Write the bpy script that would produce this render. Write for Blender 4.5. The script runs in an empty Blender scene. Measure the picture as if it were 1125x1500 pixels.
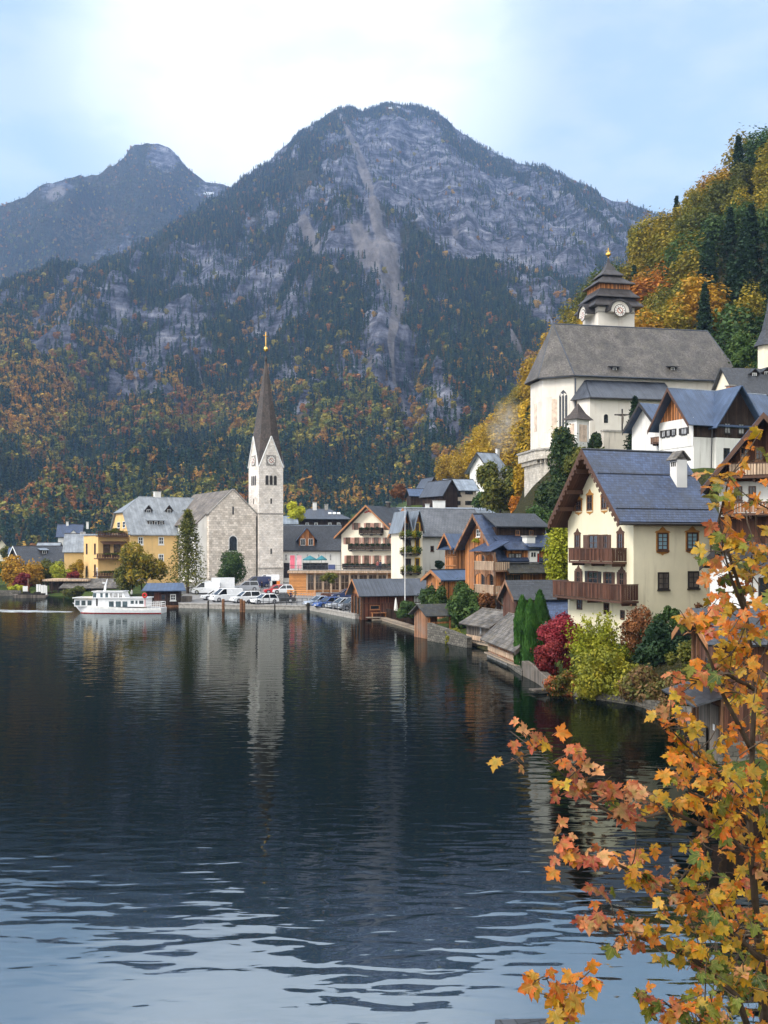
import bpy, bmesh, math, random
import numpy as np
from mathutils import Vector, Matrix
random.seed(7); RNG = np.random.default_rng(7)
S = bpy.context.scene; COL = S.collection; R = math.radians
# ---------------------------------------------------------------- camera, sky, sun, exposure
cam = bpy.data.objects.new('camera', bpy.data.cameras.new('camera')); COL.objects.link(cam)
cam.location = (0, 0, 9); cam.rotation_euler = (R(90), 0, 0)
cam.data.sensor_fit = 'VERTICAL'; cam.data.sensor_height = 36; cam.data.sensor_width = 27
cam.data.lens = 36; cam.data.shift_y = 50 / 1500; cam.data.clip_start = .1; cam.data.clip_end = 20000
S.camera = cam
SUN_EL, SUN_AZ = R(42), R(-118)          # azimuth from +Y towards +X: from the left, a little behind the camera
w = bpy.data.worlds.new('World'); S.world = w; w.use_nodes = True
nt = w.node_tree; nt.nodes.clear()
def wn(t, **k):
    n = nt.nodes.new(t)
    for a, v in k.items(): setattr(n, a, v)
    return n
sky = wn('ShaderNodeTexSky', sky_type='NISHITA', sun_disc=False, sun_elevation=SUN_EL, sun_rotation=SUN_AZ, altitude=500, dust_density=1.5)
geo = wn('ShaderNodeTexCoord')
def wl(a, b): nt.links.new(a, b)
def wmath(op, a, b=None, c=None, clamp=False):
    n = wn('ShaderNodeMath', operation=op, use_clamp=clamp)
    for i, v in enumerate((a, b, c)):
        if v is None: continue
        if isinstance(v, (int, float)): n.inputs[i].default_value = v
        else: wl(v, n.inputs[i])
    return n.outputs[0]
def wmaprange(v, a, b, c, d):
    n = wn('ShaderNodeMapRange', interpolation_type='SMOOTHSTEP'); wl(v, n.inputs[0])
    for i, q in enumerate((a, b, c, d)): n.inputs[1 + i].default_value = q
    return n.outputs[0]
def wdir(px, py):
    d = Vector(((px - 562.5) / 1500, 1, (800 - py) / 1500)).normalized()
    n = wn('ShaderNodeVectorMath', operation='DOT_PRODUCT'); wl(geo.outputs['Generated'], n.inputs[0]); n.inputs[1].default_value = d
    return n.outputs['Value']
mp = wn('ShaderNodeMapping'); wl(geo.outputs['Generated'], mp.inputs[0]); mp.inputs['Scale'].default_value = (2.2, 2.2, 5.0); mp.inputs['Location'].default_value = (.3, .1, .4)
cn = wn('ShaderNodeTexNoise'); wl(mp.outputs[0], cn.inputs[0]); cn.inputs['Scale'].default_value = 1.6; cn.inputs['Detail'].default_value = 7; cn.inputs['Roughness'].default_value = .55
cn2 = wn('ShaderNodeTexNoise'); wl(mp.outputs[0], cn2.inputs[0]); cn2.inputs['Scale'].default_value = 4.5; cn2.inputs['Detail'].default_value = 6
# cloud cover: thick to the left, a bright thin gap over the col, thin veil to the right
left = wmaprange(wdir(-700, 250), .55, .97, 0, 1)
glow = wmath('MULTIPLY', wmaprange(wdir(435, 75), .970, .998, 0, 1), wmaprange(cn2.outputs[0], .25, .6, .7, 1))
cov = wmath('ADD', wmaprange(cn.outputs[0], .3, .7, .0, .7), wmath('MULTIPLY', left, .45))
cov = wmath('ADD', cov, wmath('MULTIPLY', glow, .7), clamp=True)
cov = wmath('MAXIMUM', cov, .9)
cl = wn('ShaderNodeMix', data_type='RGBA'); wl(wmaprange(cn2.outputs[0], .38, .62, 0, 1), cl.inputs['Factor'])
cl.inputs['A'].default_value = (1.85, 2.36, 2.5, 1); cl.inputs['B'].default_value = (2.45, 2.75, 2.82, 1)
gl = wn('ShaderNodeMix', data_type='RGBA'); wl(glow, gl.inputs['Factor']); wl(cl.outputs['Result'], gl.inputs['A']); gl.inputs['B'].default_value = (5.2, 5.2, 5.1, 1)
# unseen sky overhead and behind the camera, brightened to light the facades
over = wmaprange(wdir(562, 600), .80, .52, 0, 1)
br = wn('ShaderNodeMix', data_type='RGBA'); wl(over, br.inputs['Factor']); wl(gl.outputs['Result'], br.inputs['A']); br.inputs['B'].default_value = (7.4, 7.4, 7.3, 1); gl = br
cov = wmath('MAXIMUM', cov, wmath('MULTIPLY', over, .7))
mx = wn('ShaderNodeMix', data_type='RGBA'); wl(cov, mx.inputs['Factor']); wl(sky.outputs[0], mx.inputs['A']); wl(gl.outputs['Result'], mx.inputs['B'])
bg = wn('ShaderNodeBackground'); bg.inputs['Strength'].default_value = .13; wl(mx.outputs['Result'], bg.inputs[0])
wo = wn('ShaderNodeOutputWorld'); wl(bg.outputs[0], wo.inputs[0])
sl = bpy.data.lights.new('sun', 'SUN'); sl.energy = 1.4; sl.angle = R(18); sl.color = (1, .95, .88)
so = bpy.data.objects.new('sun', sl); COL.objects.link(so)
sd = Vector((math.sin(SUN_AZ) * math.cos(SUN_EL), math.cos(SUN_AZ) * math.cos(SUN_EL), math.sin(SUN_EL)))
so.rotation_euler = sd.to_track_quat('Z', 'Y').to_euler(); so.location = sd * 300
S.view_settings.view_transform = 'Standard'; S.view_settings.look = 'None'; S.view_settings.exposure = 1.16; S.view_settings.gamma = 1
cy = S.cycles; cy.max_bounces = 6; cy.diffuse_bounces = 3; cy.glossy_bounces = 3; cy.transmission_bounces = 3; cy.transparent_max_bounces = 8; cy.volume_bounces = 1
cy.use_denoising = True; cy.caustics_reflective = False; cy.caustics_refractive = False; cy.sample_clamp_indirect = 6
try: cy.denoiser = 'OPENIMAGEDENOISE'
except Exception: pass
HAZE = .000105
# ---------------------------------------------------------------- helpers
F, CX, HY, HC = 1500.0, 562.5, 800.0, 9.0
def P(x, y, Y): return Vector(((x - CX) / F * Y, Y, HC + (HY - y) / F * Y))
def PW(x, y, z=0.0):                       # the point at height z seen along this direction
    return P(x, y, (HC - z) * F / (y - HY))
def tag(o, label=None, cat=None, group=None, kind=None):
    for k, v in (('label', label), ('category', cat), ('group', group), ('kind', kind)):
        if v: o[k] = v
    return o
def empty(name, loc, rz=0, label=None, cat=None, group=None):
    o = bpy.data.objects.new(name, None); COL.objects.link(o); o.location = loc; o.rotation_euler = (0, 0, rz)
    o.empty_display_size = .3
    return tag(o, label, cat, group)
class MB:
    def __init__(s): s.v = []; s.f = []; s.m = []
    def poly(s, pts, m=0):
        i = len(s.v); s.v += [tuple(p) for p in pts]; s.f.append(tuple(range(i, i + len(pts)))); s.m.append(m)
    def idx(s, pts, faces, m=0):
        i = len(s.v); s.v += [tuple(p) for p in pts]
        for f in faces: s.f.append(tuple(i + k for k in f)); s.m.append(m)
    def box(s, x0, x1, y0, y1, z0, z1, m=0):
        x0, x1 = min(x0, x1), max(x0, x1); y0, y1 = min(y0, y1), max(y0, y1); z0, z1 = min(z0, z1), max(z0, z1)
        s.idx([(x0, y0, z0), (x1, y0, z0), (x1, y1, z0), (x0, y1, z0), (x0, y0, z1), (x1, y0, z1), (x1, y1, z1), (x0, y1, z1)],
              [(0, 3, 2, 1), (4, 5, 6, 7), (0, 1, 5, 4), (1, 2, 6, 5), (2, 3, 7, 6), (3, 0, 4, 7)], m)
    def prism(s, pts, d, m=0):
        pts = [Vector(p) for p in pts]; d = Vector(d); n = len(pts)
        nr = Vector((0, 0, 0))
        for i in range(n): nr += (pts[i] - pts[0]).cross(pts[(i + 1) % n] - pts[0])
        if nr.dot(d) > 0: pts.reverse()
        s.idx(pts + [p + d for p in pts], [tuple(range(n)), tuple(range(2 * n - 1, n - 1, -1))] + [(i, i + n, (i + 1) % n + n, (i + 1) % n) for i in range(n)], m)
    def slab(s, pts, th, m=0):
        pts = [Vector(p) for p in pts]; n = (pts[1] - pts[0]).cross(pts[2] - pts[0]).normalized()
        if n.z < 0: n = -n
        s.prism(pts, n * th, m)
    def tube(s, a, b, r0, r1=None, n=8, m=0):
        a, b = Vector(a), Vector(b); r1 = r0 if r1 is None else r1
        d = (b - a).normalized(); q = d.orthogonal().normalized(); t = d.cross(q)
        c = [(math.cos(2 * math.pi * k / n), math.sin(2 * math.pi * k / n)) for k in range(n)]
        s.idx([a + (q * x + t * y) * r0 for x, y in c] + [b + (q * x + t * y) * r1 for x, y in c],
              [(k, (k + 1) % n, (k + 1) % n + n, k + n) for k in range(n)] + [tuple(range(n - 1, -1, -1)), tuple(range(n, 2 * n))], m)
    def path(s, pts, rad, n=6, m=0):
        for i in range(len(pts) - 1): s.tube(pts[i], pts[i + 1], rad[i], rad[i + 1], n, m)
    def lathe(s, prof, c=(0, 0, 0), n=16, m=0, rot=0, sq=False):
        c = Vector(c); P_ = []
        for r, z in prof:
            for k in range(n):
                a = 2 * math.pi * k / n + rot
                P_.append(c + Vector((r * math.cos(a), r * math.sin(a), z)))
        fs = []
        for j in range(len(prof) - 1):
            for k in range(n): fs.append((j * n + k, j * n + (k + 1) % n, (j + 1) * n + (k + 1) % n, (j + 1) * n + k))
        fs.append(tuple(range(n - 1, -1, -1))); fs.append(tuple((len(prof) - 1) * n + k for k in range(n)))
        s.idx(P_, fs, m)
    def build(s, name, mats, parent=None, smooth=False):
        me = bpy.data.meshes.new(name); me.from_pydata(s.v, [], s.f)
        if not isinstance(mats, (list, tuple)): mats = [mats]
        for m in mats: me.materials.append(M[m] if isinstance(m, str) else m)
        me.polygons.foreach_set('material_index', s.m)
        if smooth: me.polygons.foreach_set('use_smooth', [True] * len(s.f))
        planar_uv(me)
        o = bpy.data.objects.new(name, me); COL.objects.link(o)
        if parent is not None: o.parent = parent
        return o
def planar_uv(me):                          # metric uv: u along the horizontal of each face, v up its slope
    uv = me.uv_layers.new(name='UVMap'); n = len(me.loops)
    co = np.empty(len(me.vertices) * 3, np.float32); me.vertices.foreach_get('co', co); co = co.reshape(-1, 3)
    vi = np.empty(n, np.int32); me.loops.foreach_get('vertex_index', vi)
    nr = np.empty(len(me.polygons) * 3, np.float32); me.polygons.foreach_get('normal', nr); nr = nr.reshape(-1, 3)
    lt = np.empty(len(me.polygons), np.int32); me.polygons.foreach_get('loop_total', lt)
    N = np.repeat(nr, lt, axis=0); p = co[vi]
    u = np.stack([-N[:, 1], N[:, 0], np.zeros(n)], 1); l = np.linalg.norm(u, axis=1, keepdims=True)
    flat = l[:, 0] < .05; u = np.where(flat[:, None], np.array([1., 0, 0]), u / np.maximum(l, 1e-6))
    v = np.cross(N, u)
    out = np.stack([(p * u).sum(1), (p * v).sum(1)], 1).astype(np.float32)
    uv.data.foreach_set('uv', out.ravel())
def mesh_np(name, verts, faces, mats, parent=None, smooth=False):
    me = bpy.data.meshes.new(name); nf, k = faces.shape
    me.vertices.add(len(verts)); me.vertices.foreach_set('co', np.ascontiguousarray(verts, np.float32).ravel())
    me.loops.add(nf * k); me.loops.foreach_set('vertex_index', np.ascontiguousarray(faces, np.int32).ravel())
    me.polygons.add(nf); me.polygons.foreach_set('loop_start', np.arange(0, nf * k, k, dtype=np.int32))
    me.polygons.foreach_set('loop_total', np.full(nf, k, np.int32))
    if smooth: me.polygons.foreach_set('use_smooth', np.ones(nf, bool))
    me.update(calc_edges=True); me.validate()
    for m in (mats if isinstance(mats, (list, tuple)) else [mats]): me.materials.append(M[m] if isinstance(m, str) else m)
    o = bpy.data.objects.new(name, me); COL.objects.link(o)
    if parent is not None: o.parent = parent
    return o
def hsh(ix, iy, s):
    h = (ix.astype(np.int64) * 374761393 + iy.astype(np.int64) * 668265263 + s * 1274126177) & 0xFFFFFFFF
    h = ((h ^ (h >> 13)) * 1274126177) & 0xFFFFFFFF
    return ((h ^ (h >> 16)) & 0xFFFF) / 65535.0
def vn(x, y, s=0):
    ix, iy = np.floor(x), np.floor(y); fx, fy = x - ix, y - iy
    fx = fx * fx * fx * (fx * (fx * 6 - 15) + 10); fy = fy * fy * fy * (fy * (fy * 6 - 15) + 10)
    a, b, c, d = hsh(ix, iy, s), hsh(ix + 1, iy, s), hsh(ix, iy + 1, s), hsh(ix + 1, iy + 1, s)
    return (a + (b - a) * fx) * (1 - fy) + (c + (d - c) * fx) * fy
def fbm(x, y, o=5, s=0, ridged=False, g=.5):
    t = 0; a = 1; n = 0
    for k in range(o):
        q = vn(x * 2 ** k + 17.3 * k, y * 2 ** k - 9.1 * k, s + k)
        if ridged: q = 1 - np.abs(2 * q - 1)
        t = t + a * q; n += a; a *= g
    return t / n
def sst(a, b, x): t = np.clip((x - a) / (b - a), 0, 1); return t * t * (3 - 2 * t)
# ---------------------------------------------------------------- materials
M = {}
class NM:
    def __init__(s, name, rough=.8, spec=.3):
        s.m = bpy.data.materials.new(name); s.m.use_nodes = True; s.t = s.m.node_tree
        s.b = s.t.nodes['Principled BSDF']; s.b.inputs['Roughness'].default_value = rough; s.b.inputs['Specular IOR Level'].default_value = spec
        s.tc = None; M[name] = s.m
    def n(s, t, **k):
        q = s.t.nodes.new(t)
        for a, v in k.items(): setattr(q, a, v)
        return q
    def l(s, a, b): s.t.links.new(a, b)
    def put(s, i, v):
        if isinstance(v, bpy.types.NodeSocket): s.l(v, i)
        elif isinstance(v, (tuple, list)) and i.type == 'RGBA': i.default_value = tuple(v)[:3] + (1,)
        else: i.default_value = v
    def co(s, kind='Object', scale=(1, 1, 1)):
        if s.tc is None: s.tc = s.n('ShaderNodeTexCoord')
        if tuple(scale) == (1, 1, 1): return s.tc.outputs[kind]
        q = s.n('ShaderNodeMapping'); s.l(s.tc.outputs[kind], q.inputs[0]); q.inputs['Scale'].default_value = scale
        return q.outputs[0]
    def noise(s, co, sc=1, det=4, ro=.55, dist=0):
        q = s.n('ShaderNodeTexNoise'); s.l(co, q.inputs[0]); q.inputs['Scale'].default_value = sc; q.inputs['Detail'].default_value = det; q.inputs['Roughness'].default_value = ro; q.inputs['Distortion'].default_value = dist
        return q.outputs[0]
    def ma(s, op, a, b=0.0, c=None, clamp=False):
        q = s.n('ShaderNodeMath', operation=op, use_clamp=clamp); s.put(q.inputs[0], a); s.put(q.inputs[1], b)
        if c is not None: s.put(q.inputs[2], c)
        return q.outputs[0]
    def mr(s, v, a, b, c=0, d=1, ty='SMOOTHSTEP'):
        q = s.n('ShaderNodeMapRange', interpolation_type=ty); s.put(q.inputs[0], v)
        for i, k in enumerate((a, b, c, d)): s.put(q.inputs[1 + i], k)
        return q.outputs[0]
    def mix(s, f, a, b, mode='MIX'):
        q = s.n('ShaderNodeMix', data_type='RGBA', blend_type=mode); s.put(q.inputs['Factor'], f); s.put(q.inputs['A'], a); s.put(q.inputs['B'], b)
        return q.outputs['Result']
    def val(s, c, f):                        # colour times a value
        q = s.n('ShaderNodeHueSaturation'); s.put(q.inputs['Color'], c); s.put(q.inputs['Value'], f); return q.outputs[0]
    def ramp(s, f, cols):
        q = s.n('ShaderNodeValToRGB'); s.put(q.inputs[0], f); e = q.color_ramp.elements
        while len(e) < len(cols): e.new(.5)
        for i, c in enumerate(cols):
            if len(c) == 4: e[i].position = c[3]
            else: e[i].position = i / max(1, len(cols) - 1)
            e[i].color = (c[0], c[1], c[2], 1)
        return q.outputs[0]
    def bump(s, h, st=.4, d=.02):
        q = s.n('ShaderNodeBump'); s.put(q.inputs['Height'], h); q.inputs['Strength'].default_value = st; q.inputs['Distance'].default_value = d
        s.l(q.outputs[0], s.b.inputs['Normal']); return q
    def base(s, c): s.put(s.b.inputs['Base Color'], c); return s
def plain(name, col, rough=.7, spec=.3, var=.12, sc=3.0, metal=0):
    n = NM(name, rough, spec); f = n.noise(n.co(), sc, 5); n.base(n.val(col, n.mr(f, .3, .7, 1 - var, 1 + var))); n.b.inputs['Metallic'].default_value = metal
def plaster(name, col, dirt=.25, dcol=(.22, .19, .15)):
    n = NM(name, .9, .2); a = n.noise(n.co(), .5, 6); b = n.noise(n.co('Object', (1.6, 1.6, .16)), 1.2, 6, .6); c = n.noise(n.co(), 14, 3)
    k = n.val(col, n.mr(a, .3, .7, .93, 1.05)); k = n.mix(n.ma('MULTIPLY', n.mr(b, .5, .78), dirt), k, dcol); n.base(k); n.bump(c, .25, .01)
def planks(name, col, wd=.17, var=.45, axis=0, rough=.8, grey=.0):
    n = NM(name, rough, .2); sp = n.n('ShaderNodeSeparateXYZ'); n.l(n.co('UV'), sp.inputs[0]); u = sp.outputs[axis]; v = sp.outputs[1 - axis]
    q = n.ma('DIVIDE', u, wd); cell = n.ma('FLOOR', q); wnz = n.n('ShaderNodeTexWhiteNoise', noise_dimensions='1D'); n.l(cell, wnz.inputs['W'])
    fr = n.ma('FRACT', q); gap = n.ma('ADD', n.mr(fr, 0, .1, 1, 0), n.mr(fr, .93, 1, 0, 1), clamp=True)
    sc = (9, .7, 1) if axis == 0 else (.7, 9, 1); gr = n.noise(n.co('UV', sc), 2.2, 5, .65); st = n.noise(n.co(), .7, 4)
    k = n.val(col, n.ma('MULTIPLY', n.mr(wnz.outputs[0], 0, 1, 1 - var, 1 + var), n.mr(gr, .25, .75, .7, 1.3)))
    k = n.mix(n.ma('MULTIPLY', n.mr(st, .42, .72), max(grey, .12)), k, (.2, .18, .16)); k = n.mix(n.ma('MULTIPLY', gap, .75), k, tuple(c * .15 for c in col)); n.base(k)
    n.bump(n.ma('SUBTRACT', n.ma('MULTIPLY', gr, .3), gap), .5, .02)
def shingle(name, col, row=.26, wd=.22, rough=.5, spec=.5, var=.35, moss=0.0, mc=(.10, .09, .05), mort=.35):
    n = NM(name, rough, spec); b = n.n('ShaderNodeTexBrick'); n.l(n.co('UV'), b.inputs[0])
    for k, v in (('Scale', 1.0), ('Mortar Size', .012), ('Mortar Smooth', .3), ('Brick Width', wd), ('Row Height', row)): b.inputs[k].default_value = v
    n.put(b.inputs['Color1'], tuple(c * (1 - var) for c in col)); n.put(b.inputs['Color2'], tuple(c * (1 + var) for c in col)); n.put(b.inputs['Mortar'], tuple(c * mort for c in col))
    sp = n.n('ShaderNodeSeparateXYZ'); n.l(n.co('UV'), sp.inputs[0]); saw = n.ma('FRACT', n.ma('DIVIDE', sp.outputs[1], row))
    f = n.noise(n.co(), .55, 6, .6); k = n.val(b.outputs[0], n.mr(f, .3, .7, .55, 1.4)); g = n.noise(n.co('Object', (1, 1, .3)), 1.4, 6, .65)
    if moss: k = n.mix(n.ma('MULTIPLY', n.mr(g, .45, .7), moss), k, mc)
    n.base(k); n.put(n.b.inputs['Roughness'], n.mr(f, .3, .7, rough - .1, rough + .15)); n.bump(n.ma('ADD', n.ma('MULTIPLY', saw, -1.0), n.ma('MULTIPLY', b.outputs['Fac'], -.6)), .7, .03)
def seam(name, col, wd=.55, rough=.38, spec=.5):
    n = NM(name, rough, spec); sp = n.n('ShaderNodeSeparateXYZ'); n.l(n.co('UV'), sp.inputs[0]); q = n.ma('DIVIDE', sp.outputs[0], wd); fr = n.ma('FRACT', q)
    rib = n.ma('ADD', n.mr(fr, 0, .07, 1, 0), n.mr(fr, .93, 1, 0, 1), clamp=True); wnz = n.n('ShaderNodeTexWhiteNoise', noise_dimensions='1D'); n.l(n.ma('FLOOR', q), wnz.inputs['W'])
    f = n.noise(n.co('Object', (1, 1, .4)), .9, 6, .6); k = n.val(col, n.ma('MULTIPLY', n.mr(f, .3, .7, .75, 1.25), n.mr(wnz.outputs[0], 0, 1, .9, 1.1)))
    k = n.mix(n.ma('MULTIPLY', rib, .5), k, tuple(c * .4 for c in col)); n.base(k); n.bump(rib, .9, .04)
def masonry(name, c1, c2, mort, row=.34, wd=.6, dist=.05, dirt=.3):
    n = NM(name, .9, .2); wv = n.noise(n.co(), 2.2, 3); ad = n.n('ShaderNodeVectorMath', operation='MULTIPLY_ADD'); cm = n.n('ShaderNodeCombineXYZ')
    n.l(wv, cm.inputs[0]); n.l(n.noise(n.co('Object', (1, 1, 1.2)), 2.7, 3), cm.inputs[1]); n.l(cm.outputs[0], ad.inputs[0]); ad.inputs[1].default_value = (dist * 3, dist * 3, 0); n.l(n.co('UV'), ad.inputs[2])
    b = n.n('ShaderNodeTexBrick'); n.l(ad.outputs[0], b.inputs[0])
    for k, v in (('Scale', 1.0), ('Mortar Size', .02), ('Mortar Smooth', .2), ('Brick Width', wd), ('Row Height', row), ('Bias', .1)): b.inputs[k].default_value = v
    n.put(b.inputs['Color1'], c1); n.put(b.inputs['Color2'], c2); n.put(b.inputs['Mortar'], mort)
    f = n.noise(n.co(), .8, 6, .65); g = n.noise(n.co('Object', (1.5, 1.5, .2)), 1.1, 6, .6); h = n.noise(n.co(), 7, 4)
    k = n.val(b.outputs[0], n.ma('MULTIPLY', n.mr(f, .3, .7, .8, 1.15), n.mr(h, .3, .7, .88, 1.1))); k = n.mix(n.ma('MULTIPLY', n.mr(g, .5, .8), dirt), k, (.16, .15, .13)); n.base(k)
    n.bump(n.ma('ADD', n.ma('MULTIPLY', b.outputs['Fac'], -1.0), n.ma('MULTIPLY', h, .5)), .6, .03)
def leafmat(name, cols, clump=1.1, tr=.3, rough=.6, csz=.9):
    n = NM(name, rough, .25); g = n.n('ShaderNodeNewGeometry'); oi = n.n('ShaderNodeObjectInfo')
    cl = n.noise(n.co(), csz, 3); f = n.ma('ADD', n.ma('MULTIPLY', g.outputs['Random Per Island'], 1 - clump * .6), n.ma('MULTIPLY', n.mr(cl, .3, .7), clump * .6), clamp=True)
    k = n.ramp(f, cols); k = n.val(k, n.ma('MULTIPLY', n.mr(g.outputs['Random Per Island'], 0, 1, .86, 1.14, 'LINEAR'), n.mr(oi.outputs['Random'], 0, 1, .85, 1.15, 'LINEAR'))); n.base(k)
    t = n.n('ShaderNodeBsdfTranslucent'); n.l(k, t.inputs[0]); mxs = n.n('ShaderNodeMixShader'); mxs.inputs[0].default_value = tr
    out = n.t.nodes['Material Output']; n.l(n.b.outputs[0], mxs.inputs[1]); n.l(t.outputs[0], mxs.inputs[2]); n.l(mxs.outputs[0], out.inputs['Surface'])
plaster('white plaster', (.74, .725, .685), .38); plaster('cream plaster', (.78, .70, .55), .12); plaster('pale yellow plaster', (.76, .70, .51), .4, (.36, .30, .2))
plaster('ochre plaster', (.74, .49, .21), .25); plaster('church plaster', (.70, .655, .58), .35, (.42, .30, .2)); plaster('old plaster', (.62, .56, .48), .55, (.16, .14, .12)); plaster('beige plaster', (.6, .52, .42), .2)
planks('orange wood', (.37, .145, .048), .17, .6, 0, .8, .3); planks('bright timber', (.56, .25, .085), .14, .2, 1); planks('brown wood', (.095, .042, .027), .2); planks('dark wood', (.032, .018, .012), .2)
planks('red wood', (.11, .04, .024), .17); planks('grey wood', (.13, .11, .09), .2, .4, 0, .85, .5); planks('weathered wood', (.26, .13, .07), .2, .4, 0, .85, .5); planks('deck wood', (.28, .22, .16), .15, .3, 1, .85, .5); planks('pale wood', (.5, .36, .25), .12, .25)
shingle('blue slate', (.033, .052, .105), .24, .2, .42, .6); shingle('grey shingle', (.115, .105, .095), .38, .32, .7, .3, .4, .4, (.16, .13, .08)); shingle('church roof', (.098, .089, .082), .22, .2, .62, .4, .3, .45, (.115, .105, .082), .55)
shingle('spire shingle', (.062, .048, .040), .3, .22, .6, .4, .3); shingle('dark slate', (.035, .038, .045), .26, .24, .5, .5); shingle('mossy slate', (.045, .045, .042), .26, .24, .6, .4, .35, .7, (.06, .05, .02)); shingle('nave roof', (.16, .138, .12), .3, .25, .7, .3, .25, .25)
shingle('patterned slate', (.085, .09, .10), .5, .5, .5, .5, .15, 0, (0, 0, 0), 3.2)
seam('grey metal', (.21, .228, .245)); seam('blue metal', (.055, .085, .15), .5, .42, .4); seam('tower metal', (.045, .04, .04), .5, .5, .35); seam('dark metal', (.05, .058, .075), .5); seam('light metal', (.20, .235, .28), .6)
masonry('tower stone', (.70, .63, .55), (.86, .80, .73), (.58, .51, .44), dirt=.08); masonry('gable stone', (.54, .47, .39), (.82, .74, .65), (.38, .31, .25), .42, .66, .08, .1)
masonry('wall stone', (.07, .066, .055), (.17, .155, .13), (.045, .042, .036), .22, .4, .1, .7); masonry('bastion stone', (.42, .38, .32), (.6, .55, .47), (.4, .36, .31), .32, .55, .08, .55); masonry('red brick', (.35, .11, .06), (.5, .2, .1), (.4, .32, .25), .1, .25, .01)
plain('trim white', (.72, .72, .70), .6); plain('trim brown', (.085, .042, .026), .6); plain('trim orange', (.34, .15, .06), .6); plain('trim dark', (.03, .026, .024), .5); plain('pink shutter', (.40, .225, .17), .7); plain('gold trim', (.42, .2, .05), .6)
plain('blue shutter', (.24, .40, .47), .6); plain('shutter brown', (.10, .055, .04), .6); plain('concrete', (.33, .31, .28), .9, .2, .25); plain('asphalt', (.20, .195, .19), .9, .2, .2, 1.2); plain('rail metal', (.045, .045, .05), .5, .5); plain('bark', (.07, .052, .038), .9, .1, .4, 9)
plain('gold', (.8, .5, .12), .25, .5, .05, 3, 1); plain('pole white', (.7, .7, .7), .4); plain('pile wood', (.17, .085, .045), .9, .1, .4, 4); plain('pile dark', (.03, .027, .022), .9, .1, .4, 4); plain('gutter', (.05, .05, .055), .4, .5); plain('fresco', (.60, .47, .37), .9, .1, .3, 1.2)
plain('clock face', (.75, .72, .66), .5); plain('clock dark', (.05, .03, .025), .5); plain('clock red', (.4, .1, .06), .6); plain('teal cloth', (.035, .16, .19), .8); plain('pink cloth', (.75, .16, .22), .8); plain('pale pink cloth', (.75, .42, .45), .8); plain('white cloth', (.72, .69, .65), .9)
plain('skin', (.5, .3, .21), .6); plain('hair', (.04, .025, .015), .7); plain('tyre', (.015, .015, .016), .8); plain('rim', (.45, .45, .47), .3, .5, .05, 3, .7); plain('yellow paint', (.62, .38, .03), .6); plain('red paint', (.55, .03, .025), .5); plain('orange paint', (.75, .2, .03), .5); plain('sign blue', (.10, .13, .30), .5); plain('snow', (.85, .87, .9), .6)
for nme, c in (('white', (.75, .76, .77)), ('silver', (.40, .42, .45)), ('black', (.012, .012, .014)), ('navy', (.018, .035, .11)), ('blue', (.035, .09, .30)), ('red', (.5, .02, .03)), ('grey', (.17, .18, .20)), ('pale blue', (.32, .38, .48))):
    n = NM('car ' + nme, .28, .5); n.base(n.val(c, n.mr(n.noise(n.co(), 3, 4), .3, .7, .93, 1.05))); n.b.inputs['Coat Weight'].default_value = .4
for nme, c, r in (('glass', (.02, .025, .032), .08), ('curtained glass', (.30, .30, .30), .15), ('warm glass', (.10, .065, .04), .12), ('car glass', (.01, .012, .015), .05), ('boat glass', (.05, .075, .085), .06)):
    n = NM(nme, r, .6); f = n.noise(n.co(), 1.7, 3); n.base(n.val(c, n.mr(f, .3, .7, .5, 1.5)))
for nme, c in (('coat navy', (.02, .03, .07)), ('coat white', (.6, .6, .58)), ('coat dark', (.02, .02, .022)), ('coat red', (.35, .04, .04)), ('coat tan', (.28, .19, .11)), ('jeans', (.04, .06, .11))): plain(nme, c, .9, .1)
LEAF = {'green': [(.024, .055, .014), (.055, .105, .024), (.10, .15, .032)], 'dark green': [(.010, .026, .012), (.018, .045, .018), (.035, .07, .022)], 'thuja': [(.02, .065, .010), (.04, .12, .018), (.075, .17, .03)],
 'lime': [(.15, .18, .012), (.30, .32, .02), (.46, .44, .045)], 'lemon': [(.28, .30, .02), (.46, .46, .03), (.6, .55, .05)], 'olive': [(.045, .06, .012), (.11, .12, .018), (.20, .17, .022)], 'gold': [(.20, .15, .010), (.42, .27, .014), (.55, .32, .018)],
 'amber': [(.16, .12, .012), (.40, .22, .014), (.54, .27, .02)], 'orange': [(.20, .08, .012), (.42, .16, .016), (.55, .22, .02)], 'rust': [(.07, .04, .015), (.18, .07, .025), (.28, .11, .03)],
 'red': [(.16, .012, .022), (.32, .03, .045), (.46, .08, .08)], 'wine': [(.09, .010, .014), (.19, .02, .022), (.30, .05, .04)], 'mottled': [(.05, .065, .015), (.13, .13, .03), (.20, .10, .05), (.19, .18, .04)], 'ivy autumn': [(.06, .07, .015), (.12, .11, .02), (.30, .07, .03), (.42, .13, .03)],
 'larch': [(.028, .04, .014), (.06, .068, .02), (.11, .10, .028)], 'golden green': [(.05, .065, .010), (.16, .15, .014), (.32, .235, .018), (.44, .28, .02)], 'ivy': [(.014, .034, .012), (.03, .06, .016), (.075, .10, .02)], 'yellow green': [(.10, .12, .016), (.22, .22, .02), (.34, .27, .02)]}
for k_, c_ in LEAF.items(): leafmat('leaf ' + k_, c_)
def grass(name, c1, c2, sc=1.0):
    n = NM(name, .95, .1); a = n.noise(n.co(), sc * .4, 5); b = n.noise(n.co(), sc * 8, 4, .7); n.base(n.mix(n.mr(n.ma('ADD', n.ma('MULTIPLY', a, .6), n.ma('MULTIPLY', b, .4)), .35, .65), c1, c2)); n.bump(b, .8, .05)
grass('grass', (.03, .05, .012), (.075, .10, .025))
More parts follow.
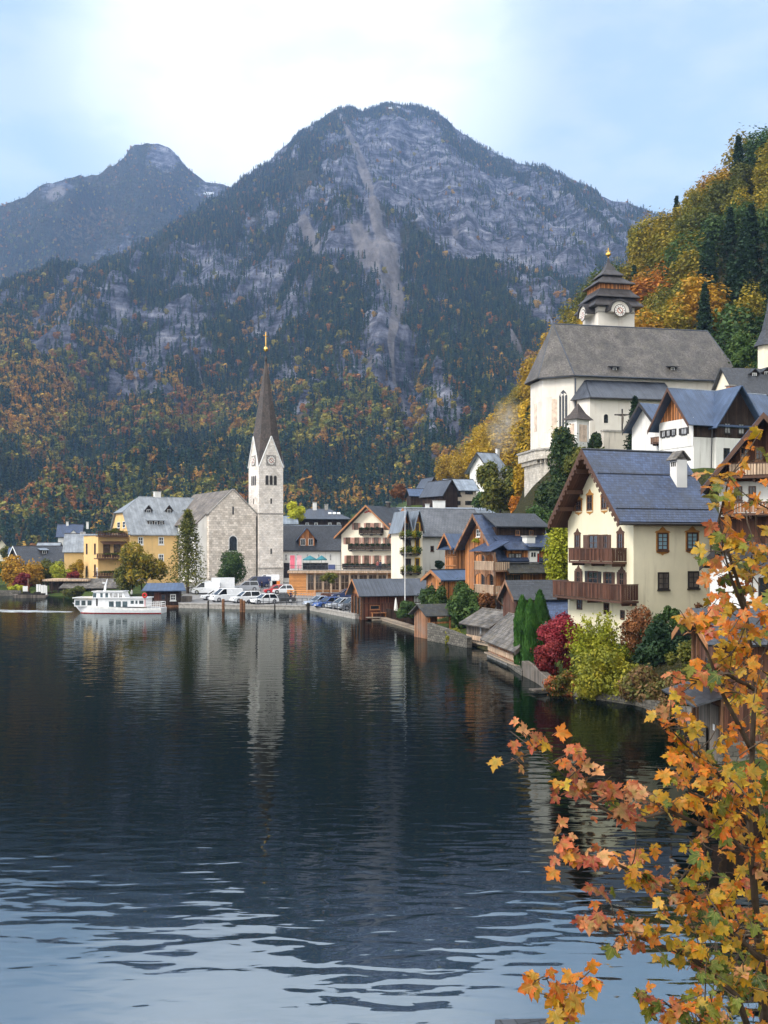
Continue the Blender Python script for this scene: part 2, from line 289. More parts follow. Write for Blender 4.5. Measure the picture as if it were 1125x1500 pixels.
n = NM('ground cover', .95, .1); ng_ = n.n('ShaderNodeNewGeometry'); sx_ = n.n('ShaderNodeSeparateXYZ'); n.l(ng_.outputs['Normal'], sx_.inputs[0]); a = n.noise(n.co(), .5, 5); b = n.noise(n.co(), 5, 5, .7)
lw_ = n.mix(n.mr(n.ma('ADD', n.ma('MULTIPLY', a, .6), n.ma('MULTIPLY', b, .4)), .35, .65), (.028, .048, .012), (.075, .10, .022)); st_ = n.mix(n.mr(b, .35, .65), (.012, .018, .008), (.06, .05, .02)); n.base(n.mix(n.mr(n.ma('ADD', sx_.outputs[2], n.ma('MULTIPLY', n.ma('SUBTRACT', a, .5), .3)), .80, .95), st_, lw_)); n.bump(b, 1.0, .25); grass('soil', (.035, .04, .015), (.09, .08, .04), .4)
# ---------------------------------------------------------------- vegetation builders
def leaf_quads(pos, nrm, size, asp=1.0, jit=.6, rng=RNG):
    n = len(pos); d = nrm + rng.normal(0, jit, (n, 3)); d /= np.linalg.norm(d, axis=1, keepdims=True) + 1e-9
    r = rng.normal(0, 1, (n, 3)); t = np.cross(d, r); t /= np.linalg.norm(t, axis=1, keepdims=True) + 1e-9; b = np.cross(d, t)
    s = (size * rng.uniform(.6, 1.4, n))[:, None]; fold = d * s * rng.uniform(-.25, .25, (n, 1))
    v = np.stack([pos - t * s, pos + b * s * .55 * asp + fold, pos + t * s, pos - b * s * .55 * asp + fold], 1)
    return v.reshape(-1, 3), np.arange(n * 4).reshape(n, 4)
def crown_points(n, wd, dp, ht, lobes, shell=.55, rng=RNG, flat=0.0):
    # lobes of different size fill an ellipsoid; leaves sit in the outer part of each lobe, so gaps stay between them
    c = []; r = []
    for k in range(lobes):
        d = rng.normal(0, 1, 3); d /= np.linalg.norm(d); q = rng.uniform(.25, .78) ** .6
        c.append(d * q * np.array([wd / 2, dp / 2, ht / 2])); r.append(rng.uniform(.22, .42))
    c = np.array(c); r = np.array(r); w_ = r ** 2; k = rng.choice(lobes, n, p=w_ / w_.sum())
    d = rng.normal(0, 1, (n, 3)); d /= np.linalg.norm(d, axis=1, keepdims=True); q = rng.uniform(shell ** 3, 1.12, n) ** (1 / 3)
    off = d * (q * r[k])[:, None] * np.array([wd, dp, ht]) * .62
    st = rng.random(n) < .12; off[st] *= rng.uniform(1.0, 1.55, (st.sum(), 1))
    return c[k] + off, d + np.array([0, 0, .35])
def trunk_mb(h, r, spread, nl=5, rng=random, z0=-.3):
    m = MB(); p = [Vector((0, 0, z0))]; q = [r]
    for k in range(1, 5): p.append(Vector((rng.uniform(-.04, .04) * h, rng.uniform(-.04, .04) * h, z0 + (h - z0) * k / 4))); q.append(r * (1 - .2 * k))
    m.path(p, q, 7)
    for k in range(nl):
        a = 2 * math.pi * (k + rng.random() * .6) / nl; b = p[2 + k % 2]; e = b + Vector((math.cos(a) * spread, math.sin(a) * spread, h * rng.uniform(.2, .5))); mid = b.lerp(e, .5) + Vector((0, 0, .08 * h))
        m.path([b, mid, e], [r * .5, r * .32, r * .1], 5)
    return m
def bush(name, label, cat, x, yb, Y, wpx, hpx, leaf, n=4000, ls=.16, lobes=14, stem='trunk', crown='crown', base=.12, depth=None, group=None, jit=.6, up=0, seed=None, fan=0):
    rng = np.random.default_rng(seed if seed is not None else int(x * 7 + yb)); s = Y / F; wd, ht = wpx * s, hpx * s
    root = empty(name, P(x, yb, Y), 0, label, cat, group)
    cz = ht * (base + 1) / 2; ch = ht * (1 - base)
    if fan:                                   # upright sprays fanning out of the base
        k = 60; a = rng.uniform(0, 2 * np.pi, k); q = rng.uniform(.1, 1, k) ** .7; L = rng.uniform(.45, 1, k) * (1 - .3 * q); t = rng.uniform(.12, 1, (k, n // k)); rad = q[:, None] * t ** 1.3 * wd / 2 * 1.05
        pos = np.stack([rad * np.cos(a)[:, None], rad * np.sin(a)[:, None] * .8, L[:, None] * t * ht], 2).reshape(-1, 3) + rng.normal(0, .03 * wd, (k * (n // k), 3)); nr = rng.normal(0, 1, pos.shape) + np.array([0, 0, .5])
    else:
        pos, nr = crown_points(n, wd, depth or wd * .9, ch, lobes, rng=rng); pos[:, 2] += cz
        pos[:, 2] = np.maximum(pos[:, 2], ht * base * .5 + .02)
    v, f = leaf_quads(pos, nr, ls, jit=jit, rng=rng); mesh_np(crown, v, f, 'leaf ' + leaf, root)
    trunk_mb(ht * .62, max(.04, ht * .018), wd * .28, 6).build(stem, 'bark', root)
    return root
def conifer_np(h, rad, n, ls, droop=.25, gap=.0, rng=RNG, z0=.08):
    nb = n // 14; z = rng.uniform(0, 1, nb) ** .85 * (1 - z0) + z0; a = rng.uniform(0, 2 * np.pi, nb); L = rad * (1 - z) ** .85 * rng.uniform(.55, 1.1, nb) + rad * .05
    t = rng.uniform(.15, 1, (nb, 14)); x = L[:, None] * t; pos = np.stack([x * np.cos(a)[:, None], x * np.sin(a)[:, None], z[:, None] * h - droop * x * t + rng.normal(0, .05 * rad, x.shape)], 2).reshape(-1, 3)
    pos[:, :2] += rng.normal(0, .05 * rad, (len(pos), 2)); nr = np.stack([np.repeat(np.cos(a), 14) * .4, np.repeat(np.sin(a), 14) * .4, np.full(len(pos), .8)], 1)
    return leaf_quads(pos, nr, ls, .8, .45, rng)
def conifer(name, label, cat, x, yb, Y, wpx, hpx, leaf, n=3500, ls=.22, droop=.3, group=None, z0=.06):
    s = Y / F; root = empty(name, P(x, yb, Y), 0, label, cat, group); v, f = conifer_np(hpx * s, wpx * s / 2, n, ls, droop, rng=np.random.default_rng(int(x * 3 + yb)), z0=z0)
    mesh_np('crown', v, f, 'leaf ' + leaf, root); m = MB(); m.tube((0, 0, -.4), (0, 0, hpx * s * .96), hpx * s * .016 + .05, .02); m.build('trunk', 'bark', root); return root
def column_tree(name, label, x, yb, Y, wpx, hpx, group=None):
    rng = np.random.default_rng(int(x)); s = Y / F; h, r = hpx * s, wpx * s / 2; root = empty(name, P(x, yb, Y), 0, label, 'conifer', group); n = 7000
    z = rng.uniform(0, 1, n); prof = np.minimum(1, (1 - z) * 3.0) ** .62 * np.minimum(1, .7 + z * 2.2); a = rng.uniform(0, 2 * np.pi, n); bumpy = .74 + .36 * vn(a * 2.2 + 50, z * 4, int(x) % 97); q = prof * r * bumpy * rng.uniform(.55, 1.0, n) ** .4
    pos = np.stack([q * np.cos(a), q * np.sin(a), z * h], 1); up = np.stack([np.cos(a) * .9, np.sin(a) * .9, np.full(n, .25)], 1); d = up + rng.normal(0, .35, (n, 3)); d /= np.linalg.norm(d, axis=1, keepdims=True)
    t = np.array([0, 0, 1.]) + d * .25 + rng.normal(0, .15, (n, 3)); b = np.cross(d, t); b /= np.linalg.norm(b, axis=1, keepdims=True); sz = rng.uniform(.09, .24, (n, 1))
    v = np.stack([pos - t * sz, pos + b * sz * .4, pos + t * sz * 1.2, pos - b * sz * .4], 1).reshape(-1, 3); mesh_np('crown', v, np.arange(n * 4).reshape(n, 4), 'leaf thuja', root)
    m = MB(); m.tube((0, 0, -.3), (0, 0, h * .8), .12, .03); m.build('trunk', 'bark', root); return root
# ---------------------------------------------------------------- water
n = NM('water', .03, .5)
n.base((.0008, .0025, .0023)); n.b.inputs['IOR'].default_value = 1.33; n.b.inputs['Specular IOR Level'].default_value = 0
gl_ = n.n('ShaderNodeBsdfGlossy'); gl_.inputs['Roughness'].default_value = .02; gl_.inputs['Color'].default_value = (.88, .96, .97, 1); fz_ = n.n('ShaderNodeFresnel'); fz_.inputs[0].default_value = 1.36
wv1 = n.noise(n.co('Object', (.7, 1.75, 1)), 1.0, 1.5, .4, .3); wv2 = n.noise(n.co('Object', (2.6, 4.6, 1)), 1.0, 3, .5, .3); wv3 = n.noise(n.co('Object', (.05, .09, 1)), 1.0, 3)
cd = n.n('ShaderNodeSeparateXYZ'); n.l(n.co(), cd.inputs[0]); far = n.mr(cd.outputs[1], 22, 70, 0, 1)
hgt = n.ma('ADD', n.ma('MULTIPLY', wv1, 1.0), n.ma('MULTIPLY', n.ma('MULTIPLY', wv2, n.mr(wv3, .35, .65, .15, 1)), n.ma('ADD', .035, n.ma('MULTIPLY', far, .22))))
bn = n.bump(hgt, 1.0, .019); n.l(bn.outputs[0], gl_.inputs['Normal']); n.l(bn.outputs[0], fz_.inputs['Normal'])
mw = n.n('ShaderNodeMixShader'); n.l(n.ma('MAXIMUM', n.ma('SUBTRACT', n.ma('MULTIPLY', fz_.outputs[0], .82), .11), n.mr(fz_.outputs[0], .10, .24, .40, .17)), mw.inputs[0]); n.l(n.b.outputs[0], mw.inputs[1]); n.l(gl_.outputs[0], mw.inputs[2]); n.l(mw.outputs[0], n.t.nodes['Material Output'].inputs['Surface'])
me = bpy.data.meshes.new('water'); X0, X1, Y0, Y1 = -900, 300, -60, 700
me.from_pydata([(X0, Y0, 0), (X1, Y0, 0), (X1, Y1, 0), (X0, Y1, 0)], [], [(0, 1, 2, 3)]); me.materials.append(M['water'])
o = bpy.data.objects.new('water', me); COL.objects.link(o); tag(o, 'dark rippled lake water mirroring the mountain and the sky', 'water', None, 'structure')
# wake: a trail of foam behind the ferry
n = NM('foam', .6, .3); n.base((.6, .63, .65)); f_ = n.noise(n.co('Object', (.35, 1.6, 1)), 1.6, 5, .65); n.put(n.b.inputs['Alpha'], n.ma('MULTIPLY', n.mr(f_, .40, .58), .85))
# ---------------------------------------------------------------- mountains
n = NM('mountain', .95, .1)
at = n.n('ShaderNodeAttribute', attribute_name='zones'); sp = n.n('ShaderNodeSeparateColor'); n.l(at.outputs['Color'], sp.inputs[0])
o1 = n.co('Object', (1, .6, 1)); big = n.noise(o1, .012, 8, .62); strat = n.noise(n.co('Object', (.012, .008, .055)), 1.0, 7, .68, .4); vert = n.noise(n.co('Object', (.045, .02, .008)), 1.0, 7, .7, .5); fine = n.noise(o1, .09, 5, .7)
rk = n.ramp(n.ma('ADD', n.ma('MULTIPLY', strat, .5), n.ma('MULTIPLY', vert, .5)), [(.03, .034, .05, .42), (.085, .09, .125, .475), (.19, .195, .24, .54), (.44, .43, .46, .64)])
rk = n.val(rk, n.mr(fine, .3, .7, .7, 1.3)); fl = n.ramp(n.ma('ADD', n.ma('MULTIPLY', big, .5), n.ma('MULTIPLY', fine, .5)), [(.018, .028, .016, .35), (.045, .045, .022, .5), (.10, .075, .04, .65)])
sc_ = n.val((.25, .228, .226), n.mr(n.noise(n.co('Object', (.06, .012, .02)), 1.0, 6, .7), .3, .7, .6, 1.25)); md = n.val((.17, .125, .06), n.mr(fine, .3, .7, .6, 1.4))
k = n.mix(n.mr(n.ma('ADD', sp.outputs[0], n.ma('MULTIPLY', n.ma('SUBTRACT', fine, .5), .7)), .38, .62), fl, rk); k = n.mix(n.mr(n.ma('ADD', sp.outputs[1], n.ma('MULTIPLY', n.ma('SUBTRACT', big, .5), .5)), .35, .65), k, sc_)
k = n.mix(n.mr(n.ma('ADD', sp.outputs[2], n.ma('MULTIPLY', n.ma('SUBTRACT', fine, .5), .8)), .4, .6), k, md); k = n.mix(n.mr(n.ma('ADD', at.outputs['Alpha'], n.ma('MULTIPLY', n.ma('SUBTRACT', fine, .5), .6)), .5, .6), k, (.85, .87, .9)); n.base(k)
n.bump(n.ma('ADD', n.ma('ADD', n.ma('MULTIPLY', strat, 1.4), vert), n.ma('MULTIPLY', fine, .5)), 1.0, 30)
def seg_dist(x, y, pts):
    d = np.full(x.shape, 1e9)
    for (ax, ay, aw), (bx, by, bw) in zip(pts, pts[1:]):
        t = np.clip(((x - ax) * (bx - ax) + (y - ay) * (by - ay)) / ((bx - ax) ** 2 + (by - ay) ** 2), 0, 1); d = np.minimum(d, np.hypot(x - ax - t * (bx - ax), y - ay - t * (by - ay)) / (aw + t * (bw - aw)))
    return d
def gs(x, y, cx, cy, rx, ry, rot=0):
    c, s = math.cos(R(rot)), math.sin(R(rot)); dx, dy = x - cx, y - cy; a, b = (dx * c + dy * s) / rx, (-dx * s + dy * c) / ry
    return np.exp(-(a * a + b * b))
def mountain(name, label, ridge, dist, base_d, nx, ny, x0, x1, power, amp, zone, seed, back=60):
    xs = np.linspace(x0, x1, nx); rp = np.array(ridge, float); yr = np.interp(xs, rp[:, 0], rp[:, 1]); ker = np.hanning(7); ker /= ker.sum()
    yr = np.convolve(np.pad(yr, 3, 'edge'), ker, 'valid'); yr = yr + (fbm(xs / 16, xs * 0 + seed, 4, seed) - .5) * 9
    dp = np.array(dist, float); Dr = np.interp(xs, dp[:, 0], dp[:, 1]); Db = np.full(nx, float(base_d))
    ts = np.concatenate([np.linspace(0, 1, ny), np.linspace(1.02, 1.35, 8)])[:, None]; k = ((xs - CX) / F)[None, :]
    Zr = HC + (HY - yr) / F * Dr; Y = Db + (Dr - Db) * ts; Z = 2 + (Zr - 2) * np.where(ts <= 1, np.minimum(ts, 1) ** power, 1 - (ts - 1) * 1.6); X = k * Y
    tp = sst(0, .12, ts) * (1 - .9 * sst(.8, 1, ts))
    wx = X + 60 * (fbm(X / 300, Y / 300, 3, seed + 9) - .5); g1 = fbm(wx / 240, Y / 1000, 4, seed, True); g2 = fbm(wx / 85, Y / 210, 4, seed + 3, True); g3 = fbm(X / 26, Y / 40, 4, seed + 5)
    led = np.abs(((Z + 40 * fbm(X / 200, Y / 200, 3, seed + 2)) / 70) % 1 - .5) * 2
    Z = Z + tp * amp * ((g1 - .55) * 1.5 + (g2 - .5) * .5 + (g3 - .5) * .16 + (led - .5) * .08) + (1 - tp) * (g3 - .5) * 8 * sst(.05, .2, ts)
    px = CX + X / Y * F; py = HY - (Z - HC) / Y * F
    forest, rock, scree, mead, snow = zone(px, py, X, Y, Z, ts + 0 * X)
    v = np.stack([X, Y + 0 * X, Z], 2); nr_ = len(ts); i = (np.arange(nr_ - 1)[:, None] * nx + np.arange(nx - 1)[None, :]).ravel(); f = np.stack([i, i + 1, i + nx + 1, i + nx], 1)
    o = mesh_np(name, v.reshape(-1, 3), f, 'mountain', None, True); tag(o, label, 'mountain', None, 'structure')
    ca = o.data.color_attributes.new('zones', 'FLOAT_COLOR', 'POINT'); ca.data.foreach_set('color', np.stack([rock, scree, mead, snow], 2).astype(np.float32).ravel())
    return v[:ny], forest[:ny], px[:ny], py[:ny]
def zone_main(px, py, X, Y, Z, ts):
    nz = fbm(X / 120, Y / 160, 5, 31); nf = fbm(X / 40, Y / 60, 4, 37); vs = fbm(X / 50, Y / 300, 5, 41, True)
    rb = 1.15 * gs(px, py, 600, 235, 105, 85) + .75 * gs(px, py, 560, 370, 75, 95) + .8 * gs(px, py, 715, 320, 85, 60) + .9 * gs(px, py, 770, 470, 60, 70, 55) + .6 * gs(px, py, 880, 370, 90, 60)
    rb += .75 * gs(px, py, 420, 565, 75, 32) + .6 * gs(px, py, 345, 400, 80, 24, 8) + .55 * gs(px, py, 310, 510, 70, 16, -6) + .5 * gs(px, py, 535, 630, 60, 22) + .55 * gs(px, py, 470, 330, 40, 70, -25) + .4 * gs(px, py, 400, 475, 60, 30) + .55 * gs(px, py, 600, 560, 45, 110, -18) + .35 * gs(px, py, 200, 560, 60, 30) + .5 * gs(px, py, 655, 600, 30, 70, -20)
    rb -= 1.1 * np.exp(-seg_dist(px, py, [(560, 295, 22), (625, 380, 34), (700, 430, 30), (770, 500, 30), (790, 520, 10)]) ** 2) + .5 * gs(px, py, 360, 320, 90, 60, -30) + .7 * gs(px, py, 500, 200, 30, 40) + .8 * gs(px, py, 620, 160, 90, 9) + .6 * gs(px, py, 720, 235, 100, 14, 28) + .5 * gs(px, py, 640, 300, 20, 40) + .6 * gs(px, py, 500, 440, 50, 60, -30) + .5 * gs(px, py, 690, 560, 50, 60)
    rb -= .6 * sst(600, 720, py)
    rock = np.clip(.12 + .22 * sst(650, 520, py) + rb + (nz - .5) * 1.7 + (vs - .5) * 1.5 + (nf - .5) * .9, 0, 1)
    gul = np.exp(-seg_dist(px, py, [(497, 168, 3), (520, 215, 6), (542, 275, 6), (556, 335, 13), (575, 395, 13), (586, 440, 9), (572, 500, 5), (578, 560, 5), (596, 610, 4), (622, 650, 3.5), (640, 690, 3)]) ** 2)
    gul = np.maximum(gul, .8 * np.exp(-seg_dist(px, py, [(520, 330, 16), (548, 380, 24), (580, 425, 10)]) ** 2)); gul = np.maximum(gul, .8 * np.exp(-seg_dist(px, py, [(440, 320, 8), (470, 380, 12), (495, 400, 4)]) ** 2)); gul = np.maximum(gul, .9 * np.exp(-seg_dist(px, py, [(288, 535, 3), (298, 575, 3), (305, 640, 4)]) ** 2))
    gul = np.maximum(gul, .7 * np.exp(-seg_dist(px, py, [(588, 445, 4), (610, 470, 4), (628, 490, 2)]) ** 2)); gul = np.maximum(gul, .75 * np.exp(-seg_dist(px, py, [(745, 480, 5), (760, 520, 12), (775, 540, 6)]) ** 2)); gul = np.maximum(gul, .6 * np.exp(-seg_dist(px, py, [(195, 540, 3), (205, 590, 3), (198, 620, 3)]) ** 2))
    gul = np.maximum(gul, .7 * np.exp(-seg_dist(px, py, [(665, 320, 7), (668, 350, 8)]) ** 2)); st_ = fbm(X / 16, Y / 120, 4, 47); scree = np.clip(gul * .9 + ((nf - .5) * .7 + (st_ - .5) * 1.3) * sst(.03, .25, gul), 0, 1)
    mead = np.clip(.95 * gs(px, py, 440, 622, 34, 18, -10) + .5 * gs(px, py, 470, 660, 20, 40) + .45 * gs(px, py, 545, 520, 40, 50) + .4 * gs(px, py, 520, 680, 60, 30) + .35 * gs(px, py, 780, 340, 60, 40), 0, 1)
    snow = np.clip(1.1 * gs(px, py, 790, 243, 22, 4, 20) + .9 * gs(px, py, 572, 157, 22, 3), 0, 1)
    forest = np.clip(1.12 - 1.2 * rock, .05, 1) * (.62 + .38 * sst(300, 560, py)) * (1 - .97 * sst(.25, .6, scree)) * (1 - .8 * mead) * np.where(py < 150, 0, 1); forest *= sst(.30, .55, fbm(X / 70, Y / 110, 4, 43) + .22 * (py > 380) + .2 * (py > 560)) * .9 + .1
    return forest, rock, scree, mead, snow
def zone_back(px, py, X, Y, Z, ts):
    nz = fbm(X / 220, Y / 260, 5, 51); nf = fbm(X / 60, Y / 90, 4, 52); vs = fbm(X / 80, Y / 600, 4, 53, True)
    rb = .65 * gs(px, py, 235, 228, 45, 26) + .6 * gs(px, py, 85, 280, 35, 18, -25) + .35 * gs(px, py, 300, 280, 40, 25) + .4 * gs(px, py, 60, 450, 70, 40)
    rock = np.clip(.1 + rb + (nz - .5) * 1.2 + (vs - .5) * .5 + (nf - .5) * .4, 0, 1); scree = np.clip(.9 * gs(px, py, 82, 283, 20, 12, -25), 0, 1); mead = np.clip(.5 * gs(px, py, 130, 330, 110, 50, -20), 0, 1); snow = .9 * gs(px, py, 305, 283, 12, 3)
    return np.clip(1.0 - 1.15 * rock, .04, 1) * (1 - .5 * sst(.4, .8, scree)), rock, scree, mead, snow
mv, mf, mpx, mpy = mountain('mountain', 'huge rocky mountain with a pale scree gully rising behind the village', [(-900, 690), (-500, 600), (-200, 520), (0, 455), (100, 412), (180, 372), (270, 320), (340, 275), (375, 250), (420, 215), (450, 190), (472, 174), (497, 159), (515, 160), (530, 164), (545, 157), (575, 153), (600, 154), (625, 160), (650, 172), (680, 198), (720, 222), (765, 243), (785, 240), (800, 244), (850, 268), (900, 296), (950, 312), (1000, 322), (1125, 345), (1300, 380), (1700, 450)],
    [(-900, 1300), (0, 1500), (180, 1800), (340, 2100), (470, 2550), (590, 2750), (790, 2650), (1125, 2300), (1700, 2000)], 560, 760, 520, -600, 1500, 1.22, 105, zone_main, 3)
bv, bf, bpx, bpy_ = mountain('mountain', 'hazy blue wooded mountain with a blunt rocky summit behind the nearer slope', [(-900, 480), (-400, 400), (-150, 345), (0, 306), (30, 290), (62, 270), (95, 262), (122, 257), (150, 254), (178, 238), (190, 220), (200, 211), (218, 208), (232, 209), (245, 216), (262, 232), (285, 255), (300, 267), (330, 272), (380, 292), (480, 330), (700, 420), (1000, 500)],
    [(-900, 2700), (0, 2800), (220, 3100), (480, 3300), (1000, 3300)], 1700, 420, 300, -700, 800, 1.1, 150, zone_back, 13)
# forest on the slopes: one mass of trees, scattered as instances
n = NM('forest tree', .8, .15); a_ = n.n('ShaderNodeAttribute', attribute_name='tint', attribute_type='INSTANCER'); g_ = n.n('ShaderNodeNewGeometry'); n.base(n.val(a_.outputs['Color'], n.mr(g_.outputs['Random Per Island'], 0, 1, .8, 1.7, 'LINEAR')))
protos = bpy.data.collections.new('forest_kinds')
def proto(i, v, f):
    o = mesh_np('tree_kind_%d' % i, v, f, 'forest tree'); COL.objects.unlink(o); protos.objects.link(o)
for i in range(3):
    rng = np.random.default_rng(i); proto(i, *conifer_np(1.0, .17 + .02 * i, 420, .05, .5, rng=rng, z0=.04))
for i in range(3):
    rng = np.random.default_rng(20 + i); p_, q_ = crown_points(420, .75, .75, .85, 9, .5, rng); p_[:, 2] += .52; proto(3 + i, *leaf_quads(p_, q_, .075, 1, .6, rng))
def forest(name, label, v, f, px, py, count, seed, autumn):
    rng = np.random.default_rng(seed); e1 = v[1:, :-1] - v[:-1, :-1]; e2 = v[:-1, 1:] - v[:-1, :-1]; A = np.linalg.norm(np.cross(e1, e2), axis=2)
    wgt = A * f[:-1, :-1] * ((px[:-1, :-1] > -130) & (px[:-1, :-1] < 1260) & (py[:-1, :-1] < 840)); p = wgt.ravel() / wgt.sum(); k = rng.choice(p.size, count, p=p); i, j = np.unravel_index(k, wgt.shape)
    a, b = rng.random((2, count, 1)); pos = v[i, j] + e1[i, j] * a + e2[i, j] * b; qx, qy = px[i, j], py[i, j]
    pa = autumn(qx, qy, pos, rng); br = rng.random(count) < pa; idx = np.where(br, 3 + rng.integers(0, 3, count), rng.integers(0, 3, count)); hs = np.where(br, rng.uniform(7, 12.5, count), rng.uniform(6, 14.5, count)) * np.clip(1.12 - .00028 * np.maximum(pos[:, 2], 0), .5, 1.1)
    con = np.array([(.014, .038, .032), (.025, .058, .038), (.046, .08, .042), (.018, .05, .045), (.062, .08, .034)]); lar = np.array([(.12, .085, .034), (.085, .08, .034)]); aut = np.array([(.30, .145, .022), (.25, .15, .024), (.22, .11, .022), (.20, .165, .024), (.10, .11, .024), (.20, .085, .022), (.15, .135, .024), (.32, .19, .025)])
    cl = vn(pos[:, 0] / 45, pos[:, 1] / 60, 77); ai = np.clip(((cl * .75 + rng.random(count) * .25) * len(aut)).astype(int), 0, len(aut) - 1); c = np.where(br[:, None], aut[ai], con[rng.integers(0, 5, count)]); lz = (~br) & (rng.random(count) < .05 + .12 * sst(250, 600, pos[:, 2])); c = np.where(lz[:, None], lar[rng.integers(0, 2, count)], c); c = c * rng.uniform(.85, 1.15, (count, 1))
    me = bpy.data.meshes.new(name); me.vertices.add(count); pos[:, 2] -= .6; me.vertices.foreach_set('co', pos.astype(np.float32).ravel())
    for nm, ty, dat in (('kind_index', 'INT', idx.astype(np.int32)), ('height', 'FLOAT', hs.astype(np.float32)), ('turn', 'FLOAT', rng.uniform(0, 6.28, count).astype(np.float32))): me.attributes.new(nm, ty, 'POINT').data.foreach_set('value', dat)
    me.attributes.new('tint', 'FLOAT_COLOR', 'POINT').data.foreach_set('color', np.concatenate([c, np.ones((count, 1))], 1).astype(np.float32).ravel())
    o = bpy.data.objects.new(name, me); COL.objects.link(o); tag(o, label, 'forest', None, 'stuff'); mo = o.modifiers.new('scatter', 'NODES'); mo.node_group = GN; return o
GN = bpy.data.node_groups.new('scatter', 'GeometryNodeTree'); GN.interface.new_socket('Geometry', in_out='INPUT', socket_type='NodeSocketGeometry'); GN.interface.new_socket('Geometry', in_out='OUTPUT', socket_type='NodeSocketGeometry')
gi, go = GN.nodes.new('NodeGroupInput'), GN.nodes.new('NodeGroupOutput'); ci = GN.nodes.new('GeometryNodeCollectionInfo'); ci.inputs[0].default_value = protos; ci.inputs['Separate Children'].default_value = True; ci.inputs['Reset Children'].default_value = True
ip = GN.nodes.new('GeometryNodeInstanceOnPoints'); ip.inputs['Pick Instance'].default_value = True
def gna(nm, ty):
    q = GN.nodes.new('GeometryNodeInputNamedAttribute'); q.data_type = ty; q.inputs['Name'].default_value = nm; return q.outputs['Attribute']
cx_ = GN.nodes.new('ShaderNodeCombineXYZ'); GN.links.new(gna('turn', 'FLOAT'), cx_.inputs[2]); GN.links.new(gi.outputs[0], ip.inputs['Points']); GN.links.new(ci.outputs[0], ip.inputs['Instance']); GN.links.new(gna('kind_index', 'INT'), ip.inputs['Instance Index']); GN.links.new(cx_.outputs[0], ip.inputs['Rotation']); GN.links.new(gna('height', 'FLOAT'), ip.inputs['Scale']); GN.links.new(ip.outputs[0], go.inputs[0])
def aut_main(x, y, p, rng): return np.clip(.03 + .06 * sst(440, 600, y) + .5 * sst(500, 640, y) * sst(.51, .62, fbm(p[:, 0] / 70, p[:, 1] / 95, 3, 5)) + .3 * gs(x, y, 60, 540, 110, 80) + .3 * gs(x, y, 150, 630, 160, 30) - .5 * gs(x, y, 230, 700, 150, 40) - .6 * gs(x, y, 500, 700, 110, 50), .03, .85)
def aut_back(x, y, p, rng): return np.clip(.10 + .25 * gs(x, y, 60, 460, 120, 60), .02, .5)
forest('slope_forest', 'mixed conifer and autumn forest covering the big mountain', mv, mf, mpx, mpy, 150000, 3, aut_main)
forest('slope_forest', 'bluish forest on the far left mountain', bv, bf, bpx, bpy_, 40000, 4, aut_back)
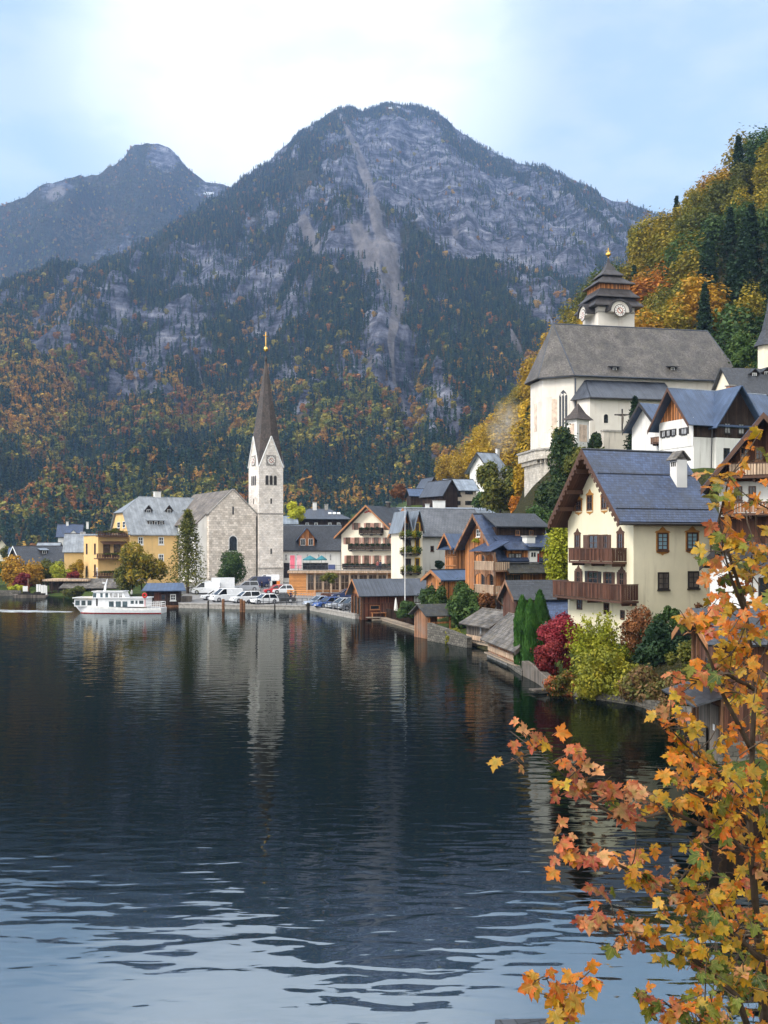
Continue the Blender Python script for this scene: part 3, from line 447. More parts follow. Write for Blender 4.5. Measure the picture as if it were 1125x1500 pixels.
# ---------------------------------------------------------------- building kit
GP = []                                     # ground control points (x, y, z)
class House:
    def __init__(s, name, label, cat, xc, yb, Y, a, group=None, zb=None):
        s.O = P(xc, yb, Y)
        if zb is not None: s.O.z = zb
        s.ca, s.sa = math.cos(R(a)), math.sin(R(a)); s.root = empty(name, s.O, R(a), label, cat, group)
    def org(s, f):
        o = s.O.copy(); q = f[1] if isinstance(f, tuple) else 0
        if f[0] == 'R': o.x -= s.sa * q; o.y += s.ca * q
        else: o.x += s.ca * q; o.y += s.sa * q
        return o
    def a(s, f, x):                          # distance along a face for a direction
        o = s.org(f); k = (x - CX) / F
        return (k * o.y - o.x) / (s.ca - k * s.sa) if f[0] == 'R' else (o.x - k * o.y) / (s.sa + k * s.ca)
    def z(s, f, a, y):
        o = s.org(f); Y = o.y + a * (s.sa if f[0] == 'R' else s.ca); return HC + (HY - y) / F * Y - s.O.z
    def az(s, f, x, y): a = s.a(f, x); return a, s.z(f, a, y)
    def pt(s, f, a, z, d):
        q = f[1] if isinstance(f, tuple) else 0
        return Vector((a, q - d, z)) if f[0] == 'R' else Vector((q - d, a, z))
    def fbox(s, m, f, a0, a1, z0, z1, d0, d1, mi=0):
        p, q = s.pt(f, a0, z0, d0), s.pt(f, a1, z1, d1); m.box(p.x, q.x, p.y, q.y, p.z, q.z, mi)
    def rect(s, f, x0, y0, x1, y1):
        a0, a1 = s.a(f, x0), s.a(f, x1); am = (a0 + a1) / 2; return min(a0, a1), max(a0, a1), s.z(f, am, y1), s.z(f, am, y0)
    def ground(s, W, L, dz=0.0, e=1.0):
        for x in (-e, W / 2, W + e):
            for y in (-e, L / 2, L + e): GP.append((s.O.x + s.ca * x - s.sa * y, s.O.y + s.sa * x + s.ca * y, s.O.z + dz))
    def walls(s, W, L, axis, rp, zr, z0, z1, mat, name='wall', x0=0, y0=0, zb=-1.0, parent=None):
        m = MB()
        if axis == 'u': m.prism([(x0, y0, zb), (x0, L, zb), (x0, L, z1), (x0, rp, zr), (x0, y0, z0)], (W - x0, 0, 0))
        elif axis == 'v': m.prism([(x0, y0, zb), (W, y0, zb), (W, y0, z1), (rp, y0, zr), (x0, y0, z0)], (0, L - y0, 0))
        else: m.box(x0, W, y0, L, zb, z0)
        return m.build(name, mat, parent or s.root)
    def roof(s, axis, rp, zr, A, B, g0, g1, mat, th=.16, name='roof', trim=None, tm='trim dark', tw=.2):
        # A, B = (coordinate, z) of the two eaves, g0..g1 = extent along the ridge; zr, A, B on the underside
        m = MB(); up = .02
        def q(c, z, g): return Vector((g, c, z + up)) if axis == 'u' else Vector((c, g, z + up))
        for E in (A, B):
            if E: m.slab([q(rp, zr, g0), q(rp, zr, g1), q(E[0], E[1], g1), q(E[0], E[1], g0)], th)
        o = m.build(name, mat, s.root)
        if trim:
            for g, d in ((g0, -.05), (g1, .05)):
                if trim == 1 and g == g1: continue
                for E in (A, B):
                    if E: t = MB(); a, b = q(rp, zr + th * 1.25, g), q(E[0], E[1] + th * 1.25, g); dv = Vector((0, 0, -tw - th)); e = (Vector((d, 0, 0)) if axis == 'u' else Vector((0, d, 0))); t.prism([a, b, b + dv, a + dv], e); t.build('bargeboard', tm, s.root)
        return o
    def ridge(s, axis, rp, zr, g0, g1, mat='trim dark', r=.1):
        m = MB(); a, b = ((g0, rp, zr), (g1, rp, zr)) if axis == 'u' else ((rp, g0, zr), (rp, g1, zr)); m.tube(a, b, r, n=6); m.build('ridge_cap', mat, s.root)
    def win(s, f, x0, y0, x1, y1, fr='trim white', gl='glass', fw=.09, nx=2, ny=2, shut=None, sw=.55, sill=True, name='window', proud=.05, arch=False, parent=None, sur=None):
        a0, a1, z0, z1 = s.rect(f, x0, y0, x1, y1); return s.winm(f, a0, a1, z0, z1, fr, gl, fw, nx, ny, shut, sw, sill, name, proud, arch, parent, sur)
    def winm(s, f, a0, a1, z0, z1, fr='trim white', gl='glass', fw=.09, nx=2, ny=2, shut=None, sw=.55, sill=True, name='window', proud=.05, arch=False, parent=None, sur=None):
        m = MB(); W = a1 - a0; fw = min(fw, W * .2)
        if arch:
            c, r = (a0 + a1) / 2, W / 2; pts = [(a0, z0), (a1, z0)] + [(c + r * math.cos(t), z1 - r + r * math.sin(t)) for t in [math.pi * k / 8 for k in range(9)]]
            big = [(c + (x - c) * (1 + fw / r), z + (fw if z > z0 else -fw)) for x, z in pts]; d = s.pt(f, 0, 0, 1) - s.pt(f, 0, 0, 0)
            m.prism([s.pt(f, x, z, -.05) for x, z in big], d * (proud + .03), 0); m.prism([s.pt(f, x, z, -.04) for x, z in pts], d * (proud + .035), 1)
            h = z1 - z0
        else:
            s.fbox(m, f, a0, a1, z0, z1, -.04, .012, 1)
            s.fbox(m, f, a0 - fw / 2, a0 + fw / 2, z0 - fw / 2, z1 + fw / 2, -.03, proud); s.fbox(m, f, a1 - fw / 2, a1 + fw / 2, z0 - fw / 2, z1 + fw / 2, -.03, proud)
            s.fbox(m, f, a0 + fw / 2, a1 - fw / 2, z1 - fw / 2, z1 + fw / 2, -.03, proud); s.fbox(m, f, a0 + fw / 2, a1 - fw / 2, z0 - fw / 2, z0 + fw / 2, -.03, proud)
        pr = proud if not arch else proud - .01
        for k in range(1, nx): c = a0 + W * k / nx; s.fbox(m, f, c - fw * .28, c + fw * .28, z0 + fw / 2, z1 - fw / 2, -.02, pr - .008)
        for k in range(1, ny): c = z0 + (z1 - z0) * k / ny; s.fbox(m, f, a0 + fw / 2, a1 - fw / 2, c - fw * .22, c + fw * .22, -.02, pr - .012)
        o = m.build(name, [fr, gl], parent or s.root)
        if sill:
            q = MB(); s.fbox(q, f, a0 - fw, a1 + fw, z0 - fw * 1.4, z0 - fw / 2 - .003, -.02, proud + .08); q.build('sill', fr, o)
        if shut:
            for b0, b1 in ((a0 - fw / 2 - .02 - W * sw, a0 - fw / 2 - .02), (a1 + fw / 2 + .02, a1 + fw / 2 + .02 + W * sw)):
                q = MB(); s.fbox(q, f, b0, b1, z0 - .03, z1 + .03, -.01, .045); s.fbox(q, f, b0 + .05, b1 - .05, z0 + .06, (z0 + z1) / 2 - .04, .045, .06); s.fbox(q, f, b0 + .05, b1 - .05, (z0 + z1) / 2 + .04, z1 - .06, .045, .06); q.build('shutter', shut, o)
        if sur:
            q = MB(); c = (a0 + a1) / 2; hw = W / 2 + .12; d = s.pt(f, 0, 0, 1) - s.pt(f, 0, 0, 0)
            s.fbox(q, f, a0 - .14, a0 - fw / 2, z0 - .1, z1 + .05, -.01, .03); s.fbox(q, f, a1 + fw / 2, a1 + .14, z0 - .1, z1 + .05, -.01, .03)
            q.prism([s.pt(f, c + x * hw * 1.25, z1 + fw / 2 + z, -.01) for x, z in ((-1, 0), (1, 0), (.85, .1), (.45, .16), (.2, .32), (0, .42), (-.2, .32), (-.45, .16), (-.85, .1))], d * .045)
            q.prism([s.pt(f, c + x * hw * 1.1, z0 - fw * 1.45 + z, -.01) for x, z in ((-1, 0), (1, 0), (.7, -.1), (.25, -.14), (0, -.24), (-.25, -.14), (-.7, -.1))], d * .045); q.build('surround', sur, o)
        return o
    def balc(s, f, x0, x1, yt, yb, dep, rail='brown wood', floor='trim brown', slat=.16, brackets=True, name='balcony', th=.14, posts=5, fill=.8, zt=None):
        q = f[1] if isinstance(f, tuple) else 0; g = (f[0], q - dep); a0, a1, z0, z1 = s.rect(g, x0, yt, x1, yb)
        m = MB(); F0 = (f[0], q); s.fbox(m, F0, a0, a1, z0, z0 + th, -.02, dep)
        s.fbox(m, F0, a0 - .03, a1 + .03, z1 - .07, z1, dep - .1, dep + .04)
        for e in (a0, a1 - .07): s.fbox(m, F0, e, e + .07, z1 - .08, z1 - .01, 0, dep - .1)
        for k in range(posts): c = a0 + (a1 - a0 - .09) * k / max(1, posts - 1); s.fbox(m, F0, c, c + .09, z0 + th, z1 - .07, dep - .09, dep - .005)
        if brackets:
            for k in range(3): c = a0 + .2 + (a1 - a0 - .5) * k / 2; s.fbox(m, F0, c, c + .12, z0 - .18, z0 - .003, 0, dep * .85)
        o = m.build(name, floor, s.root); r = MB(); n = max(2, int((a1 - a0) / slat))
        for k in range(n): c = a0 + (a1 - a0) * (k + .5) / n; w_ = (a1 - a0) / n * fill / 2; s.fbox(r, F0, c - w_, c + w_, z0 + th + .05, z1 - .075, dep - .04, dep + .015)
        for e, dd in ((a0, 1), (a1, -1)):
            k_ = max(2, int(dep / slat))
            for k in range(k_): c = dep * (k + .5) / k_ * .93; s.fbox(r, F0, e + .01 * dd, e + .045 * dd, z0 + th + .05, z1 - .085, c - dep / k_ * fill / 2, c + dep / k_ * fill / 2)
        r.build('railing', rail, o); return o, (a0, a1, z0, z1)
    def slopey(s, sl, z): (y0, z0, y1, z1) = sl; return y0 + (z - z0) / (z1 - z0) * (y1 - y0)
    def dormer(s, x0, x1, yt, yb, ya, sl, wall, roof, w=None, over=.25, style='gable', th=.09, fr='trim white', side=None, gl='glass', nwin=1):
        y0 = 0
        for _ in range(12): a0, a1, z0, z1 = s.rect(('R', y0), x0, yt, x1, yb); y0 += .6 * (s.slopey(sl, z0) - y0)
        am = (a0 + a1) / 2; za = s.z(('R', y0), am, ya); back = lambda z: s.slopey(sl, z) + .12
        m = MB()
        if style == 'gable': m.prism([(a0, y0, z0 - .3), (a1, y0, z0 - .3), (a1, y0, z1), (am, y0, za), (a0, y0, z1)], (0, max(.3, back(z1) - y0), 0))
        else: m.box(a0, a1, y0, back(z1), z0 - .3, z1)
        o = m.build('dormer', [wall], s.root); r = MB()
        if style == 'gable':
            k = (za - z1) / (am - a0)
            for e, sg in ((a0 - over, -1), (a1 + over, 1)): ze = z1 - k * over; r.slab([(am, y0 - over, za + .02), (am, back(za), za + .02), (e, back(ze), ze + .02), (e, y0 - over, ze + .02)], th)
        else: r.slab([(a0 - over, y0 - over, z1 + .01), (a1 + over, y0 - over, z1 + .01), (a1 + over, back(za), za), (a0 - over, back(za), za)], th)
        r.build('dormer_roof', roof, o)
        n = nwin; ww = (a1 - a0) / n
        for k in range(n): s.winm(('R', y0), a0 + ww * (k + .22), a0 + ww * (k + .78), z0 + (z1 - z0) * .18, z1 - (z1 - z0) * .1, fr, gl, .07, 2, 1, None, .5, False, parent=o)
        return o
    def chimney(s, x, y, z0, z1, w_=.7, d=.7, mat='white plaster', cap='flat', name='chimney'):
        m = MB(); m.box(x - w_ / 2, x + w_ / 2, y - d / 2, y + d / 2, z0, z1)
        o = m.build(name, mat, s.root); c = MB(); e = .1
        if cap == 'flat': c.box(x - w_ / 2 - e, x + w_ / 2 + e, y - d / 2 - e, y + d / 2 + e, z1 + .004, z1 + .12)
        else:
            c.slab([(x - w_ / 2 - .15, y - d / 2 - .15, z1), (x - w_ / 2 - .15, y + d / 2 + .15, z1), (x, y + d / 2 + .15, z1 + .5), (x, y - d / 2 - .15, z1 + .5)], .07); c.slab([(x + w_ / 2 + .15, y - d / 2 - .15, z1), (x + w_ / 2 + .15, y + d / 2 + .15, z1), (x, y + d / 2 + .15, z1 + .5), (x, y - d / 2 - .15, z1 + .5)], .07)
        c.build('cap', 'concrete' if cap == 'flat' else 'grey shingle', o); return o
    def box(s, name, mat, x0, x1, y0, y1, z0, z1, parent=None): m = MB(); m.box(x0, x1, y0, y1, z0, z1); return m.build(name, mat, parent or s.root)
def leaves_at(parent, c, size, n, leaf, ls, name='plants', seed=1):
    rng = np.random.default_rng(seed + n); p = rng.normal(0, .33, (n, 3)).clip(-1, 1) * np.array(size) / 2 + np.array(c); v, f = leaf_quads(p, rng.normal(0, 1, (n, 3)) + np.array([0, 0, .6]), ls, rng=rng); return mesh_np(name, v, f, 'leaf ' + leaf, parent)
def hood(b, f, a0, a1, z, d, drop, mat, th=.08, name='canopy'):
    m = MB(); m.slab([b.pt(f, a0, z, 0), b.pt(f, a1, z, 0), b.pt(f, a1, z - drop, d), b.pt(f, a0, z - drop, d)], th); return m.build(name, mat, b.root)
def simple_house(name, label, xc, yb, Y, a, xl, xr, ye, yr, axis, wall, roof, L=None, W=None, over=.5, cat='house', wins=(), wk={}, trim='trim dark', zb=None, wz=-1.0, ridge=True, group=None, gr=True, gable=None):
    b = House(name, label, cat, xc, yb, Y, a, group, zb); L = L or b.a('F', xl); W = W or b.a('R', xr); ze = b.z('R', 0, ye); half = (L if axis == 'u' else W) / 2
    Yr = b.O.y + (b.ca * half if axis == 'u' else b.sa * half); zr = HC + (HY - yr) / F * Yr - b.O.z; k = (zr - ze) / half
    b.walls(W, L, axis, half, zr, ze, ze, wall, zb=wz); b.roof(axis, half, zr, (-over, ze - k * over), (2 * half + over, ze - k * over), -over, (W if axis == 'u' else L) + over, roof, trim=2, tm=trim)
    if gable:
        m = MB(); d = .04
        if axis == 'u': m.prism([(-d, 0, ze), (-d, L, ze), (-d, half, zr)], (d - .002, 0, 0))
        else: m.prism([(0, -d, ze), (W, -d, ze), (half, -d, zr)], (0, d - .002, 0))
        m.build('gable_cladding', gable, b.root)
    if ridge: b.ridge(axis, half, zr + .2, -over, (W if axis == 'u' else L) + over)
    for w_ in wins: b.win(*w_, **wk)
    if gr: b.ground(W, L)
    b.W_, b.L_, b.ze, b.zr, b.half, b.k = W, L, ze, zr, half, k
    b.sl = (0, ze, L / 2, zr)
    return b
# ---------------------------------------------------------------- lakeside church with the tall spire
b = House('church', 'pale stone lakeside church with a tall thin brown spire and clock tower', 'church', 562.5 - 32.5 / 190.2 * 1500, 858, 190.2, 30, zb=1.5); b.ground(14, 21, -.3)
m = MB(); m.prism([(0, 0, -1), (9.6, 0, -1), (9.6, 0, 13.5), (4.8, 0, 18.05), (0, 0, 13.5)], (0, 1.05, 0)); wl_ = m.build('gable_wall', 'gable stone', b.root)
m = MB(); m.prism([(-1.8, 1.05, -1), (11.4, 1.05, -1), (11.4, 1.05, 11.75), (4.8, 1.05, 17.9), (-1.8, 1.05, 11.75)], (0, 20, 0)); m.build('nave_wall', 'white plaster', b.root)
m = MB(); m.box(-2.0, 11.6, .9, 21.2, -1, .8); m.build('plinth', 'concrete', b.root)
b.roof('v', 4.8, 17.95, (-2.2, 11.35), (11.8, 11.35), 1.1, 21.4, 'nave roof', th=.22)
b.roof('v', 4.8, 18.02, (-.25, 13.25), (9.85, 13.25), .12, 1.1, 'nave roof', th=.2, name='gable_roof')
m = MB()
for e in (-.25, 9.85): m.slab([(4.8, -.1, 18.1), (4.8, .14, 18.1), (e, .14, 13.32), (e, -.1, 13.32)], .24)
m.build('coping', 'concrete', b.root)
b.winm('R', 4.0, 5.5, 6.6, 9.4, 'trim white', 'glass', .14, 3, 4, arch=True, sill=False); b.winm('R', 4.55, 4.95, 13.4, 15.0, 'gable stone', 'glass', .08, 1, 1, sill=False, proud=.03, name='slit_window')
for q in (6, 13): b.winm(('F', -1.8), q, q + 1.5, 3.5, 8.5, 'trim white', 'glass', .12, 3, 5, arch=True, sill=False)
m = MB(); m.tube((-2.02, 1.4, 0), (-2.02, 1.4, 11.3), .09); m.build('downpipe', 'trim dark', b.root); m = MB(); m.tube((9.5, -.13, 0), (9.5, -.13, 13.2), .11); m.build('downpipe', 'trim dark', b.root)
x0, x1, y0, y1, zt = 9.68, 14.7, -.75, 4.3, 22.7; xm, ym = (x0 + x1) / 2, (y0 + y1) / 2; za = 28.4
m = MB(); m.box(x0, x1, y0, y1, -1, zt)
m.prism([(x0, y0, zt), (x1, y0, zt), (xm, y0, za)], (0, .5, 0)); m.prism([(x0, y1, zt), (x1, y1, zt), (xm, y1, za)], (0, -.5, 0)); m.prism([(x0, y0 + .003, zt), (x0, y1 - .003, zt), (x0, ym, za)], (.5, 0, 0)); m.prism([(x1, y0 + .003, zt), (x1, y1 - .003, zt), (x1, ym, za)], (-.5, 0, 0))
tw = m.build('tower', 'tower stone', b.root)
for z in (3.2, 13.6): m = MB(); m.box(x0 - .12, x1 + .12, y0 - .12, y1 + .12, z, z + .22); m.build('string_course', 'concrete', tw)
m = MB()
for (a_, b_, c_) in (((x0, y0), (xm, y0), 0), ((x1, y0), (xm, y0), 0), ((x0, y0), (x0, ym), 1), ((x0, y1), (x0, ym), 1), ((x1, y0), (x1, ym), 1), ((x1, y1), (x1, ym), 1)):
    ox, oy = (0, -.1 if a_[1] == y0 else .1) if c_ == 0 else ((-.1 if a_[0] == x0 else .1), 0); A, B_ = Vector((a_[0] + ox, a_[1] + oy, zt - .1)), Vector((b_[0] + ox, b_[1] + oy, za + .12)); m.tube(A, B_, .13, .11, 6)
m.build('gablet_coping', 'trim white', tw)
ap = Vector((xm, ym, 44.2)); e = .1; ring = [(x0 - e, y0 - e, zt), (xm, y0 - .02, za - .05), (x1 + e, y0 - e, zt), (x1 + .02, ym, za - .05), (x1 + e, y1 + e, zt), (xm, y1 + .02, za - .05), (x0 - e, y1 + e, zt), (x0 - .02, ym, za - .05)]
m = MB()
for k in range(8): m.poly([ring[k], ring[(k + 1) % 8], ap])
sp_ = m.build('spire', 'spire shingle', b.root)
m = MB(); m.lathe([(.22, 43.2), (.3, 43.5), (.3, 43.8), (.09, 44.2), (.07, 45.2)], (xm, ym, 0), 10); m.build('spire_tip', 'trim dark', sp_)
m = MB(); m.lathe([(.05, 45), (.32, 45.2), (.45, 45.55), (.32, 45.9), (.07, 46.1), (.07, 46.5)], (xm, ym, 0), 12); m.tube((xm, ym, 46.4), (xm, ym, 48.9), .09, n=6); m.tube((xm - .65, ym - .37, 48.1), (xm + .65, ym + .37, 48.1), .085, n=6); m.build('cross', 'gold', sp_)
def clock(bb, f, a, z, r, par, sq=True, dark='clock dark'):
    m = MB(); d = bb.pt(f, 0, 0, 1) - bb.pt(f, 0, 0, 0); c = bb.pt(f, a, z, 0); t = (bb.pt(f, 1, 0, 0) - bb.pt(f, 0, 0, 0)); up = Vector((0, 0, 1))
    ring = lambda rr, n=24: [c + t * (rr * math.cos(2 * math.pi * k / n)) + up * (rr * math.sin(2 * math.pi * k / n)) for k in range(n)]
    m.prism(ring(r * 1.12), d * .06, 1); m.prism([p + d * .06 for p in ring(r)], d * .02, 0); m.prism([p + d * .08 for p in ring(r * .55)], d * .01, 2); m.prism([p + d * .09 for p in ring(r * .40)], d * .01, 0)
    for k in range(12): q = 2 * math.pi * k / 12; v_ = t * math.cos(q) + up * math.sin(q); s_ = d.cross(v_) * (r * .05); A, B_ = c + v_ * r * .68 + d * .08, c + v_ * r * .92 + d * .08; m.prism([A - s_, B_ - s_, B_ + s_, A + s_], d * .012, 1)
    for q, ln, w_ in ((2.3, .62, .07), (-.8, .85, .05)): v_ = t * math.cos(q) + up * math.sin(q); s_ = d.cross(v_) * (r * w_); A, B_ = c - v_ * r * .15 + d * .1, c + v_ * r * ln + d * .1; m.prism([A - s_, B_ - s_, B_ + s_, A + s_], d * .015, 1)
    return m.build('clock', ['clock face', dark, 'clock red'], par)
for f, a in ((('R', y0), xm), (('F', x0), ym)):
    m = MB(); b.fbox(m, f, a - 1.02, a + 1.02, 22.85, 24.9, -.02, .05); m.build('clock_panel', 'concrete', tw)
    clock(b, (f[0], f[1] - .05), a, 23.87, .82, tw)
    for k in (-1, 0, 1): b.winm(f, a + k * .85 - .27, a + k * .85 + .27, 19.2, 20.95, 'concrete', 'trim dark', .12, 1, 1, arch=True, sill=False, parent=tw, name='belfry_opening', proud=.04)
    b.winm(f, a - .16, a + .16, 15.6, 16.6, 'concrete', 'trim dark', .06, 1, 1, sill=False, parent=tw, name='slit_window'); b.winm(f, a - .16, a + .16, 6, 7, 'concrete', 'trim dark', .06, 1, 1, sill=False, parent=tw, name='slit_window')
# ---------------------------------------------------------------- ochre hotel left of it
b = House('hotel', 'ochre lakeside hotel with a grey metal mansard roof and stacked flower balconies', 'hotel', 190, 855, 195, 30); W, L = 15.5, 13.0; b.ground(W, L)
ze = b.z('R', 0, 779); zr = 16.7; mid = L / 2; k = (zr - ze) / mid; zh = 13.6; yh = (zh - ze) / k
m = MB(); m.prism([(0, 0, -1), (0, L, -1), (0, L, ze), (0, L - yh, zh), (0, yh, zh), (0, 0, ze)], (W, 0, 0)); m.build('wall', 'ochre plaster', b.root)
m = MB(); o_ = .6; d = zr - .0
for sgn in (0, 1):
    Yc = (lambda y: y) if sgn == 0 else (lambda y: L - y)
    m.slab([(-.4, Yc(-o_), ze - k * o_), (W + .4, Yc(-o_), ze - k * o_), (W + .4, mid, zr + .02), (3.6, mid, zr + .02), (-.4, Yc(yh), zh + .02)], .18)
m.slab([(-.45, yh - .2, zh), (-.45, L - yh + .2, zh), (3.65, mid, zr + .05)], .15); m.build('roof', 'grey metal', b.root)
m = MB(); m.tube((3.6, mid, zr + .2), (W, mid, zr + .2), .1); m.tube((0, -o_ - .08, ze - k * o_ + .02), (W, -o_ - .08, ze - k * o_ + .02), .1); m.build('gutter', 'grey metal', b.root)
sl = (0, ze, mid, zr)
b.dormer(213, 222, 746, 752.5, 740, sl, 'dark wood', 'grey metal'); b.dormer(243, 252, 746, 752.5, 740, sl, 'dark wood', 'grey metal'); b.dormer(217, 240, 763, 770, 760, sl, 'dark wood', 'grey metal', style='shed', nwin=3)
b.chimney(7.5, mid + .3, zr - 1, zr + 1.3, 1.3, .8)
for x in (206, 236): b.win('R', x - 3.3, 787, x + 3.3, 797, 'trim white', 'glass', .22, 2, 2); b.win('R', x - 3.3, 812, x + 3.3, 822, 'trim white', 'glass', .22, 2, 2)
b.win('F', 180, 764, 183.5, 773, nx=1); b.win('F', 172, 765, 176, 773, nx=1)
# stepped annex with balconies on its lake side
b.box('annex', 'ochre plaster', -5.6, -.01, 1.5, L - .5, -1, 9.2); b.box('annex_roof', 'light metal', -5.8, -.02, 1.3, L - .3, 9.205, 9.4)
for (x_, z_) in ((3.2, 5.6), (3.2, 1.6), (9.5, 5.6), (9.5, 1.2)): b.winm(('F', -5.6), x_, x_ + 1.1, z_, z_ + 2, 'trim brown', 'glass', .12, 2, 2, sill=False)
for q in (-4.6, -2.6): b.winm(('R', 1.5), q, q + 1.2, 5.2, 7.4, 'trim brown', 'warm glass', .12, 2, 1, sill=False, name='glass_door')
b.winm(('F', -5.6), 1.8, 2.6, 1.0, 3.0, 'trim white', 'glass', .12, 3, 3)
for f, p0, p1, z_, dep in ((('R', 1.5), -6.0, -.2, 8.9, 1.6), (('R', 1.5), -6.4, 1.2, 4.7, 2.2), (('R', 1.5), -6.6, -.3, .7 + .6, 1.0)):
    m = MB(); b.fbox(m, f, p0, p1, z_, z_ + .18, 0, dep); b.fbox(m, f, p0, p1, z_ + 1.0, z_ + 1.08, dep - .12, dep); b.fbox(m, f, p0, p0 + .08, z_ + 1.0, z_ + 1.07, 0, dep - .12)
    n_ = 6
    for j in range(n_): c = p0 + (p1 - p0 - .1) * j / (n_ - 1); b.fbox(m, f, c, c + .1, z_ + .18, z_ + 1.0, dep - .11, dep - .01)
    o = m.build('balcony', 'trim brown', b.root); r = MB(); n_ = int((p1 - p0) / .3)
    for j in range(n_): c = p0 + (p1 - p0) * (j + .5) / n_; b.fbox(r, f, c - .1, c + .1, z_ + .25, z_ + .95, dep - .06, dep - .03)
    r.build('railing', 'brown wood', o); leaves_at(o, ((p0 + p1) / 2, 1.5 - dep - .1, z_ + 1.0), (p1 - p0, .5, .5), 700, 'olive', .12, 'foliage')
m = MB(); b.fbox(m, 'F', 2, 8, 9.6, 9.78, 0, 1.4); b.fbox(m, 'F', 2, 8, 10.5, 10.58, 1.28, 1.4); o = m.build('balcony', 'trim brown', b.root); leaves_at(o, (-1.4, 5, 10.4), (.5, 6, .6), 500, 'olive', .13, 'foliage')
r = MB()
for j in range(16): b.fbox(r, 'F', 2.1 + j * .37, 2.35 + j * .37, 9.8, 10.5, 1.33, 1.36)
r.build('railing', 'brown wood', o)
hood(b, ('R', 1.5), -5.2, -.3, 8.0, 2.0, .5, 'trim brown', name='awning')
# ---------------------------------------------------------------- houses on the far left
simple_house('cottage', 'small cream cottage with a blue roof at the far end of the shore', -8, 822, 320, 20, -30, 13, 804, 790, 'v', 'cream plaster', 'blue metal', L=9, wins=[('R', 3, 808, 7, 814)])
simple_house('shed', 'low blue roofed shed beside the far cream cottage', 14, 822, 290, 15, 8, 34, 811, 803, 'u', 'grey wood', 'blue metal', L=6)
b = simple_house('house', 'brown timber house with a wide grey shingle roof behind the orange shrub', 33, 850, 225, 38, 22, 90, 826, 801, 'u', 'dark wood', 'dark slate', L=10, W=13, trim='trim white')
b.dormer(60, 70, 806, 812, 803, b.sl, 'dark wood', 'light metal', style='shed')
b = simple_house('house', 'ochre house with a pale blue sheet metal roof next to the ochre hotel', 94, 850, 212, 12, 86, 122, 808, 783, 'u', 'ochre plaster', 'grey metal', L=9, W=5.5, over=.35)
b.winm('R', 3.2, 4.2, 9.6, 10.0, 'trim white', 'curtained glass', .05, 1, 1, sill=False, name='skylight')
b = simple_house('villa', 'villa with a steep dark blue roof and round white gable behind the metal roof', 85, 850, 260, 14, 76, 118, 786, 769, 'u', 'white plaster', 'blue slate', L=11)
b.dormer(103, 112, 781, 787, 777, b.sl, 'white plaster', 'blue slate', over=.15)
for q in (2, 7): b.chimney(q, 5, b.zr - 1, b.zr + .8, .6, .6)
simple_house('house', 'small grey roofed house peeping above the brown timber house', 55, 845, 250, 10, 48, 84, 803, 796, 'u', 'beige plaster', 'grey metal', L=7)
# ---------------------------------------------------------------- white long building, dark hipped house, timber cafe
b = House('long_house', 'long white house with a slate roof and an orange timber dormer behind the cafe', 'house', 404, 848, 200, 8); W = b.a('R', 501); L = 10; b.ground(W, L)
ze = b.z('R', 0, 804.5); zr = HC + (HY - 771) / F * 205 - b.O.z; k = (zr - ze) / 5; b.walls(W, L, 'u', 5, zr, ze, ze, 'white plaster'); b.roof('u', 5, zr, (-.4, ze - k * .4), (10.4, ze - k * .4), -.2, W + .4, 'dark slate'); b.ridge('u', 5, zr + .2, -.2, W + .4, 'light metal')
m = MB(); m.tube((-.2, -.5, ze - k * .4), (W + .4, -.5, ze - k * .4), .1); m.build('gutter', 'trim dark', b.root); m = MB(); m.tube((W - .2, -.15, ze - .5), (W - .2, -.15, 0), .07); m.build('downpipe', 'trim dark', b.root)
b.dormer(438, 461, 788, 801, 774, (0, ze, 5, zr), 'orange wood', 'blue slate', over=.5, nwin=2, fr='trim white')
for x in (419, 435, 450.5, 467, 484): b.win('R', x - 1.4, 812, x + 1.4, 821, 'trim white', 'curtained glass', .12, 1, 2, sill=False)
b.win('R', 444, 825, 480, 834.5, 'trim dark', 'glass', .15, 5, 1, sill=False, name='cafe_opening'); b.win('R', 416, 825, 424, 846, 'trim dark', 'glass', .15, 1, 1, sill=False, name='doorway')
m = MB(); a0, a1, z0, z1 = b.rect('R', 481, 827, 491, 834); b.fbox(m, 'R', a0, a1, z0, z1, -.01, .05); m.build('poster', 'sign blue', b.root)
b = House('hipped_house', 'dark house with a broad hipped slate roof and two chimneys behind the lime tree', 'house', 433, 850, 240, 8); W = b.a('R', 510); L = 11; b.ground(W, L); ze = b.z('R', 0, 761); zr = HC + (HY - 746) / F * 246 - b.O.z
b.walls(W, L, None, 0, 0, ze, ze, 'dark wood'); m = MB(); q = .7; h1, h2 = 3.5, W - 4
pts = dict(a=(-q, -q, ze), b=(W + q, -q, ze), c=(W + q, L + q, ze), d=(-q, L + q, ze), e=(h1, L / 2, zr), f=(h2, L / 2, zr))
for kk in ('abfe', 'cdef', 'dae', 'bcf'): m.slab([pts[c] for c in kk], .15)
m.build('roof', 'dark metal', b.root); b.chimney(b.a(('R', 5), 461), 5, zr - 1.5, zr + 1.6, .9, .9); b.chimney(b.a(('R', 5), 478), 5, zr - 1, zr + 1.1, .8, .8, 'concrete')
for j in range(3): m = MB(); c = b.a(('R', 2), 481 + j * 6.5); zz = ze + (zr - ze) * .48; m.slab([(c, 2.0, zz - .16), (c + .75, 2.0, zz - .16), (c + .75, 2.7, zz + .2), (c, 2.7, zz + .2)], .4); m.build('skylight', 'trim white', b.root)
for x in (450, 463, 483, 496): b.win('R', x - 2, 766, x + 2, 775, 'trim white', 'glass', .2, 2, 2, sill=False)
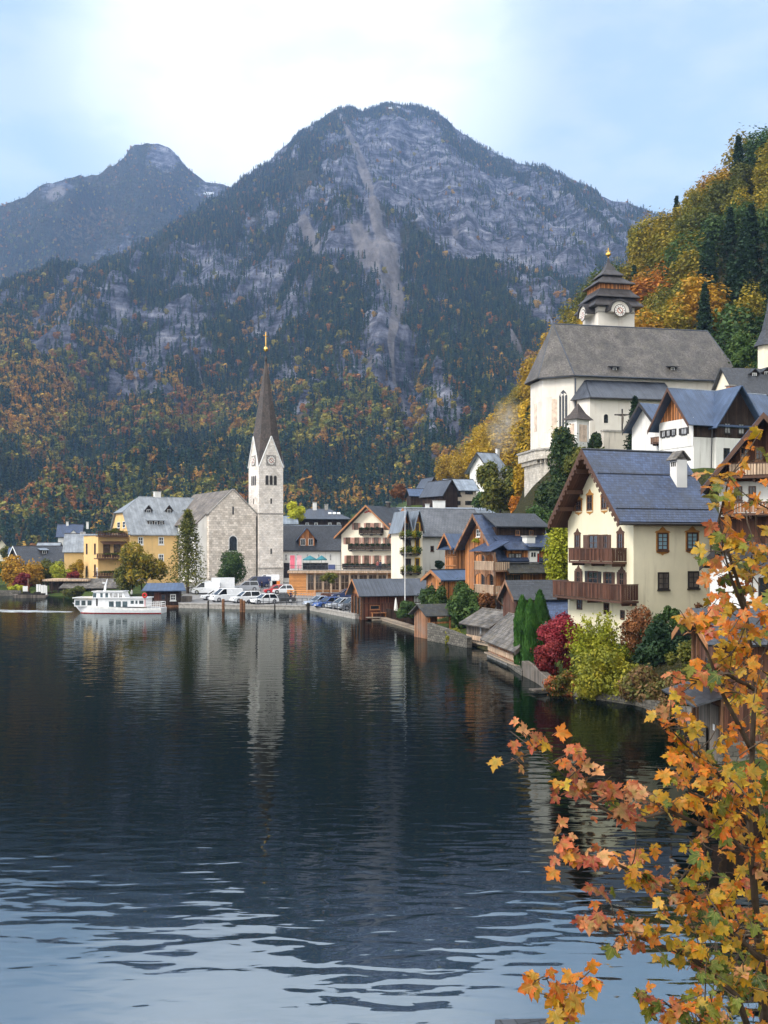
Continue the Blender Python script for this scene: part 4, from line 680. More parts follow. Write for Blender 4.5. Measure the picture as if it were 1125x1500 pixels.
simple_house('house', 'low grey metal roofed house tucked behind the stone church tower', 410, 850, 232, 8, 400, 434, 767, 757, 'u', 'dark wood', 'light metal', L=7, wins=[('R', 416, 769, 419, 774), ('R', 424, 769, 427, 774)])
b = House('cafe_pavilion', 'flat roofed orange timber cafe pavilion with large glass bays', 'cafe', 423.5, 866, 172, 3); W = b.a('R', 600); L = 7; b.ground(W, L, -.1); zt = b.z('R', 0, 838.5); b.box('wall', 'bright timber', .02, W, 1.2, L, -.8, zt); b.box('flat_roof', 'concrete', -.25, W + .2, -.45, L, zt + .005, zt + .28); b.box('fascia', 'pale wood', -.28, W + .2, -.5, -.455, zt - .12, zt + .3)
a1 = b.a('R', 448.5); b.box('front_wall', 'bright timber', 0, a1, 0, 1.19, -.8, zt)
xs_ = [448.5, 460, 472, 484, 497, 511, 524, 538, 552, 566]
m = MB()
for x in xs_: a = b.a('R', x); m.box(a + .01, a + .24, 0, .24, -.8, zt)
m.build('post', 'pale wood', b.root)
for x0_, x1_ in zip(xs_, xs_[1:]): b.win(('R', 1.2), x0_ + 2.2, 842, x1_ - .3, 864, 'pale wood', 'warm glass', .12, 2, 2, sill=False)
m = MB(); m.box(0, W, -.45, -.4, zt + .3, zt + .34)
for j in range(int(W / 1.5)): m.box(.05 + j * 1.5, .11 + j * 1.5, -.44, -.38, zt + .28, zt + 1.15)
m.box(0, W, -.44, -.38, zt + 1.1, zt + 1.16); m.box(0, W, -.43, -.39, zt + .7, zt + .74); m.build('terrace_railing', 'rail metal', b.root); cafe = b; cafe_zt = b.O.z + zt
# ---------------------------------------------------------------- cream hotel with the broad gable
b = House('guesthouse', 'cream guesthouse with a broad shuttered gable and three flower balconies', 'hotel', 597, 862, 178, 60); L = b.a('F', 500); W = 15; b.ground(W, L, -.2)
rp = 7.85; zr = HC + 59 * 181 / 1500 - b.O.z - .1; zl, zrr = b.z('F', L, 785) + .25, b.z('F', 0, 775); k = (zr - zl) / (L - rp); zrr = zr - k * rp
b.walls(W, L, 'u', rp, zr, zrr, zl, 'cream plaster'); b.roof('u', rp, zr, (-.8, zrr - k * .8), (L + .9, zl - k * .9), -1.1, W + .5, 'dark slate', trim=1, tm='trim orange', tw=.15, th=.22)
X = lambda q: q / 4.327 + 400; Yq = lambda q: q / 4.327 + 680
kw = dict(fr='trim brown', gl='warm glass', fw=.12, nx=2, ny=1, shut='pink shutter', sw=.5, sill=False)
for c in (527, 603, 655, 720): b.win('F', X(c - 12), Yq(374), X(c + 12), Yq(414), **kw)
for c in (475, 532, 592, 654, 725, 808): b.win('F', X(c - 13), Yq(466), X(c + 13), Yq(506), **kw)
for c in (481, 527, 594, 658, 735, 804): b.win('F', X(c - 13), Yq(580), X(c + 13), Yq(632), **kw)
for (p, q, t, u_, d) in ((543, 682, 402, 446, 1.0), (474, 754, 505, 547, 1.0), (437, 830, 632, 664, 1.2)):
    o, (a0, a1, z0, z1) = b.balc('F', X(p), X(q), Yq(t), Yq(u_), d, 'dark wood', 'trim dark', .2, posts=6)
    for j in range(int((a1 - a0) / 1.1)): leaves_at(o, (-d - .12, a0 + .6 + j * 1.1, z1 - .12), (.5, 1.0, .6), 160, 'dark green', .09, 'foliage', j)
m = MB(); a = rp; zz = zr - .95
for y_, z_, s_ in ((0, .0, .35), (-.4, -.12, .3), (.4, -.12, .3), (-.75, -.2, .22), (.75, -.2, .22)): b.fbox(m, 'F', a + y_ - s_ / 2, a + y_ + s_ / 2, zz + z_, zz + z_ + .28, -.01, .06)
m.build('gable_ornament', 'red paint', b.root); b.chimney(7, rp, zr - .5, zr + 1.0, .6, .6, 'trim dark')
# narrow yellow facade with twin timber gables
b = House('narrow_house', 'narrow yellow house with timber gables and plant filled balconies', 'house', 590, 862, 143, 10); W = b.a('R', 619); L = 9; b.ground(W, L, -.2); ze, zr = b.z('R', 0, 778), b.z('R', 0, 748); b.box('wall', 'cream plaster', 0, W, 0, L, -1, ze)
wm = W * .5
for (x0_, x1_, mt) in ((-.3, wm - .02, 'trim orange'), (wm + .02, W + .3, 'orange wood')):
    xm_ = (x0_ + x1_) / 2; m = MB(); m.prism([(x0_ + .2, .6, ze), (x1_ - .2, .6, ze), (xm_, .6, zr - .15)], (0, L - .6, 0)); o = m.build('gable', 'orange wood', b.root); r = MB()
    for e in (x0_, x1_): r.slab([(xm_, -.6, zr), (xm_, L, zr), (e, L, ze - .3), (e, -.6, ze - .3)], .12)
    r.build('gable_roof', 'light metal', o)
for yt, yb_, j in ((783, 788.5, 0), (806, 812, 1), (834, 841, 2)):
    o, (a0, a1, z0, z1) = b.balc('R', 587 + j, 617, yt, yb_, 1.4, 'dark wood', 'trim dark', .2, posts=4)
    for q in range(4): leaves_at(o, (a0 + .4 + q * (a1 - a0 - .8) / 3, -1.5, z1 + .1), (1.3, .9, 1.2), 260, ('yellow green', 'green')[q % 2], .12, 'foliage', q)
    b.winm('R', W * .62, W * .85, z0 + .2, z0 + 2.2, 'yellow paint', 'warm glass', .35, 1, 1, sill=False, name='balcony_door'); b.winm('R', W * .15, W * .4, z0 + .8, z0 + 2.1, 'trim brown', 'glass', .1, 2, 1, sill=False)
# white house with the patterned slate roof
b = House('house', 'plain white house with a large patterned slate roof above the brown boathouse', 'house', 615, 864, 153, 24); W = b.a('R', 716); L = 10; b.ground(W, L, -.2); ze = b.z('R', 0, 783); zr = HC + (HY - 746.5) / F * 157 - b.O.z; k = (zr - ze) / 5
b.walls(W, L, 'u', 5, zr, ze, ze, 'white plaster'); b.roof('u', 5, zr, (-.6, ze - k * .6), (10.6, ze - k * .6), -.5, W + .3, 'patterned slate', trim=1, tm='trim orange', th=.2); b.ridge('u', 5, zr + .25, -.5, W + .3, 'grey metal')
m = MB(); m.box(.6, 6.5, -.75, -.68, 2.7, 2.76)
for j in range(6): m.box(.6 + j * 1.15, .66 + j * 1.15, -.75, -.69, 1.6, 2.7)
m.box(.6, 6.5, -.77, -.0, 1.45, 1.6); m.build('gallery_railing', 'rail metal', b.root); b.win('R', 631, 800, 635, 807, nx=1, fr='trim brown')
b = House('house', 'broad pale metal roof behind the patterned slate roof', 'house', 592, 850, 185, 6); W = b.a('R', 722); b.ground(W, 9); b.box('wall', 'cream plaster', 0, W, 0, 9, -1, b.z('R', 0, 752)); m = MB(); z0 = b.z('R', 0, 752); m.slab([(-.4, -.5, z0), (W + .4, -.5, z0), (W + .4, 9, z0 + 1.3), (-.4, 9, z0 + 1.3)], .15); m.build('roof', 'light metal', b.root); b.chimney(b.a(('R', 6), 643), 6, z0 + .4, z0 + 2.5, 2.2, 1.2); b.chimney(b.a(('R', 6), 566 + 60), 6, z0 + .4, z0 + 1.9, .7, .7)
# ---------------------------------------------------------------- houses up the valley
b = simple_house('house', 'beige house with a light metal roof and small shuttered windows up the slope', 659, 748, 210, 12, 652, 698, 717.5, 703, 'u', 'beige plaster', 'light metal', L=8, wins=[('R', x - 2.6, y, x + 2.6, y + 5.5) for x in (669, 687) for y in (718.5, 734)], wk=dict(fr='trim dark', gl='glass', shut='trim dark', sw=.5, nx=2, sill=False))
simple_house('barn', 'dark gabled barn leaning against the beige hillside house', 650, 750, 205, 30, 645, 662, 722, 704, 'v', 'dark wood', 'dark metal', L=8, W=3.4)
b = simple_house('chalet', 'little white and brown chalet with a balcony beyond the dark barn', 627, 735, 250, 20, 624, 643, 713, 700, 'v', 'white plaster', 'dark metal', L=7, gable='dark wood', wins=[('R', 630, 715, 633, 719), ('R', 637, 715, 640, 719)]); b.balc('R', 626, 642, 722, 726, 1.0)
simple_house('shed', 'low grey blue roofed shed at the mouth of the valley', 602, 740, 240, 8, 598, 622, 726, 717, 'u', 'dark wood', 'blue metal', L=6)
b = simple_house('house', 'tall white house high on the slope with smoke over its grey roof', 718, 724, 230, 30, 707, 738, 686, 664, 'u', 'white plaster', 'light metal', L=8, over=.9, wins=[('F', 712, 694, 714.5, 700), ('F', 712, 705, 714.5, 711)]); smoke_at = b.O + Vector((5, 6, 10)); b.chimney(5, 4, b.zr - 1, b.zr + 1.2, .7, .7)
# ---------------------------------------------------------------- brown boathouse by the car park
b = House('boathouse', 'red brown boathouse with a grey ribbed roof and a small window, beside the flagpole', 'boathouse', 531, 905, 125, 18); W = b.a('R', 648); L = 4.4; b.ground(W, L, -.5, .2); ze = b.z('R', 0, 868.5); zr = HC + (HY - 849.5) / F * 127 - b.O.z; k = (zr - ze) / 2.2
b.walls(W, L, 'u', 2.2, zr, ze, ze, 'red wood'); b.roof('u', 2.2, zr, (-.7, ze - k * .7), (5.1, ze - k * .7), -.7, W + .3, 'dark metal', trim=2, tm='trim orange', th=.12, tw=.12)
m = MB(); m.prism([(-.05, .1, ze - .2), (-.05, L - .1, ze - .2), (-.05, 2.2, zr - .08)], (.045, 0, 0)); m.build('gable_cladding', 'orange wood', b.root)
b.win('R', 542.5, 887, 555.5, 892.5, 'trim orange', 'glass', .08, 1, 1); a0, a1, z0, z1 = b.rect('R', 559, 884, 571, 903); m = MB(); b.fbox(m, 'R', a0, a1, z0, z1, -.02, .05); m.build('door', 'brown wood', b.root)
m = MB(); b.fbox(m, 'R', .0, W, 1.72, 1.8, -.02, .06); b.fbox(m, 'R', -.05, .12, -.5, ze, -.02, .09); m.build('batten', 'trim brown', b.root)
m = MB(); b.fbox(m, 'F', .4, 4.0, .1, 2.4, -.01, .03); m.build('opening', 'trim dark', b.root); m = MB()
for q in (.2, 1.6, 3.0, 4.2): m.tube((-.12, q, -1), (-.12, q, 2.6), .1)
m.build('post', 'pile wood', b.root); m = MB(); b.fbox(m, 'R', 1.0, 3.0, .55, .62, .1, .5)
for q in (1.1, 2.8): b.fbox(m, 'R', q, q + .1, -.1, .55, .15, .45)
m.build('bench', 'orange wood', b.root); b.win('R', 607, 874, 616, 884, 'trim white', 'curtained glass', .06, 2, 1)
m = MB(); m.box(.4, 6, -1.2, -.02, .02, .1); m.box(.8, 6, -1.9, -1.2, -.25, -.12); m.build('step', 'deck wood', b.root)
# ---------------------------------------------------------------- small timber sheds
b = simple_house('timber_shed', 'orange timber shed with a shiny blue metal roof behind the shrubs', 648, 876, 110, 28, 624.5, 688.5, 849, 837.5, 'u', 'orange wood', 'blue metal', over=.45, trim='trim orange', gr=False, wz=-3, wins=[('F', 631, 853, 634, 858)], wk=dict(nx=1, fr='trim orange'))
b = House('timber_annex', 'tall orange timber annex with flared blue roofs left of the big chalet', 'house', 668.5, 872, 116, 32); L = b.a('F', 652); W = b.a('R', 686); ze, zr = b.z('R', 0, 803), b.z('R', 0, 780)
b.walls(W, L, 'u', L / 2, zr - .25, ze + .35, ze + .35, 'orange wood', zb=-3); k = (zr - ze - .3) / (L / 2); b.roof('u', L / 2, zr - .2, (-.25, ze - .1), (L + .25, ze - .1), -.9, W + .3, 'blue metal', trim=1, tm='trim orange', th=.1)
hood(b, 'F', -.4, L + .5, ze + .25, .9, .45, 'blue metal'); hood(b, 'R', -.7, W + .2, ze + .25, .8, .45, 'blue metal'); b.win('F', 657, 806, 661, 812, nx=2, fr='trim orange'); b.win('F', 663, 806, 666, 812, nx=1, fr='trim orange'); m = MB(); b.fbox(m, 'F', 0, L, ze - 2.05, ze - 1.9, -.01, .08); b.fbox(m, 'F', 0, L, ze - 1.0, ze - .9, -.01, .06); m.build('batten', 'trim orange', b.root)
# ---------------------------------------------------------------- the big timber chalet
b = House('chalet', 'big orange timber chalet with stacked blue slate roofs, dormers and an arched loggia', 'chalet', 738, 898, 100, 25); W = 6.3; L = 7.6; b.ground(W, L, -.6); rp, zr = 4.45, 9.6; k = .965; zA, zB = zr - k * rp, zr - k * (L - rp)
b.walls(W, L, 'u', rp, zr, zA, zB, 'orange wood', zb=2.0); b.box('base_wall', 'white plaster', .03, W - .03, .03, L, -3, 1.995)
b.roof('u', rp, zr, (-.35, zA - k * .35), (L + .5, zB - k * .5), -.95, W + .35, 'blue slate', trim=2, tm='weathered wood', tw=.2, th=.16); b.ridge('u', rp, zr + .2, -.95, W + .35, 'dark slate', .09)
sl = (0, zA, rp, zr)
# upper shed dormer
yd = 2.15; m = MB(); m.box(.45, W - .05, yd, yd + 1.2, 7.2, 8.45); o = m.build('dormer', 'dark wood', b.root); r = MB(); r.slab([(.1, yd - .55, 8.4), (W + .2, yd - .55, 8.4), (W + .2, rp + .05, 9.82), (.1, rp + .05, 9.82)], .12); r.build('dormer_roof', 'dark slate', o)
for x in (758, 778): b.win(('R', yd), x - 2.6, 777, x + 2.6, 783.5, 'weathered wood', 'glass', .07, 2, 1, parent=o)
# lower shed dormer and pent roof
yd = -.12; m = MB(); m.box(.3, W - .9, yd, 1.6, 4.6, 6.15); o = m.build('dormer', 'orange wood', b.root); r = MB(); r.slab([(.0, yd - .5, 6.1), (W - .5, yd - .5, 6.1), (W - .5, 2.0, 7.45), (.0, 2.0, 7.45)], .12); r.build('dormer_roof', 'blue slate', o)
b.win(('R', yd), 745, 811, 753.5, 822.5, 'trim dark', 'curtained glass', .08, 2, 2, parent=o); b.win(('R', yd), 755, 811, 763.5, 822.5, 'trim dark', 'curtained glass', .08, 2, 2, parent=o)
hood(b, 'R', -.25, W - .2, 4.95, 1.5, 1.1, 'mossy slate', .14, 'pent_roof')
a0 = b.a(('R', yd), 773); a1 = b.a(('R', yd), 787); m = MB(); m.box(a0, a1, yd - .35, 1.0, 4.75, 6.35); o = m.build('bay', 'white plaster', b.root); b.winm(('R', yd - .35), a0 + .2, a0 + .35, 5.5, 5.9, 'trim dark', 'glass', .05, 1, 1, sill=False, parent=o); b.winm(('R', yd - .35), a0 + .5, a0 + .65, 5.5, 5.9, 'trim dark', 'glass', .05, 1, 1, sill=False, parent=o); b.winm(('R', yd - .35), a1 - .22, a1 - .06, 4.9, 5.8, 'trim dark', 'red paint', .04, 1, 1, sill=False, name='door', parent=o)
b.chimney((a0 + a1) / 2, .55, 6.36, 7.45, 1.0, .8); hood(b, ('R', .1), a0 - .3, a1 + .5, 6.75, 1.0, .35, 'blue slate', name='chimney_roof')
for x in (747, 757): b.win('R', x - 4, 843, x + 4, 852, 'trim dark', 'warm glass', .08, 2, 1)
b.win('R', 741, 843.5, 743.5, 853.5, nx=1, fr='trim orange'); m = MB(); b.fbox(m, 'R', W - 1.2, W + 1.4, 0, 3.2, -2, -.05); m.build('side_wall', 'white plaster', b.root); hood(b, ('R', .5), W - .2, W + 1.7, 4.9, 1.0, .7, 'mossy slate', name='side_roof')
# loggia on the gable side
g0, g1 = -1.7, 0; y0, y1 = b.a(('F', -1.7), 724), b.a(('F', -1.7), 694); m = MB(); lv = [1.75, 4.05, 5.95]
for z in lv[:2]: m.box(-1.7, -.01, y0, y1, z, z + .14)
for yy in (y0, (y0 + y1) / 2 - .3, y1 - .16):
    m.box(-1.7, -1.54, yy, yy + .16, 1.9 - .14, lv[2])
for yy in (y0 + .4, y1 - .5): m.tube((-1.6, yy, 1.75), (-.1, yy, .4), .07, n=5)
for z0_, z1_ in ((lv[0], lv[1]), (lv[1], lv[2])):
    for p, q in ((y0, (y0 + y1) / 2 - .3), ((y0 + y1) / 2 - .3, y1)):
        c, h = (p + q) / 2 + .05, (q - p) / 2 - .08; pts = [(-1.66, p + .1, z1_ - .003), (-1.66, p + .1, z1_ - .75)] + [(-1.66, c - h * math.cos(math.pi * t / 8), z1_ - .75 + .55 * math.sin(math.pi * t / 8)) for t in range(1, 8)] + [(-1.66, q, z1_ - .75), (-1.66, q, z1_ - .003)]
        for j in range(len(pts) - 1):
            A, B = Vector(pts[j]), Vector(pts[j + 1])
            if j and j < len(pts) - 2: m.prism([A, B, Vector((-1.66, B.y, z1_ - .005)), Vector((-1.66, A.y, z1_ - .005))], (.1, 0, 0))
o = m.build('loggia', 'weathered wood', b.root); r = MB()
for z in lv[:2]:
    for j in range(18): c = y0 + (y1 - y0) * (j + .5) / 18; r.box(-1.7, -1.66, c - .075, c + .075, z + .16, z + .95)
    r.box(-1.73, -1.62, y0, y1, z + .95, z + 1.02)
    for j in range(7): c = -1.6 + j * .24; r.box(c, c + .17, y0, y0 + .03, z + .16, z + .95)
r.build('railing', 'pale wood', o); hood(b, 'F', y0 - .1, y1 + .2, 6.95, 2.1, .95, 'blue slate', name='loggia_roof')
b.win('F', 698.5, 776, 703.5, 786, 'trim white', 'glass', .08, 2, 2); leaves_at(b.root, (-.3, 5.0, 7.1), (.5, 1.6, .5), 200, 'lime', .09); b.winm('F', 1.6, 2.5, 2.2, 4.0, 'trim brown', 'glass', .1, 2, 2); b.winm('F', 3.2, 4.1, 4.3, 6, 'trim brown', 'glass', .1, 2, 2); b.winm('F', 3.4, 4.2, 2.2, 3.9, 'trim brown', 'glass', .1, 2, 1)
m = MB(); b.fbox(m, 'F', .5, 1.3, 0, 1.8, -.02, .05); b.fbox(m, 'R', .55, 1.35, 0, 1.7, -.02, .05); m.build('door', 'trim brown', b.root); m = MB(); b.fbox(m, 'F', 1.6, 2.6, 0, 1.75, -.01, .06); m.build('door', 'pale wood', b.root)
m = MB(); m.tube((.05, -.3, 4.3), (.12, -.12, 0), .05); m.tube((-.3, -.55, zA - .4), (W, -.55, zA - .4), .07); m.build('gutter', 'gutter', b.root)
# ---------------------------------------------------------------- dark roofed shed behind the thujas
b = House('shed', 'long low shed with a dark blue slate roof between the chalet and the cream house', 'shed', 757, 905, 86, 12); W = b.a('R', 842); b.ground(W, 3.5, -1); ze, zr = b.z('R', 0, 877), b.z('R', 0, 854.5) + .1; b.walls(W, 3.6, 'u', 1.8, zr, ze, ze, 'brown wood', zb=-3); b.roof('u', 1.8, zr, (-.4, ze - .2), (4.0, ze - .2), -.4, W, 'dark slate', trim=1, tm='weathered wood', th=.12)
m = MB(); m.slab([(2.2, -2.6, ze - 1.75), (W, -2.6, ze - 1.75), (W, -.05, ze - .25), (2.2, -.05, ze - .25)], .12); m.build('lower_roof', 'blue slate', b.root); m = MB(); m.box(2.3, W, -2.4, -.06, -1, ze - 1.8); m.build('lower_wall', 'brown wood', b.root); m = MB(); m.tube((1.9, -3.3, ze - 3.1), (1.7, -.4, ze - .6), .12); m.build('beam', 'weathered wood', b.root)
# ---------------------------------------------------------------- grey shingle boathouses on the water
def boathouse(label, xc, yb, Y, a, L, W, ye, zr, wall, win=None):
    b = House('boathouse', label, 'boathouse', xc, yb, Y, a, 'grey shingle boathouses on the water'); b.O.z = 0; b.root.location.z = 0; ze = HC + (HY - ye) / F * (b.O.y) ; k = (zr - ze) / (W / 2)
    b.walls(W, L, 'v', W / 2, zr, ze, ze, wall, zb=.38); b.roof('v', W / 2, zr, (-.55, ze - k * .55), (W + .5, ze - k * .5), -.5, L + .4, 'grey shingle', trim=2, tm='grey wood', th=.13); b.ridge('v', W / 2, zr + .16, -.5, L + .4, 'grey wood', .08)
    m = MB(); b.fbox(m, 'F', -.05, L + .05, -.6, .38, -.5, .1); m.build('plinth', 'concrete', b.root); m = MB(); b.fbox(m, 'F', 0, L, .55, .95, -.02, .05); m.build('skirting_board', 'pale wood', b.root); m = MB(); b.fbox(m, ('F', 0), 0, L, .28, .4, .1, .35); m.build('walkway', 'deck wood', b.root)
    if win: b.winm('F', *win, 'grey wood', 'curtained glass', .06, 1, 2)
    return b
boathouse('weathered grey plank boathouse with a shingle roof and a small pale window', 721, 952, 89, 20.7, 5.2, 3.6, 916, 3.1, 'grey wood', (2.0, 2.45, 1.15, 1.9))
boathouse('reddish plank boathouse with a shingle roof next to the thujas', 762, 984, 74, 8, 9.6, 3.6, 946.5, 3.35, 'weathered wood')
# ---------------------------------------------------------------- cream house with the blue roof
b = House('house', 'big pale yellow house with a steep blue slate roof and brown balconies above the garden', 'house', 928, 915, 68, 20); L = b.a('F', 832); W = b.a('R', 1047); b.ground(W, L, -1.2, .3); rp = L / 2; zr = HC + 140 * 71.6 / 1500 - b.O.z - .15; ze = HC + 35 * 67 / 1500 - b.O.z - .1; k = (zr - ze) / (rp + .45); zw = zr - k * rp
b.walls(W, L, 'u', rp, zr, zw, zw, 'pale yellow plaster', zb=-3.5); b.roof('u', rp, zr, (-.45, ze), (L + .45, ze), -1.4, W + .3, 'blue slate', th=.2)
m = MB()
for E in (-.45, L + .45): m.prism([(-1.38, rp, zr - .03), (-1.38, E, ze - .03), (W, E, ze - .03), (W, rp, zr - .03)], (0, 0, -.06))
m.build('soffit', 'brown wood', b.root)
m = MB(); nS = 15
for E in (-.47, L + .47):
    A, B = Vector((-1.44, rp, zr + .28)), Vector((-1.44, E, ze + .28)); m.prism([A, B, B - Vector((0, 0, .42)), A - Vector((0, 0, .42))], (.05, 0, 0))
    for j in range(nS): q = A.lerp(B, (j + .5) / nS) - Vector((0, 0, .42)); m.prism([q + Vector((0, -.16, .16 * (1 if E < 0 else -1) * 0 + .02)), q + Vector((0, .16, .02)), q + Vector((0, .1, -.16)), q + Vector((0, 0, -.24)), q + Vector((0, -.1, -.16))], (.04, 0, 0))
m.build('bargeboard', 'trim brown', b.root)
m = MB()
for q in (0, .9, 2.2, 3.3): m.box(-1.3, .1, rp - q - .08, rp - q + .08, zr - k * q - .42, zr - k * q - .12); m.box(-1.3, .1, rp + q - .08, rp + q + .08, zr - k * q - .421, zr - k * q - .121)
m.build('rafter', 'trim brown', b.root); m = MB(); m.tube((-1.4, -.55, ze + .02), (W + .3, -.55, ze + .02), .085); m.tube((W - .5, -.5, ze - .1), (W - .4, -.12, ze - .7), .05); m.tube((W - .4, -.1, ze - .7), (W - .4, -.1, .2), .05); m.build('gutter', 'gutter', b.root); b.ridge('u', rp, zr + .24, -1.4, W + .3, 'dark slate', .09)
m = MB()
for q in (2.35, .15):
    zz = zw + (q) * k + .2 if q > 1 else ze + .75 * k * .9
    yy = (zr - zz) / k; yy = rp - yy
    for dz in (.22, .34): m.tube((-1.2, yy - .02, zz + dz), (W, yy - .02, zz + dz), .028, n=5)
    for j in range(9): xx = -1.1 + j * (W + 1.0) / 8; m.tube((xx, yy, zz + .1), (xx, yy - .02, zz + .4), .03, n=5)
m.build('snow_guard', 'rail metal', b.root)
xcx = b.a(('R', 2.1), 994); zc0 = zw + 1.6 * k; m = MB(); m.box(xcx - .42, xcx + .42, 1.7, 2.5, zc0 - .4, zc0 + 2.35); o = m.build('chimney', 'white plaster', b.root); c = MB()
for sgn in (-1, 1): c.slab([(xcx, 1.55, zc0 + 2.95), (xcx, 2.65, zc0 + 2.95), (xcx + sgn * .62, 2.65, zc0 + 2.3), (xcx + sgn * .62, 1.55, zc0 + 2.3)], .07)
c.prism([(xcx - .42, 1.72, zc0 + 2.35), (xcx + .42, 1.72, zc0 + 2.35), (xcx, 1.72, zc0 + 2.9)], (0, .76, 0)); c.build('cap', 'grey shingle', o); c = MB()
for j in range(3): c.box(xcx - .45, xcx - .415, 1.85 + j * .2, 1.95 + j * .2, zc0 + 1.9, zc0 + 2.2)
c.build('vent', 'trim dark', o)
G = dict(fr='trim brown', gl='glass', fw=.1, nx=2, ny=2, sill=False, sur='gold trim')
Zx = lambda q: q / 3.75 + 780; Zy = lambda q: q / 3.75 + 620
b.win('F', Zx(240), Zy(425), Zx(268), Zy(478), **G); b.win('F', Zx(303), Zy(398), Zx(328), Zy(474), **G); b.win('F', Zx(382), Zy(405), Zx(408), Zy(468), **G)
B_ = dict(fr='trim brown', gl='glass', fw=.1, nx=2, ny=2, sill=False)
b.win('F', Zx(236), Zy(612), Zx(259), Zy(682), sur='trim brown', **B_); b.win('F', Zx(470), Zy(606), Zx(497), Zy(700), sur='trim brown', **B_); b.win('F', Zx(312), Zy(615), Zx(360), Zy(700), shut='shutter brown', sw=.6, **B_); b.win('F', Zx(388), Zy(615), Zx(412), Zy(700), shut='shutter brown', sw=.7, **B_)
b.win('F', Zx(243), Zy(812), Zx(264), Zy(880), shut='shutter brown', sw=.4, sur='trim brown', **B_); b.win('F', Zx(308), Zy(815), Zx(360), Zy(892), shut='trim dark', sw=.3, **B_); b.win('F', Zx(402), Zy(820), Zx(440), Zy(898), shut='shutter brown', sw=.25, **B_); b.win('F', Zx(480), Zy(820), Zx(503), Zy(896), shut='shutter brown', sw=.5, sur='trim brown', **B_)
b.win('F', Zx(247), Zy(965), Zx(272), Zy(1020), **B_); b.win('F', Zx(395), Zy(990), Zx(420), Zy(1045), **B_); b.win('F', Zx(486), Zy(1030), Zx(505), Zy(1075), **B_)
b.win('R', Zx(688), Zy(605), Zx(740), Zy(694), fr='trim brown', gl='blue shutter', fw=.1, nx=2, ny=4, sill=True, sur='gold trim'); b.win('R', Zx(850), Zy(603), Zx(904), Zy(690), fr='trim brown', gl='blue shutter', fw=.1, nx=2, ny=4, sill=True, sur='gold trim')
for (x_, y_) in ((718, 865), (883, 859)):
    o = b.win('R', Zx(x_ - 27), Zy(y_ - 43), Zx(x_ + 27), Zy(y_ + 44), fr='trim dark', gl='grey wood', fw=.1, nx=2, ny=3, sill=True)
a0, a1, z0, z1 = b.rect('R', Zx(675), Zy(1075), Zx(737), Zy(1005)); z0 = min(z0, z1 - 2); m = MB(); b.fbox(m, 'R', a0, a1, z1 - 2.0 if z1 > z0 else z0, max(z1, z0), -.02, .06); o = m.build('door', 'trim brown', b.root); m = MB(); b.fbox(m, 'R', a0 + .4, a1 - .4, max(z1, z0) - .45, max(z1, z0) - .15, .06, .08); m.build('sign', 'trim white', o)
b.balc('F', Zx(198), Zx(437), Zy(684), Zy(770), 1.15, 'brown wood', 'trim brown', .2, posts=5); o, q_ = b.balc('F', Zx(112), Zx(489), Zy(872), Zy(972), 1.3, 'brown wood', 'trim brown', .2, posts=7); yellow = b
# side balcony with outdoor stair at the far right of the house
m = MB(); m.box(W - .15, W + 2.2, -.9, 3, 4.3 - 1.0, 4.3 - .85); m.box(W - .15, W + 2.2, -.95, -.85, 4.25, 4.32); o = m.build('side_balcony', 'trim brown', b.root); r = MB()
for j in range(12): r.box(W - .1 + j * .19, W + .05 + j * .19, -.92, -.88, 3.5, 4.25)
r.build('railing', 'brown wood', o); m = MB(); m.box(W - .05, W + 2.0, .3, 4, 3.46, ze - .2); m.build('side_porch', 'orange wood', b.root)
m = MB()
for j in range(9): m.box(W - 2.1 + j * .3, W - 1.78 + j * .3, -1.6, -.75, -.2, .25 + j * .21)
o = m.build('stair', 'concrete', b.root); r = MB(); r.tube((W - 2.1, -1.62, 1.1), (W + .6, -1.62, 3.0), .035)
for j in range(10): r.tube((W - 2.1 + j * .3, -1.62, .2 + j * .21), (W - 2.1 + j * .3, -1.62, 1.1 + j * .21), .022)
r.build('handrail', 'rail metal', o); stair_post = b.root.matrix_basis
m = MB(); m.box(W - 2.75, W - 2.2, -1.75, -1.2, -.5, .9); m.box(W - 2.85, W - 2.1, -1.85, -1.1, .905, 1.05); o = m.build('gatepost', 'wall stone', b.root); leaves_at(o, (W - 2.48, -1.5, 1.25), (.6, .6, .5), 120, 'rust', .08, 'plants')
# ---------------------------------------------------------------- right-hand buildings
b = House('white_house', 'white house with dark timber gables and a blue standing seam roof on the slope', 'house', 1016, 690, 105, 22); L = b.a('F', 966); W = b.a('R', 1150); b.ground(W, L, .2); ze = b.z('R', 0, 614.5); rp = L / 2; zr = HC + (HY - 571) / F * 107.5 - b.O.z; k = (zr - ze) / rp; zm = b.z('R', 0, 640)
b.walls(W, L, None, 0, 0, zm, zm, 'white plaster'); b.walls(W + .02, L + .02, 'u', rp, zr - .05, ze, ze, 'dark wood', 'upper_wall', -.02, -.02, zm + .005); m = MB(); m.box(-.06, -.022, -.01, L, zm - .9, ze + .25); m.build('gable_plaster', 'white plaster', b.root); m = MB(); m.prism([(-.05, .05, ze + .26), (-.05, L - .05, ze + .26), (-.05, rp, zr - .15)], (.027, 0, 0)); m.build('gable_cladding', 'orange wood', b.root)
b.roof('u', rp, zr, (-.6, ze - k * .6), (L + .6, ze - k * .6), -1.1, W, 'blue metal', trim=1, tm='trim brown', th=.12, tw=.28); b.ridge('u', rp, zr + .15, -1.1, W, 'light metal', .07)
for x in (972, 979, 986.5): b.win(('F', -.05), x - 2.4, 631 - (x - 972) * .15, x + 2.4, 640 - (x - 972) * .15, 'trim dark', 'curtained glass', .07, 2, 1, shut='trim dark', sw=.35)
